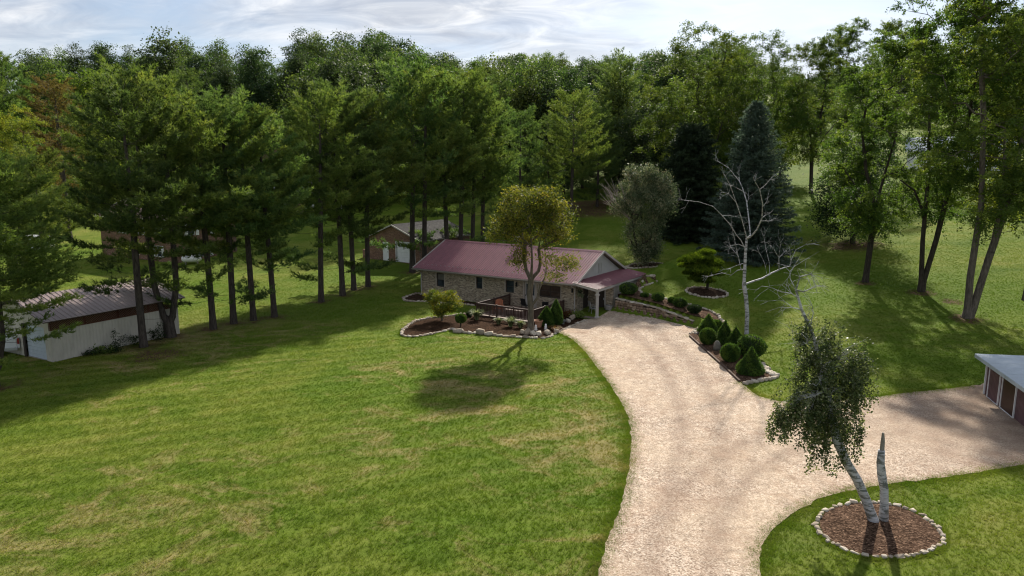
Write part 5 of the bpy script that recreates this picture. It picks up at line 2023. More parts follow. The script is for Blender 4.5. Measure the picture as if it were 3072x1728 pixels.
# ================================================================== pines
PM = [make_pine(11, 18, .24, 4.6, M['pine_b'], double=True),
      make_pine(12, 18, .29, 4.0, M['pine_a']),
      make_pine(13, 19, .32, 4.7, M['pine_b'], double=True, r0=.36),
      make_pine(14, 18, .31, 4.4, M['pine_a']),
      make_pine(15, 18, .33, 4.2, M['pine_a']),
      make_pine(16, 18, .28, 4.6, M['pine_b']),
      make_pine(17, 18, .05, 4.4, M['pine_a'], dens=1.3)]
PH = [max(v.co.z for v in pm_[1].vertices) for pm_ in PM]
rs = np.random.RandomState(8)
for i, (px, h, v, lean, lab) in enumerate(PINE_ROW):
    q = gp(*px)
    h = CAM_H + ray(px[0], h)[2] * q[1] - q[2]
    tree('pine_tree', (q[0], q[1], q[2] - .05), PM[v][0], PM[v][1], lab, 'pine', 'row of tall pines', rs.rand() * 6.28 if v not in (0, 2) else .3, tuple(np.array([.35 + .65 * h / PH[v]] * 2 + [h / PH[v]])), (rs.randn() * .012, lean * .45))
for x, Y, h, v, lab in PINE_BACK:
    q = at(x, 700, Y)
    h = CAM_H + ray(x, h)[2] * Y - tz(q[0], q[1])
    tree('pine_tree', (q[0], q[1], tz(q[0], q[1]) - .05), PM[v][0], PM[v][1], lab, 'pine', 'row of tall pines', rs.rand() * 6.28, h / PH[v], (rs.randn() * .012, rs.randn() * .015))
# more pines behind the house and to the left
MORE = [  # px, depth, tip px, variant, label
    (1560, 88, 300, 6, 'pine behind the ridge\'s middle, left of the bronze-leaved tree\'s top'), (1640, 94, 330, 6, 'pine right behind the top of the bronze-leaved tree'),
    (1713, 89, 250, 5, 'pine with its trunk on the brown bank right of the bronze-leaved tree'), (1790, 99, 290, 6, 'pine above the left side of the vase-shaped shrub'),
    (1850, 112, 132, 6, 'tallest dark pine standing clear above the vase-shaped shrub'), (1500, 121, 200, 6, 'pine in the second rank behind the roof ridge'),
    (1330, 122, 190, 0, 'broad pine in the second rank behind the garage roof'), 
    (120, 58, 420, 5, 'dark thick-trunked pine on the grass behind the lattice-topped shed'),
    (35, 72, 440, 1, 'slender pine before the camper trailer'), (-70, 66, 380, 4, 'pine cut by the left edge behind the truck'),
    (60, 118, 165, 3, 'tall pine at the upper left edge'), (-30, 108, 120, 5, 'pine half outside the upper left edge'),
    (590, 165, 195, 4, 'far pine showing above the row beside the open field'), (1420, 130, 185, 2, 'double pine top behind the roof ridge'), (1620, 140, 150, 4, 'small pine top on the skyline in the picture\'s middle'),
]
for x, Y, h, v, lab in MORE:
    X = (x - 1536) / FPX * Y
    h = CAM_H + ray(x, h)[2] * Y - tz(X, Y)
    tree('pine_tree', (X, Y, tz(X, Y) - .1), PM[v][0], PM[v][1], lab, 'pine', 'pines behind the row', rs.rand() * 6.28, h / PH[v], (rs.randn() * .01, rs.randn() * .01))
# the browning one
bt, bc = make_pine(21, 22, .18, 3.4, M['pine_dead'], 8, .34)
X, Y = (205 - 1536) / FPX * 100, 100
tree('pine_tree', (X, Y, tz(X, Y)), bt, bc, 'pine with browned orange needles at the upper left', 'pine', None, 1.0, (1.3, 1.3, .96))

# ================================================================== spruce and cedar
def make_conifer(seed, h, rad, mat, bark, levels=34, droop=.25, nl=.2, per=9, power=.85, wid=.05, base=.06, nn=8):
    rs_ = np.random.RandomState(seed)
    sk = Skel()
    par = sk.node((0, 0, -.3), -1)
    C, D, RC = [], [], []
    for i in range(levels):
        f = (i + .3) / levels
        z = base * h + (1 - base) * h * f
        par = sk.node((0, 0, z), par)
        Lb = rad * (1 - f) ** power + .12
        nb = max(4, int(per * (.5 + .5 * (1 - f)) + 2))
        for b in range(nb):
            az = b * 6.283 / nb + i * 1.7 + rs_.randn() * .2
            l = Lb * rs_.uniform(.62, 1.14)
            el = -.18 + .55 * f
            dv = np.array([math.cos(az), math.sin(az), el])
            side = np.array([-math.sin(az), math.cos(az), 0])
            tip = np.array([0, 0, z]) + dv * l
            sk.node(tip * np.array([1, 1, 1]) - np.array([0, 0, droop * l * .3]), par)
            n = max(3, int(l / .22))
            tone = rs_.rand()
            for s in range(1, n + 1):
                u = s / n
                if u < .25:
                    continue
                q = np.array([0, 0, z]) + dv * l * u - np.array([0, 0, droop * l * .45 * math.sin(u * 2.4)])
                wdt = .32 * l * (1.15 - u) + .06
                for k in range(4):
                    o = rs_.uniform(-1, 1) * wdt
                    C.append(q + side * o + rs_.randn(3) * .04 - np.array([0, 0, abs(o) * .25]))
                    D.append(dv * .7 + side * np.sign(o) * .6 + np.array([0, 0, -.1]))
                    RC.append(tone * .5 + .5 * rs_.rand())
    tm = sk.mesh(bark, .012, .4, nside=6, rmax=.02 * h)
    V, F_, Rr = needles(rs_, np.array(C), np.array(D), nn, nl, wid, .6, .05, np.array(RC))
    return tm, npmesh('crown', V, F_, mat, Rr)


q = gp(2246, 772)
htop = (CAM_H + ray(2240, 305)[2] * q[1]) - q[2]
st, scw = make_conifer(31, 13.5, 4.5, M['spruce'], M['bark_dark'], 44, .3, .27, 14, .72, .06, .03)
tree('spruce_tree', tuple(q), st, scw, 'blue-grey spruce, dense cone behind the bare birch', 'spruce', None, .4, htop / 13.5)
ct, cc_ = make_conifer(32, 11, 3.5, M['cedar'], M['bark_dark'], 40, .05, .3, 14, .32, .08, .01)
q = at(2065, 690, 80)
tree('cedar_tree', (q[0], q[1], tz(q[0], q[1])), ct, cc_, 'very dark dense cedar left of the spruce', 'cedar', None, 1.1, 1.12)

# ================================================================== locust trees on the right
LV = []


def lob(rs_, n, cx, cy, z0, z1, rx, r):
    out = []
    for i in range(n):
        z = z0 + (z1 - z0) * (i + .5) / n
        f = (z - z0) / (z1 - z0)
        w = rx * (1 - abs(f - .45) ** 1.6 * 1.1)
        a = rs_.rand() * 6.28
        d = w * math.sqrt(rs_.rand()) * .75
        out.append((cx + d * math.cos(a), cy + d * math.sin(a), z, r * rs_.uniform(.8, 1.4), r * rs_.uniform(.8, 1.4), r * rs_.uniform(.6, 1.05)))
    return out


rl = np.random.RandomState(41)
# A: single trunk leaning right, low wide crown; B: two stems; C: big pair of stems, high crown; D: broad back tree; E: bright edge tree
la = make_leafy(42, lob(rl, 26, .6, 0, 4.6, 18.5, 5.4, 1.55), [[(0, 0, 0), (.15, 0, 3), (.3, 0, 6), (.9, .1, 9), (1.5, 0, 12)], [(.3, 0, 6), (-.6, .2, 9), (-1.2, .3, 12.5)], [(.15, 0, 4.5), (-1.1, -.3, 7.2), (-2.6, -.5, 9.0)]],
                280, 260, (.85, .85, .20), .15, M['locust'], M['bark_dark'], .23, .45, spray=(7, 1.15, .09))
lb_ = make_leafy(43, lob(rl, 30, .5, 0, 6, 23, 5.4, 1.55), [[(0, 0, 0), (-.25, 0, 4), (-.3, 0, 9), (-.6, .2, 14), (-.2, .4, 18)], [(0, 0, .3), (.75, 0, 4), (1.5, 0, 9), (2.2, -.1, 13), (2.6, 0, 17)], [(-.28, 0, 6), (-1.5, -.4, 8), (-2.8, -.6, 8.8)]],
                 300, 260, (.88, .88, .21), .15, M['locust'], M['bark_dark'], .26, .45, spray=(7, 1.15, .09))
lc = make_leafy(44, lob(rl, 36, .6, 0, 7, 26, 6.8, 1.7), [[(0, 0, 0), (-.1, 0, 3), (.1, 0, 8), (-.3, .2, 14), (-1.2, .3, 20)], [(.2, 0, .2), (.9, -.1, 4), (1.9, 0, 8), (2.5, .1, 13), (3.0, .2, 19)], [(1.2, 0, 5.5), (1.35, -.3, 9), (.7, -.6, 13)], [(1.7, 0, 7.3), (3.5, -.5, 8.6), (5.5, -.8, 9.2)]],
                350, 260, (.92, .92, .22), .155, M['locust'], M['bark_grey'], .33, .45, spray=(7, 1.15, .09))
ld = make_leafy(45, lob(rl, 30, 0, 0, 7, 24, 7.5, 2.0), [[(0, 0, 0), (.1, 0, 4), (-.3, 0, 9), (-1, .2, 14)], [(0, 0, 4.5), (1.8, 0, 9), (3, 0, 14)], [(-.1, 0, 6), (-2.5, .4, 10), (-4, .3, 14)]],
                260, 230, (.95, .95, .26), .18, M['locust'], M['bark_dark'], .32, .4, spray=(7, 1.35, .11))
le = make_leafy(46, lob(rl, 24, -.8, 0, 6, 17, 4.8, 1.5), [[(0, 0, 0), (0, 0, 4), (-.5, 0, 8), (-1.2, 0, 12)], [(0, 0, 4), (1.2, 0, 8), (1.8, 0, 12)], [(-.3, 0, 6), (-2.2, -.3, 8.5), (-4, -.5, 10)]],
                220, 250, (.85, .85, .2), .145, M['locust_y'], M['bark_grey'], .27, .45, spray=(7, 1.15, .09))

lg = make_leafy(48, [(0, 0, 13, 6.5, 6, 6), (-4, .5, 15, 4.5, 4.5, 5), (4, 0, 15, 4.5, 4.5, 5), (0, 0, 19.5, 4.5, 4.5, 4), (-5.5, 0, 10, 3.6, 3.5, 3), (5.5, 0, 10, 3.6, 3.5, 3), (-2.5, 0, 21, 2.6, 2.6, 2.4), (3, 0, 21, 2.6, 2.6, 2.2), (0, 0, 7, 5.5, 5, 2.5)],
                [[(0, 0, 0), (.1, 0, 4), (-.3, 0, 9), (-1, .2, 15)], [(0, 0, 4.5), (1.8, 0, 9), (3.5, 0, 15)], [(-.1, 0, 6), (-2.5, .4, 10), (-4.5, .3, 14)]], 420, 170, (.8, .8, .5), .19, M['locust'], M['bark_dark'], .34, .35, .55, spray=(7, 1.2, .14))


def loc_tree(px, py, me, h0, top, lab, rz=0.0, name='locust_tree'):
    q_ = gp(px, py)
    tree(name, (q_[0], q_[1], q_[2] - .1), me[0], me[1], lab, 'tree', 'locust trees on the upper lawn', rz, top / h0)


loc_tree(2596, 846, la, 19, 19.5, 'single-trunked locust left of the double one on the upper lawn')
loc_tree(2763, 874, lb_, 24, 24, 'locust with two slim stems in the middle of the upper lawn')
loc_tree(2902, 953, lc, 27, 27, 'largest locust, two thick stems side by side, nearest the shed')
for px, Y, me, sc, rz, lab in [(2100, 92, lg, 1.0, .3, 'broad leafy tree rising behind the dark cedar'), (2235, 99, lg, .96, 2.4, 'broad leafy tree rising behind the spruce'), (2425, 100, la, 1.1, 2.2, 'leaning airy tree right of the spruce top'),
                             (2510, 120, lb_, 1.0, 1.0, 'airy tall tree in the gap right of the spruce'), (2660, 128, lc, .9, 2.0, 'leafy tree behind the single-trunked locust'), (2830, 130, ld, .9, 4.0, 'leafy tree behind the two-stemmed locust'),
                             (2990, 122, lb_, 1.0, 3.3, 'leafy tree behind the largest locust'), (3110, 52, le, 1.18, .2, 'bright yellow-green tree reaching in from the right edge'), (3000, 95, ld, .95, 5.2, 'far leafy tree by the hill house')]:
    X = (px - 1536) / FPX * Y
    tree('leafy_tree', (X, Y, tz(X, Y) - .1), me[0], me[1], lab, 'tree', 'leafy trees behind the locusts', rz, sc)
# low dark bushy tree behind the single locust
lf = make_leafy(47, [(0, 0, 4.2, 3.4, 3.2, 3.4), (.5, 0, 7.5, 2.6, 2.4, 2.6), (-1.2, .2, 2.4, 2.4, 2.2, 1.6), (1.4, 0, 2.4, 2.2, 2.2, 1.6)], [[(0, 0, 0), (0, 0, 3), (.2, 0, 6)]], 170, 130, (.6, .6, .4), .2, M['hard_b'], M['bark_dark'], .2, .3)
q = gp(2557, 730)
tree('bushy_tree', tuple(q), lf[0], lf[1], 'low bushy dark tree with branches to the ground behind the locusts', 'tree', None, .5, 1.12)

# ================================================================== the bronze-leaved tree before the deck
q = gp(1592, 1003)
YB = q[1]
tp = lambda x, y, dy=0.0: at(1440 + x / 2.7875, 540 + y / 2.7875, YB + dy) - q
trunk = [[(0, 0, 0), tp(422, 1150), tp(425, 1060), tp(415, 960), tp(428, 830)], [tp(425, 1060), tp(480, 985, -.2), tp(500, 900, -.3), tp(550, 800, -.2), tp(556, 690)],
         [tp(428, 830), tp(385, 750, .2), tp(370, 650, .3), tp(375, 540, .3), tp(300, 400, .5)], [tp(428, 830), tp(490, 760, .2), tp(505, 690, .3), tp(490, 580), tp(520, 400)], [tp(428, 800), tp(435, 690, -.2), tp(430, 560, -.4), tp(420, 380, -.4)]]
c0 = tp(430, 300)
s_ = YB / FPX / 2.7875
lobes = [(*tp(430, 250), 250 * s_, 2.4, 190 * s_), (*tp(250, 360, .4), 170 * s_, 1.9, 160 * s_), (*tp(640, 340, -.3), 150 * s_, 1.9, 160 * s_), (*tp(330, 180, .2), 190 * s_, 1.8, 120 * s_), (*tp(560, 190, -.2), 170 * s_, 1.7, 120 * s_),
         (*tp(430, 440, .4), 260 * s_, 2.2, 110 * s_), (*tp(170, 430, 0), 90 * s_, 1.2, 100 * s_), (*tp(700, 420, 0), 90 * s_, 1.2, 90 * s_)]
low = [(*tp(700, 690, -.8), 130 * s_, 1.0, 75 * s_), (*tp(330, 640, -.4), 60 * s_, .8, 90 * s_), (*tp(560, 620, -.5), 80 * s_, .9, 90 * s_), (*tp(640, 800, -.9), 90 * s_, .8, 40 * s_), (*tp(300, 700, -.4), 50 * s_, .6, 40 * s_)]
zt_ = tp(430, 30)[2]
ext_rs = np.random.RandomState(52)
lt, _ = shell_targets(ext_rs, low, 80, .2)
lowleaf = leaves(ext_rs, lt, 40, (.26, .26, .17), .15, .2, .45, np.clip(ext_rs.uniform(.1, .7, len(lt)), 0, 1), .3)
mg = make_leafy(51, lobes, trunk, 320, 72, (.29, .29, .21), .155, M['magnolia'], M['bark_grey'], .20, .25, .35, .42, .35, tone=lambda q_: rl.uniform(.12, .72), extra=lowleaf)
tree('garden_tree', tuple(q), mg[0], mg[1], 'round-headed tree with bronze outer leaves before the deck', 'tree')

# ================================================================== golden shrub tree and smaller shrubs by the deck
q = gp(1326, 964)
Ym = q[1]
tq = lambda px, py, dy=0.0: at(px, py, Ym + dy) - q
s1 = Ym / FPX
mt_ = make_leafy(61, [(*tq(1330, 905), 46 * s1, 1.0, 36 * s1), (*tq(1300, 892, .2), 28 * s1, .7, 24 * s1), (*tq(1360, 910, -.2), 26 * s1, .7, 30 * s1), (*tq(1335, 885), 36 * s1, .8, 16 * s1), (*tq(1318, 935), 26 * s1, .6, 18 * s1)],
                 [[(0, 0, 0), tq(1326, 945)], [tq(1326, 945), tq(1345, 915)], [tq(1326, 945), tq(1305, 912)]], 150, 70, (.13, .13, .10), .085, M['maple'], M['bark_grey'], .055, .3, .35, .6, rtip=.006,
                 tone=lambda q_: .42 + .27 * rl.randn())
tree('golden_shrub', tuple(q), mt_[0], mt_[1], 'golden-green small tree in the round mulch bed left of the deck', 'shrub')


def clipped(name, loc, prof, n, size, mat, label, seed, cat='shrub', group=None, stem=0.0, up=.0, lump=.06):
    """a dense clipped evergreen: leafy skin round a dark core; prof = [(radius, z)...]"""
    rs_ = np.random.RandomState(seed)
    pr = np.array(prof, float)
    seg = np.hypot(*np.diff(pr, axis=0).T) * (pr[:-1, 0] + pr[1:, 0] + .02)
    cum = np.r_[0, np.cumsum(seg)]
    s = rs_.rand(n) * cum[-1]
    r_ = np.interp(s, cum, pr[:, 0]); z_ = np.interp(s, cum, pr[:, 1])
    a = rs_.rand(n) * 6.283
    lum = 1 + lump * (np.sin(a * 3 + z_ * 4 + seed) + np.sin(a * 5 - z_ * 7)) + rs_.randn(n) * .035
    P = np.stack([r_ * lum * np.cos(a), r_ * lum * np.sin(a), z_ * (1 + .02 * rs_.randn(n))], 1)
    c = np.array([0, 0, pr[:, 1].mean()])
    nd = unit(P - c + np.array([0, 0, .15]))
    tone = .5 + .28 * np.sin(a * 4 + z_ * 5 + seed) + rs_.randn(n) * .18
    V, F_, Rr = needles(rs_, P - nd * size * .4, nd, 5, size, size * .42, .75, .1 + up, np.clip(tone, 0, 1))
    root = empty(name, tuple(loc), rs_.rand() * 6.28)
    tag(root, label, cat, group)
    mobj('crown', npmesh('crown', V, F_, mat, Rr), root)
    MB().lathe([(max(.001, a_ * .88), b_) for a_, b_ in prof], 18).build('core', M['weedcore'], root, smooth=True)
    if stem:
        MB().tube([(0, 0, -.05), (0, 0, pr[0, 1] + .2)], stem, 8).build('trunk', M['bark_dark'], root)
    return root


M['weedcore'] = plain('inner_twigs', (.014, .022, .008), .95)


def globe(rx, h, z0=.03):
    return [(rx * math.sin(t) ** .8, z0 + h * (1 - math.cos(t)) / 2) for t in np.linspace(.35, math.pi - .02, 12)]


def cone(r, h, z0=.04, p=1.0):
    pr = [(r * .72, z0), (r * .96, z0 + .08 * h), (r, z0 + .18 * h)]
    for t in np.linspace(.3, 1, 8):
        pr.append((max(.02, r * (1 - ((t - .18) / .82) ** p * .985)), z0 + h * t))
    return pr


def by_px(f, x, base, top, w, sc):
    """position, height and half width from zoom coordinates"""
    q_ = f(x, base)
    Y = q_[1]
    return (q_[0], q_[1], tz(*q_) + .06), (base - top) / sc * Y / FPX, w / sc * Y / FPX / 2


for i, (x, b, t, w, p, lab) in enumerate([(770, 575, 245, 310, 1.25, 'clipped evergreen cone nearest the stone retaining wall'), (1035, 760, 345, 285, 1.35, 'tall narrow clipped cone, second along the drive from the wall'), (1210, 800, 450, 330, 1.1, 'clipped cone third along the drive from the wall'),
                                          (1450, 1235, 765, 440, 1.0, 'largest clipped cone at the near end of the evergreen bed')]):
    l_, h_, r_ = by_px(zt, x, b - 25, t, w, 5.367)
    clipped('clipped_cone', l_, cone(r_, h_ * 1.02, .04, p), 2600, .085, M['boxwood'], lab, 70 + i, 'topiary', 'clipped evergreens beside the drive')
for i, (x, b, w, h, lab) in enumerate([(765, 770, 260, 1.0, 'clipped globe at the timber edge next to the cone by the wall'), (900, 560, 200, .9, 'small clipped globe wedged behind the first two cones'), (1120, 1050, 300, .98, 'clipped globe at the timber edge left of the largest cone'), (1455, 985, 450, .82, 'widest clipped globe right behind the largest cone')]):
    l_, _, r_ = by_px(zt, x, b - 40, 0, w, 5.367)
    clipped('clipped_globe', l_, globe(r_, 2 * r_ * h), 2400, .085, M['boxwood'], lab, 80 + i, 'topiary', 'clipped evergreens beside the drive')
for i, (x, b, w, h, lab) in enumerate([(385, 660, 330, .62, 'wide clipped bush on the wall top next to the porch'), (690, 705, 150, .4, 'tiny flat bush on the wall top second from the porch'), (930, 780, 225, .62, 'clipped bush on the wall top third from the porch'),
                                      (1180, 815, 150, .62, 'small clipped bush fourth from the porch on the wall top'), (1330, 890, 245, .68, 'round bush at the middle of the wall top bed'), (1590, 1000, 250, .6, 'loose dark bush at the low end of the wall top bed')]):
    l_, _, r_ = by_px(zw, x, b - 25, 0, w, 6.038)
    clipped('clipped_bush', l_, globe(r_, 2 * r_ * h), 1100, .08, M['boxwood'] if i < 5 else M['weeds'], lab, 90 + i, 'bush', 'bushes on the bank above the wall')
zfq = lambda x, y: zf(x, y)
l_, h_, r_ = by_px(zg, 480, 965, 605, 290, 6.038)
clipped('arborvitae', l_, cone(r_, h_, .03, 1.7), 2600, .085, M['arbor'], 'shorter bright egg-shaped evergreen at the deck corner', 101, 'shrub')
l_, h_, r_ = by_px(zg, 650, 935, 470, 265, 6.038)
clipped('arborvitae', l_, cone(r_, h_, .03, 1.6), 2600, .085, M['arbor'], 'taller egg-shaped evergreen behind the shorter one at the deck corner', 102, 'shrub')
l_, h_, r_ = by_px(zf, 1160, 985, 745, 200, 6.038)
clipped('clipped_bush', l_, [(a, b + h_ * .3) for a, b in globe(r_, h_ * .68)], 1200, .08, M['boxwood'], 'dark round bush on a short stem between golden shrub and deck', 103, 'bush', None, .05)
l_, h_, r_ = by_px(zf, 1320, 800, 700, 110, 6.038)
clipped('clipped_bush', l_, globe(r_, h_ * .9), 600, .07, M['weeds'], 'small reddish-dark bush at the deck\'s left front corner', 104, 'bush')


def tuft(name, loc, n, length, width, mat, label, seed, cat='plant', group=None, lean=.75, core=.12):
    rs_ = np.random.RandomState(seed)
    a = rs_.rand(n) * 6.283
    b0 = np.stack([np.cos(a), np.sin(a), np.zeros(n)], 1) * (rs_.rand(n, 1) ** .5) * core
    out = np.stack([np.cos(a), np.sin(a), np.zeros(n)], 1)
    l = length * (.6 + .6 * rs_.rand(n, 1))
    le_ = lean * (.25 + .9 * rs_.rand(n, 1))
    p1 = b0 + np.array([0, 0, 1]) * l * .55 + out * l * .25 * le_
    p2 = b0 + np.array([0, 0, 1]) * l * (.85 - .35 * le_) + out * l * .75 * le_
    sd_ = np.stack([-np.sin(a), np.cos(a), np.zeros(n)], 1) * width / 2
    V = np.stack([b0 - sd_, b0 + sd_, p1 + sd_, p1 - sd_, p2 + sd_ * .3, p2 - sd_ * .3], 1).reshape(-1, 3)
    k = np.arange(n)[:, None] * 6
    F_ = np.concatenate([k + np.array([[0, 1, 2, 3]]), k + np.array([[3, 2, 4, 5]])])
    rv = np.repeat(np.clip(rs_.rand(n), 0, 1), 6)
    o_ = mobj(name, npmesh(name, V, F_, mat, rv))
    o_.location = tuple(loc)
    tag(o_, label, cat, group)
    return o_


for i, (x, y, w, lab) in enumerate([(1450, 880, 200, 'pale striped grass clump at the deck\'s left corner'), (1845, 955, 120, 'smallest pale striped grass clump, second from the deck\'s left corner'), (2065, 1000, 180, 'pale striped grass clump third from the deck\'s left corner'), (2240, 1020, 140, 'pale striped grass clump left of the tall tree trunk')]):
    q_ = zf(x, y - 20)
    tuft('grass_clump', (q_[0], q_[1], tz(*q_) + .05), 260, w / 6.038 * q_[1] / FPX * 1.25, .045, M['liriope'], lab, 110 + i, 'plant', 'striped grass clumps before the deck')
q_ = zg(770, 930)
tuft('silver_plant', (q_[0], q_[1], tz(*q_) + .05), 160, .42, .04, M['silver'], 'silvery spiky plant right of the egg-shaped evergreens', 120)
q_ = zg(620, 1030)
tuft('rusty_plant', (q_[0], q_[1], tz(*q_) + .05), 200, .38, .03, M['heather'], 'low rusty-stemmed plant in front of the egg-shaped evergreens', 121, lean=1.3, core=.35)
for i, (x, y, n, lab) in enumerate([(860, 800, 150, 'dark red-leaved plant at the foot of the house corner'), (1050, 820, 240, 'low leafy plant beside the porch floor')]):
    q_ = zg(x, y)
    V, F_, Rr = leaves(np.random.RandomState(130 + i), np.array([[0, 0, .25]]), n * 3, (.26, .26, .14), .13, .5, .6)
    o = mobj('leafy_plant', npmesh('leafy_plant', V, F_, M['hosta'] if i else M['heather'], Rr))
    o.location = (q_[0], q_[1], tz(*q_) + .05)
    tag(o, lab, 'plant')
# hanging basket at the porch corner
hp = HO + HX * .1 + HY * .35
V, F_, Rr = leaves(np.random.RandomState(140), np.array([[0, 0, -.3], [0, 0, -.5], [.05, 0, -.65]]), 130, (.13, .13, .1), .09, .1, .6)
hb = empty('hanging_basket', (hp[0], hp[1], 2.2))
tag(hb, 'trailing plant in a hanging basket at the porch corner', 'basket')
mobj('foliage', npmesh('foliage', V, F_, M['vase'], Rr), hb)
MB().lathe([(0, -.48), (.12, -.46), (.17, -.3), (.15, -.3), (.1, -.43), (0, -.44)], 12).build('pot', M['black'], hb)
m = MB()
for k in range(3):
    a = k * 2.094
    m.tube([(.16 * math.cos(a), .16 * math.sin(a), -.3), (0, 0, .12)], .006, 4)
m.build('hanger', M['black'], hb)

# ================================================================== vase-shaped shrub, bright pine shrub
q = gp(1936, 800)
Yv = q[1]
tv = lambda px, py, dy=0.0: at(px, py, Yv + dy) - q
s2 = Yv / FPX
vl = [(*tv(1935, 700), 62 * s2, 1.7, 70 * s2), (*tv(1940, 610), 82 * s2, 2.3, 60 * s2), (*tv(1895, 600, .3), 48 * s2, 1.4, 55 * s2), (*tv(1990, 600, -.3), 42 * s2, 1.4, 50 * s2), (*tv(1930, 545), 50 * s2, 1.4, 50 * s2), (*tv(1905, 520), 18 * s2, .6, 26 * s2),
      (*tv(1970, 545), 40 * s2, 1.2, 34 * s2), (*tv(1935, 755), 40 * s2, 1.2, 36 * s2), (*tv(1860, 630), 22 * s2, .7, 20 * s2), (*tv(1945, 508), 8 * s2, .3, 24 * s2), (*tv(1975, 520), 8 * s2, .3, 26 * s2), (*tv(2000, 545), 10 * s2, .4, 26 * s2), (*tv(2018, 575), 10 * s2, .4, 22 * s2), (*tv(1880, 540), 9 * s2, .3, 26 * s2), (*tv(1862, 575), 10 * s2, .4, 22 * s2)]
ztop = tv(1930, 500)[2]
vt = make_leafy(151, vl, [[(0, 0, 0), (0, 0, 1), tv(1935, 690)], [(0, 0, .4), tv(1905, 720), tv(1890, 610)], [(0, 0, .4), tv(1965, 720), tv(1985, 610)]], 400, 130, (.26, .26, .28), .14, M['vase'], M['bark_dark'], .16, .1, .3, .45,
                tone=lambda q_: rl.uniform(.05, .75))
tree('vase_shrub', tuple(q), vt[0], vt[1], 'tall silvery vase-shaped shrub in the stone ring behind the house', 'shrub')
# its dead grey limb on the left
sk = Skel()
r0_ = sk.node(tv(1890, 660), -1)
rs = np.random.RandomState(9)
for e in [(1815, 560), (1830, 545), (1800, 580), (1850, 530), (1812, 535), (1838, 600), (1805, 550), (1862, 550)]:
    e3 = tv(*e, rs.randn() * .6)
    mid_ = sk.p[0] * .45 + e3 * .55 + rs.randn(3) * .15
    k = sk.chain([sk.p[0] * .75 + e3 * .25 + rs.randn(3) * .08, mid_, e3], r0_)
    for _ in range(5):
        sk.chain([mid_ + (e3 - mid_) * rs.rand() + rs.randn(3) * .35 + np.array([0, 0, .15])], k - 1)
dl = mobj('trunk', sk.mesh(M['deadtwig'], .010, .45, nside=4, name='dead_limb'))
o = empty('dead_branch', tuple(q)); tag(o, 'bare grey dead branch sticking out left of the vase-shaped shrub', 'branch'); dl.parent = o; dl.name = 'limb'

q = gp(2122, 868)
Yp = q[1]
tpn = lambda px, py, dy=0.0: at(px, py, Yp + dy) - q
s3 = Yp / FPX
pad_rs = np.random.RandomState(161)
pads = [(2095, 775, 46, 15), (2130, 790, 40, 14), (2065, 800, 30, 13), (2110, 812, 52, 13), (2075, 822, 28, 12), (2135, 825, 36, 14), (2100, 838, 34, 12), (2120, 760, 24, 10), (2060, 785, 26, 14), (2145, 805, 24, 14), (2085, 800, 40, 14), (2115, 845, 30, 12)]
sk = Skel()
b0 = sk.node((0, 0, -.2), -1)
b0 = sk.chain([(0, 0, .5), tpn(2115, 835)], b0)
C, D, RC = [], [], []
tg = []
for px, py, rx, rz_ in pads:
    c = tpn(px, py, pad_rs.randn() * .35)
    tg.append(c)
    for _ in range(int(rx * 13)):
        a, r_ = pad_rs.rand() * 6.28, math.sqrt(pad_rs.rand())
        p_ = c + np.array([math.cos(a) * r_ * rx * s3, math.sin(a) * r_ * rx * s3 * .9, (rz_ * s3) * (1 - r_ * r_) * pad_rs.uniform(.2, 1)])
        C.append(p_); D.append(np.array([math.cos(a) * .4, math.sin(a) * .4, 1.0])); RC.append(pad_rs.rand())
attach(sk, tg, 1, pad_rs)
tm_ = sk.mesh(M['bark_dark'], .03, .5, nside=6, rmax=.11)
V, F_, Rr = needles(pad_rs, np.array(C), np.array(D), 9, .22, .055, .7, .2, np.array(RC))
tree('pine_shrub', tuple(q), tm_, npmesh('crown', V, F_, M['brightpine'], Rr), 'bright green flat-topped pine shrub in its stone ring', 'shrub')

# ================================================================== bare birch
def twigs(sk, tips, rs_, n, length, gravity=0.0, depth=2):
    for k in tips:
        for _ in range(n):
            j = max(0, k - rs_.randint(0, 3))
            d = unit(sk.p[k] - sk.p[sk.par[k]] if sk.par[k] >= 0 else np.array([0, 0, 1.])) + rs_.randn(3) * .65
            d = unit(d)
            l = length * rs_.uniform(.4, 1.1)
            p0 = sk.p[j]
            p1 = p0 + d * l * .5
            p2 = p1 + unit(d + rs_.randn(3) * .3 + np.array([0, 0, -gravity])) * l * .5
            e = sk.chain([p1, p2], j)
            if depth > 1 and rs_.rand() < .7:
                sk.chain([p1 + unit(d + rs_.randn(3) * .7 + np.array([0, 0, -gravity])) * l * .4], e - 1)


def polyskel(paths, base, conv, rs_, depth_wobble=.5, step=.45):
    """skeleton from drawn limbs; every limb keeps to its own depth that drifts away from the trunk's plane"""
    sk = Skel()
    P2 = []
    for pi, path in enumerate(paths):
        if pi == 0:
            par = sk.node(conv(*path[0], 0) - np.array([0, 0, .3]), -1); P2.append(np.array(path[0]))
            y0 = 0.0
        else:
            d = [np.linalg.norm(w - np.array(path[0])) for w in P2]
            par = int(np.argmin(d))
            y0 = None
        dep0 = sk.dep[par] if pi else 0.0
        if pi == 0:
            sk.dep = [0.0]
        slope_ = 0.0 if pi == 0 else rs_.uniform(-1, 1) * depth_wobble
        prev = np.array(P2[par], float)
        acc = 0.0
        for q2 in path[1:] if pi else path:
            q2 = np.array(q2, float)
            n = max(1, int(np.linalg.norm(q2 - prev) / 22))
            for s in range(1, n + 1):
                w = prev + (q2 - prev) * s / n
                acc += np.linalg.norm(q2 - prev) / n
                dep = dep0 + slope_ * acc / 60
                par = sk.node(conv(w[0], w[1], dep), par)
                P2.append(w); sk.dep.append(dep)
            prev = q2
    return sk


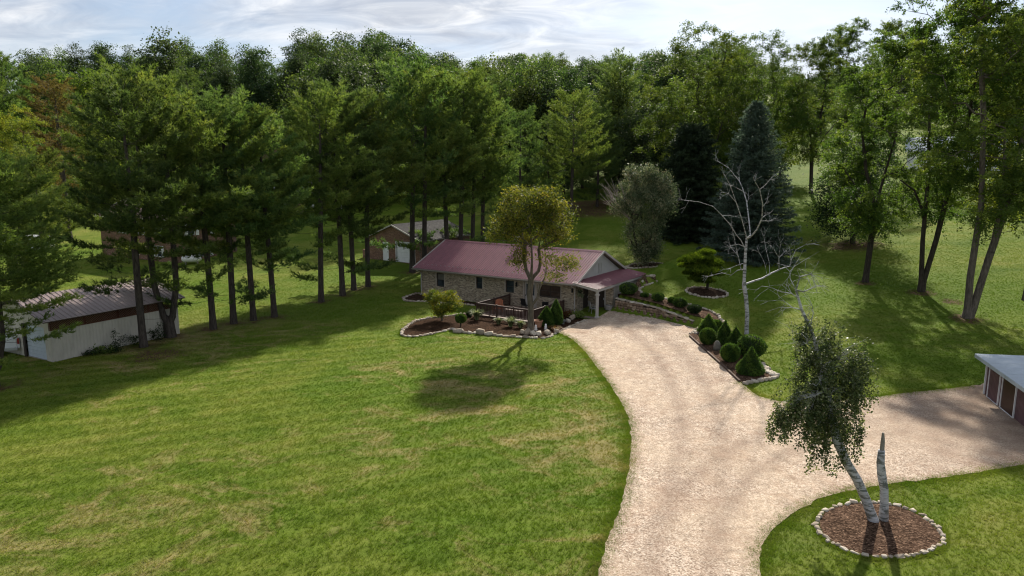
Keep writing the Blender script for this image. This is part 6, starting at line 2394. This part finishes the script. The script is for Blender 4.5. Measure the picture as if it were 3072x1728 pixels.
q = gp(2240, 1002)
Yd = q[1]
cv_ = lambda x, y, d: at(2000 + x / 2.587, 480 + y / 2.587, Yd + d) - q
paths = [[(620, 1345), (625, 1200), (615, 1060), (600, 975), (606, 850), (612, 720), (622, 610)],
         [(606, 690), (575, 620), (540, 580), (500, 510), (430, 430), (360, 360), (250, 325), (120, 310)], [(430, 425), (500, 430), (560, 445)],
         [(618, 600), (605, 540), (580, 450), (540, 330), (490, 190), (440, 100)], [(535, 320), (480, 260), (420, 250)],
         [(622, 610), (650, 585), (640, 480), (620, 320), (590, 220), (565, 165), (480, 60), (380, 0)], [(570, 170), (560, 95)], [(622, 345), (637, 285)], [(585, 240), (520, 205)],
         [(622, 620), (660, 590), (700, 540), (740, 450), (745, 340), (722, 230), (670, 140)], [(728, 232), (770, 190), (815, 135)], [(745, 465), (775, 420)], [(745, 360), (790, 310)], [(742, 470), (820, 475)],
         [(603, 985), (615, 962), (660, 945), (740, 920), (820, 875), (900, 840), (955, 825)], [(868, 845), (870, 760), (825, 680), (780, 640)], [(870, 765), (910, 720), (950, 680)], [(800, 875), (795, 790), (770, 690), (755, 600)], [(770, 890), (760, 800), (710, 700)],
         [(955, 825), (970, 770), (1000, 700), (1080, 655), (1140, 650)], [(960, 800), (955, 680)], [(880, 760), (885, 640)],
         [(600, 860), (550, 855), (500, 895), (430, 875), (320, 905)], [(575, 850), (545, 700), (520, 590), (510, 540)], [(545, 745), (500, 680)], [(610, 665), (560, 655), (490, 665)], [(600, 800), (540, 820), (470, 850)]]
rs = np.random.RandomState(17)
sk = polyskel(paths, q, cv_, rs, .55)
tips = [i for i in range(len(sk.p)) if i not in set(sk.par)]
mids = [i for i in range(60, len(sk.p)) if rs.rand() < .25]
twigs(sk, tips, rs, 5, .9, .05)
twigs(sk, mids, rs, 1, .7, .05, 1)
bm_ = sk.mesh(M['birch'], .004, .40, nside=7, rmax=.135, flare=.15)
br_ = empty('bare_birch', tuple(q))
tag(br_, 'leafless white birch with one long sideways limb on the upper lawn', 'birch')
mobj('trunk', bm_, br_)

# ================================================================== the half-broken birch in the island bed
q = gp(2629, 1568)
Yb = q[1]
lw = lambda px, py, d=0.0: at(px, py, Yb + d) - q
cvb = lambda x, y, d: at(x, y, Yb + d) - q
stem = [[(2622, 1566), (2598, 1500), (2572, 1440), (2540, 1388), (2510, 1320), (2490, 1230), (2470, 1150), (2455, 1060), (2430, 980), (2405, 930), (2395, 895), (2388, 870), (2370, 835), (2370, 815), (2382, 800)],
        [(2390, 880), (2410, 875), (2435, 865), (2448, 857)], [(2433, 866), (2425, 838), (2412, 834)], [(2402, 935), (2378, 923), (2355, 905), (2340, 900)], [(2392, 892), (2375, 880), (2345, 876), (2310, 862), (2286, 858), (2270, 870)],
        [(2385, 868), (2400, 830), (2432, 822), (2446, 830)], [(2470, 1150), (2440, 1080), (2400, 1010), (2385, 1000)], [(2455, 1060), (2420, 1030), (2385, 1040)], [(2480, 1190), (2478, 1130), (2476, 1092)], [(2430, 980), (2440, 940), (2436, 915), (2425, 890)]]
rs = np.random.RandomState(23)
sk = polyskel(stem, q, cvb, rs, .25)
tips = [i for i in range(len(sk.p)) if i not in set(sk.par)]
top_tips = [i for i in range(len(sk.p)) if sk.p[i][2] > 4.6 and rs.rand() < .6]
twigs(sk, tips + top_tips, rs, 2, .8, .35)
# weeping leafy sprays
lobes = [(*lw(2485, 1130, 0), 1.25, 1.1, 1.2), (*lw(2535, 1075, .2), 1.0, 1.0, .9), (*lw(2440, 1200, -.1), 1.15, 1.0, .8), (*lw(2505, 1260, .1), .95, .95, .75), (*lw(2575, 1140, 0), .65, .8, .9), (*lw(2480, 990, 0), .65, .6, .7), (*lw(2395, 1230, -.3), .75, .6, .5), (*lw(2550, 1270, 0), .5, .5, .55), (*lw(2450, 1050, 0), .7, .6, .7), (*lw(2420, 980, 0), .4, .4, .5), (*lw(2350, 1230, -.2), .35, .4, .3), (*lw(2540, 1330, 0), .4, .4, .3), (*lw(2470, 1330, 0), .6, .5, .3)]
lobes = [(a_, b_, c_, rx_ * .86, ry_ * .9, rz_) for a_, b_, c_, rx_, ry_, rz_ in lobes]
start_n = len(sk.p)
tg, li = shell_targets(rs, lobes, 310, .1)
stem_nodes = [i for i in range(start_n) if 1.8 < sk.p[i][2] < 6.0]
for tq_ in tg:
    P = np.array(sk.p)[:start_n]
    cand = np.array(stem_nodes)
    c_ = cand[np.argmin(np.linalg.norm(P[cand] - tq_, axis=1) + .8 * np.maximum(0, tq_[2] - P[cand][:, 2]))]
    a = P[c_]
    sk.chain([a * .5 + tq_ * .5 + np.array([0, 0, .15]) + rs.randn(3) * .06, tq_], c_)
C = []
for tq_ in tg:
    l_ = rs.uniform(.3, 1.25)
    dirv = np.array([rs.randn() * .2 - .12, rs.randn() * .16, -1])
    n_ = int(l_ / .055)
    for j in range(n_):
        C.append(tq_ + dirv * l_ * j / n_)
C = np.array(C)
tone = np.clip(np.repeat(rs.uniform(.1, .65, len(C) // 6 + 1), 6)[:len(C)] + rs.randn(len(C)) * .14, 0, 1)
V, F_, Rr = leaves(rs, C, 7, (.075, .075, .055), .076, .15, .7, tone, .4, .35)
bt_me = sk.mesh(M['birch'], .0026, .40, nside=8, rmax=.14, flare=.2)
wb = empty('broken_birch', tuple(q))
tag(wb, 'leaning white birch with drooping leaves and dead top in the stone-ringed bed', 'birch')
mobj('trunk', bt_me, wb)
mobj('crown', npmesh('crown', V, F_, M['birchleaf'], Rr), wb)
# snapped second stem
sp_pts = [(2652, 1570), (2655, 1520), (2655, 1470), (2648, 1430), (2644, 1390), (2647, 1352)]
st_ = MB()
st_.tube([lw(*p) + np.array([0, .05, -.05 if i == 0 else 0]) for i, p in enumerate(sp_pts)], [.165, .13, .125, .135, .12, .10], 12)
st_.build('snapped_stem', M['birch'], wb, smooth=True)
MB().tube([lw(2648, 1358) + np.array([0, .05, 0]), lw(2651, 1325) + np.array([0, .05, 0]), lw(2652, 1300) + np.array([0, .05, .0])], [.075, .062, .035], 7).build('splintered_top', M['deadwood'], wb)

# ================================================================== plants along the shed
sdir2 = sdv / SL
snrm = np.array([sdir2[1], -sdir2[0]])
rs = np.random.RandomState(29)
for i, (x, y, n, hh, wv_, lab) in enumerate([(1330, 1195, 150, .35, .55, 'pale leafy hosta against the cream shed wall'), (1640, 1090, 300, .7, .7, 'dark weedy bush against the shed left of the leaning pine'), (1470, 1180, 200, .45, .5, 'low dark weeds between hosta and leaning pine'), (1960, 1020, 260, .7, .55, 'dark weedy bush against the shed between two pine trunks'),
                                          (1150, 1215, 110, .28, .5, 'low green weeds at the left of the hosta')]):
    q_ = gp(x / 4.263, 780 + y / 4.263)
    C = rs.randn(40, 3) * np.array([wv_ * .5, wv_ * .35, hh * .3]) + np.array([0, 0, hh * .5])
    C[:, 2] = np.abs(C[:, 2])
    V, F_, Rr = leaves(rs, C, max(3, n // 14), (.1, .1, .08), .15 if i == 0 else .11, .5, .5)
    o = mobj('hosta_plant' if i == 0 else 'weed_clump', npmesh('weed_clump', V, F_, M['hosta'] if i == 0 else M['weeds'], Rr))
    o.location = tuple(q_)
    tag(o, lab, 'plant')
for i, (x, y, lab) in enumerate([(1480, 1090, 'tall thin weed standing before the shed wall'), (2060, 990, 'tall weed climbing the shed at the right pine trunk')]):
    q_ = gp(x / 4.263, 780 + (y + 60) / 4.263)
    C = np.stack([rs.randn(50) * .1, rs.randn(50) * .08, rs.rand(50) * 1.3], 1)
    V, F_, Rr = leaves(rs, C, 4, (.06, .06, .05), .1, .3, .4)
    o = mobj('tall_weed', npmesh('tall_weed', V, F_, M['weeds'], Rr))
    o.location = tuple(q_)
    tag(o, lab, 'plant')

# ================================================================== the wood on the hill
def far_tree(seed, h, w, leaf, n_cl=190, n_leaf=70, size=.40):
    r_ = np.random.RandomState(seed)
    lo = []
    for i in range(9):
        f = i / 8
        z = h * (.28 + .65 * f)
        ww = w * (1 - (f - .35) ** 2 * 1.0)
        a = r_.rand() * 6.28
        lo.append((math.cos(a) * ww * .35, math.sin(a) * ww * .35, z, ww * .55, ww * .55, h * .13))
    lo.append((0, 0, h * .55, w * .75, w * .75, h * .36))
    lo.append((w * .2, 0, h * .25, w * .6, w * .6, h * .12))
    return make_leafy(seed, lo, [[(0, 0, 0), (0, 0, h * .35), (.3, 0, h * .6)], [(0, 0, h * .35), (1.5, 0, h * .6)], [(0, 0, h * .35), (-1.5, .5, h * .6)]], n_cl, n_leaf, (.75, .75, .45), size, leaf, M['bark_dark'], .3, .35, .5, .6)


FAR = [far_tree(201, 20, 5.0, M['hard_a']), far_tree(202, 21, 6.0, M['hard_b'], 220), far_tree(203, 18, 4.6, M['hard_a']), far_tree(204, 22, 5.6, M['hard_b'], 210), far_tree(205, 19, 5.2, M['locust'], 200)]
LABF = ['mid-green hardwood on the wooded hill', 'dark broad hardwood on the wooded hill', 'small mid-green hardwood on the wooded hill', 'tall dark hardwood on the wooded hill', 'yellow-green hardwood on the wooded hill']
rs = np.random.RandomState(31)


def clear(x, y):
    """open ground that must stay free of trees"""
    if x < -36 - max(0, y - 130) * .25 and x > -105 and 30 < y < 188:
        return True
    if x > 36 + (y - 110) * .3 and 60 < y < 172 and x < 105:
        return True
    return False


SKY_PX = np.array([(-600, 140), (0, 140), (100, 150), (250, 110), (330, 112), (420, 118), (600, 92), (720, 78), (850, 62), (950, 58), (1150, 74), (1230, 95), (1300, 140), (1450, 155), (1560, 146), (1700, 148),
                   (1800, 160), (1900, 150), (2000, 115), (2200, 110), (2330, 200), (2500, 190), (2700, 130), (3072, 100), (3700, 80)], float)
HN = [max(v.co.z for v in f_[1].vertices) for f_ in FAR]
ZPX = [150, 420, 700, 900, 1100, 1300, 1480, 1700, 1900, 2200, 2500]
ZONES = ['at the left edge', 'above the browned pine', 'above the brick house', 'above the first pines of the row', 'above the middle of the pine row', 'above the brick garage', 'above the left end of the ridge',
         'above the bronze-leaved tree', 'above the vase-shaped shrub', 'above the dark cedar', 'above the spruce', 'above the locusts']
nfar = 0
for row, Y in enumerate([119, 130, 142, 155, 168, 182, 198, 216, 238]):
    half = Y * .84 + 6
    step = 7.5 + row * .35
    for x in np.arange(-half, half, step):
        X = x + rs.randn() * 2.0
        yy = Y + rs.randn() * 4
        px_ = 1536 + FPX * X / yy
        if clear(X, yy) or (Y < 150 and px_ > 2250):
            continue
        k = rs.choice(5, p=[.24, .30, .14, .24, .08])
        z_ = tz(X, yy)
        top = CAM_H + ray(px_, np.interp(px_, SKY_PX[:, 0], SKY_PX[:, 1]))[2] * yy
        s_f = min(rs.uniform(.95, 1.3), (top - z_) / HN[k] * rs.uniform(.88, 1.02))
        if s_f < .42:
            continue
        w_ = max(s_f, .72)
        lab_ = LABF[k] + ' ' + ZONES[int(np.searchsorted(ZPX, px_))]
        tree('hardwood_tree', (X, yy, z_ - .3), FAR[k][0], FAR[k][1], lab_, 'tree', lab_, rs.rand() * 6.28, (w_ * rs.uniform(.9, 1.15), w_ * rs.uniform(.9, 1.15), s_f))
        nfar += 1
for px_, Y, k, s_f, lab in [(1590, 112, 0, .62, 'low hardwood filling the gap behind the bronze-leaved tree'), (1690, 108, 3, .6, 'low dark hardwood on the bank behind the pines right of the bronze-leaved tree'), (1745, 116, 2, .8, 'rounded hardwood above the brown bank'),
                            (1905, 104, 1, .72, 'dark hardwood right behind the top of the vase-shaped shrub'), (1975, 98, 3, .62, 'dark hardwood between vase-shaped shrub and cedar'), (2010, 112, 0, .85, 'mid-green hardwood behind the left side of the cedar'), (2330, 118, 4, .75, 'light hardwood at the far end of the upper lawn')]:
    X = (px_ - 1536) / FPX * Y
    tree('hardwood_tree', (X, Y, tz(X, Y) - .3), FAR[k][0], FAR[k][1], lab, 'tree', None, rs.rand() * 6, s_f)
X, Y = (520 - 1536) / FPX * 175, 175
tree('oak_tree', (X, Y, tz(X, Y)), FAR[1][0], FAR[1][1], 'dark round-headed oak standing highest on the left skyline', 'tree', None, 1.2, (1.55, 1.55, (CAM_H + ray(510, 66)[2] * 175 - tz(X, Y)) / HN[1]))
X, Y = (60 - 1536) / FPX * 78, 78
tree('leafy_tree', (X, Y, tz(X, Y)), le[0], le[1], 'sunlit yellow-green round tree at the left edge', 'tree', None, 2.0, .95)
X, Y = (290 - 1536) / FPX * 118, 118
tree('leafy_tree', (X, Y, tz(X, Y)), FAR[4][0], FAR[4][1], 'light green hardwood rising behind the browned pine', 'tree', None, 2.0, 1.32)
print('far trees', nfar)

# ------------------------------------------------------------------ short grass standing on the lawn (stuff)
def in_any(X, Y, polys):
    k = np.zeros(len(X), bool)
    for p_ in polys:
        k |= inside(p_, X, Y)
    return k


rs = np.random.RandomState(99)
NB = 9
a = rs.rand(NB) * 6.283
ht = rs.uniform(.035, .06, NB)
b0 = np.stack([np.cos(a), np.sin(a), np.zeros(NB)], 1) * rs.rand(NB, 1) * .05
wv_ = np.stack([-np.sin(a), np.cos(a), np.zeros(NB)], 1) * .008
tipv = b0 + np.stack([np.cos(a) * .035, np.sin(a) * .03, ht], 1)
tv_ = np.stack([b0 - wv_, b0 + wv_, tipv], 1).reshape(-1, 3)
tuft_me = npmesh('grass_tuft', tv_, np.arange(NB * 3).reshape(-1, 3), M['grassblade'])
tuft_ob = bpy.data.objects.new('grass_tuft', tuft_me)       # kept out of the scene, only used as the instance

shed_c = [S0, S1, S1 + np.array([-sdir2[1], sdir2[0]]) * SW, S0 + np.array([-sdir2[1], sdir2[0]]) * SW]
house_c = [hl(-HL + .4, .5), hl(-.3, .5), hl(-.3, -.3), hl(1.9, -.3), hl(1.7, HW - .5), hl(-HL + .4, HW - .5)]
barn_y = np.array([-tdv[1], tdv[0]])
barn_c = [T0, T0 + tdv * BL, T0 + tdv * BL + barn_y * BW, T0 + barn_y * BW]
NOGRASS = [drive_poly, isl, front_poly, np.concatenate([lb, [hl(-7.0, .1), hl(-HL + .3, .2)]]), top_poly, np.concatenate([ub, np.array(wl_top), [hl(2.0, 3.4), hl(2.0, 8.9)]]), ringb, shrb, shed_c, house_c, barn_c]
P_ = []
for y0, y1, dens in ((13.5, 24, 130), (24, 34, 100), (34, 46, 75), (46, 58, 46), (58, 70, 36), (70, 82, 24), (82, 98, 14), (98, 120, 7)):
    xl, xr = -y1 * .86, y1 * .86
    n_ = int((xr - xl) * (y1 - y0) * dens)
    X = rs.uniform(xl, xr, n_)
    Y = rs.uniform(y0, y1, n_)
    k = np.abs(X) < Y * .86
    X, Y = X[k], Y[k]
    k = ~in_any(X, Y, NOGRASS)
    P_.append(np.stack([X[k], Y[k]], 1))
# ragged fringe along the drive and the beds
for ln_, off in ((drive_poly, .20), (isl, .1), (fr_l, .12), (rnd_l, .12)):
    idx_ = rs.randint(0, len(ln_), len(ln_) * 75)
    q_ = ln_[idx_] + rs.randn(len(idx_), 2) * off
    P_.append(q_[(np.abs(q_[:, 0]) < 24) & (q_[:, 1] < 60)])
P_ = np.concatenate(P_)
k = ~in_any(P_[:, 0], P_[:, 1], [isl, front_poly, house_c, barn_c, shed_c, top_poly])
P_ = P_[k]
Zg = terrain(P_[:, 0], P_[:, 1])
dmin = np.full(len(P_), 99.0)
for q_ in pine_xy:
    dmin = np.minimum(dmin, np.hypot(P_[:, 0] - q_[0], P_[:, 1] - q_[1]))
litg = np.clip(.66 - dmin / 5.0, 0, .6)
k = rs.rand(len(P_)) > litg * 1.3
P_, Zg, litg = P_[k], Zg[k], litg[k]
gm_ = bpy.data.meshes.new('grass')
gm_.vertices.add(len(P_))
gm_.vertices.foreach_set('co', np.c_[P_, Zg].astype(np.float32).ravel())
for nm, val in (('litter', litg), ('thin', np.clip((54 - P_[:, 1]) / 8, .12, 1) * np.clip((9 - P_[:, 0]) / 6, .2, 1)), ('spin', rs.rand(len(P_)) * 6.283), ('big', rs.uniform(.6, 1.25, len(P_)))):
    at_ = gm_.attributes.new(nm, 'FLOAT', 'POINT')
    at_.data.foreach_set('value', np.asarray(val, np.float32))
gm_.update()
grass = mobj('grass', gm_)
tag(grass, 'short mown grass covering the lawn', 'grass', kind='stuff')
ng = bpy.data.node_groups.new('grass_scatter', 'GeometryNodeTree')
ng.interface.new_socket('Geometry', in_out='INPUT', socket_type='NodeSocketGeometry')
ng.interface.new_socket('Geometry', in_out='OUTPUT', socket_type='NodeSocketGeometry')
gi, go = ng.nodes.new('NodeGroupInput'), ng.nodes.new('NodeGroupOutput')
iop = ng.nodes.new('GeometryNodeInstanceOnPoints')
oin = ng.nodes.new('GeometryNodeObjectInfo')
oin.inputs['Object'].default_value = tuft_ob
sp_n = ng.nodes.new('GeometryNodeInputNamedAttribute'); sp_n.data_type = 'FLOAT'; sp_n.inputs[0].default_value = 'spin'
bg_n = ng.nodes.new('GeometryNodeInputNamedAttribute'); bg_n.data_type = 'FLOAT'; bg_n.inputs[0].default_value = 'big'
cx_ = ng.nodes.new('ShaderNodeCombineXYZ')
ng.links.new(gi.outputs[0], iop.inputs['Points'])
ng.links.new(oin.outputs['Geometry'], iop.inputs['Instance'])
ng.links.new(sp_n.outputs['Attribute'], cx_.inputs[2])
ng.links.new(cx_.outputs[0], iop.inputs['Rotation'])
ng.links.new(bg_n.outputs['Attribute'], iop.inputs['Scale'])
ng.links.new(iop.outputs[0], go.inputs[0])
md = grass.modifiers.new('scatter', 'NODES')
md.node_group = ng
print('grass tufts', len(P_))
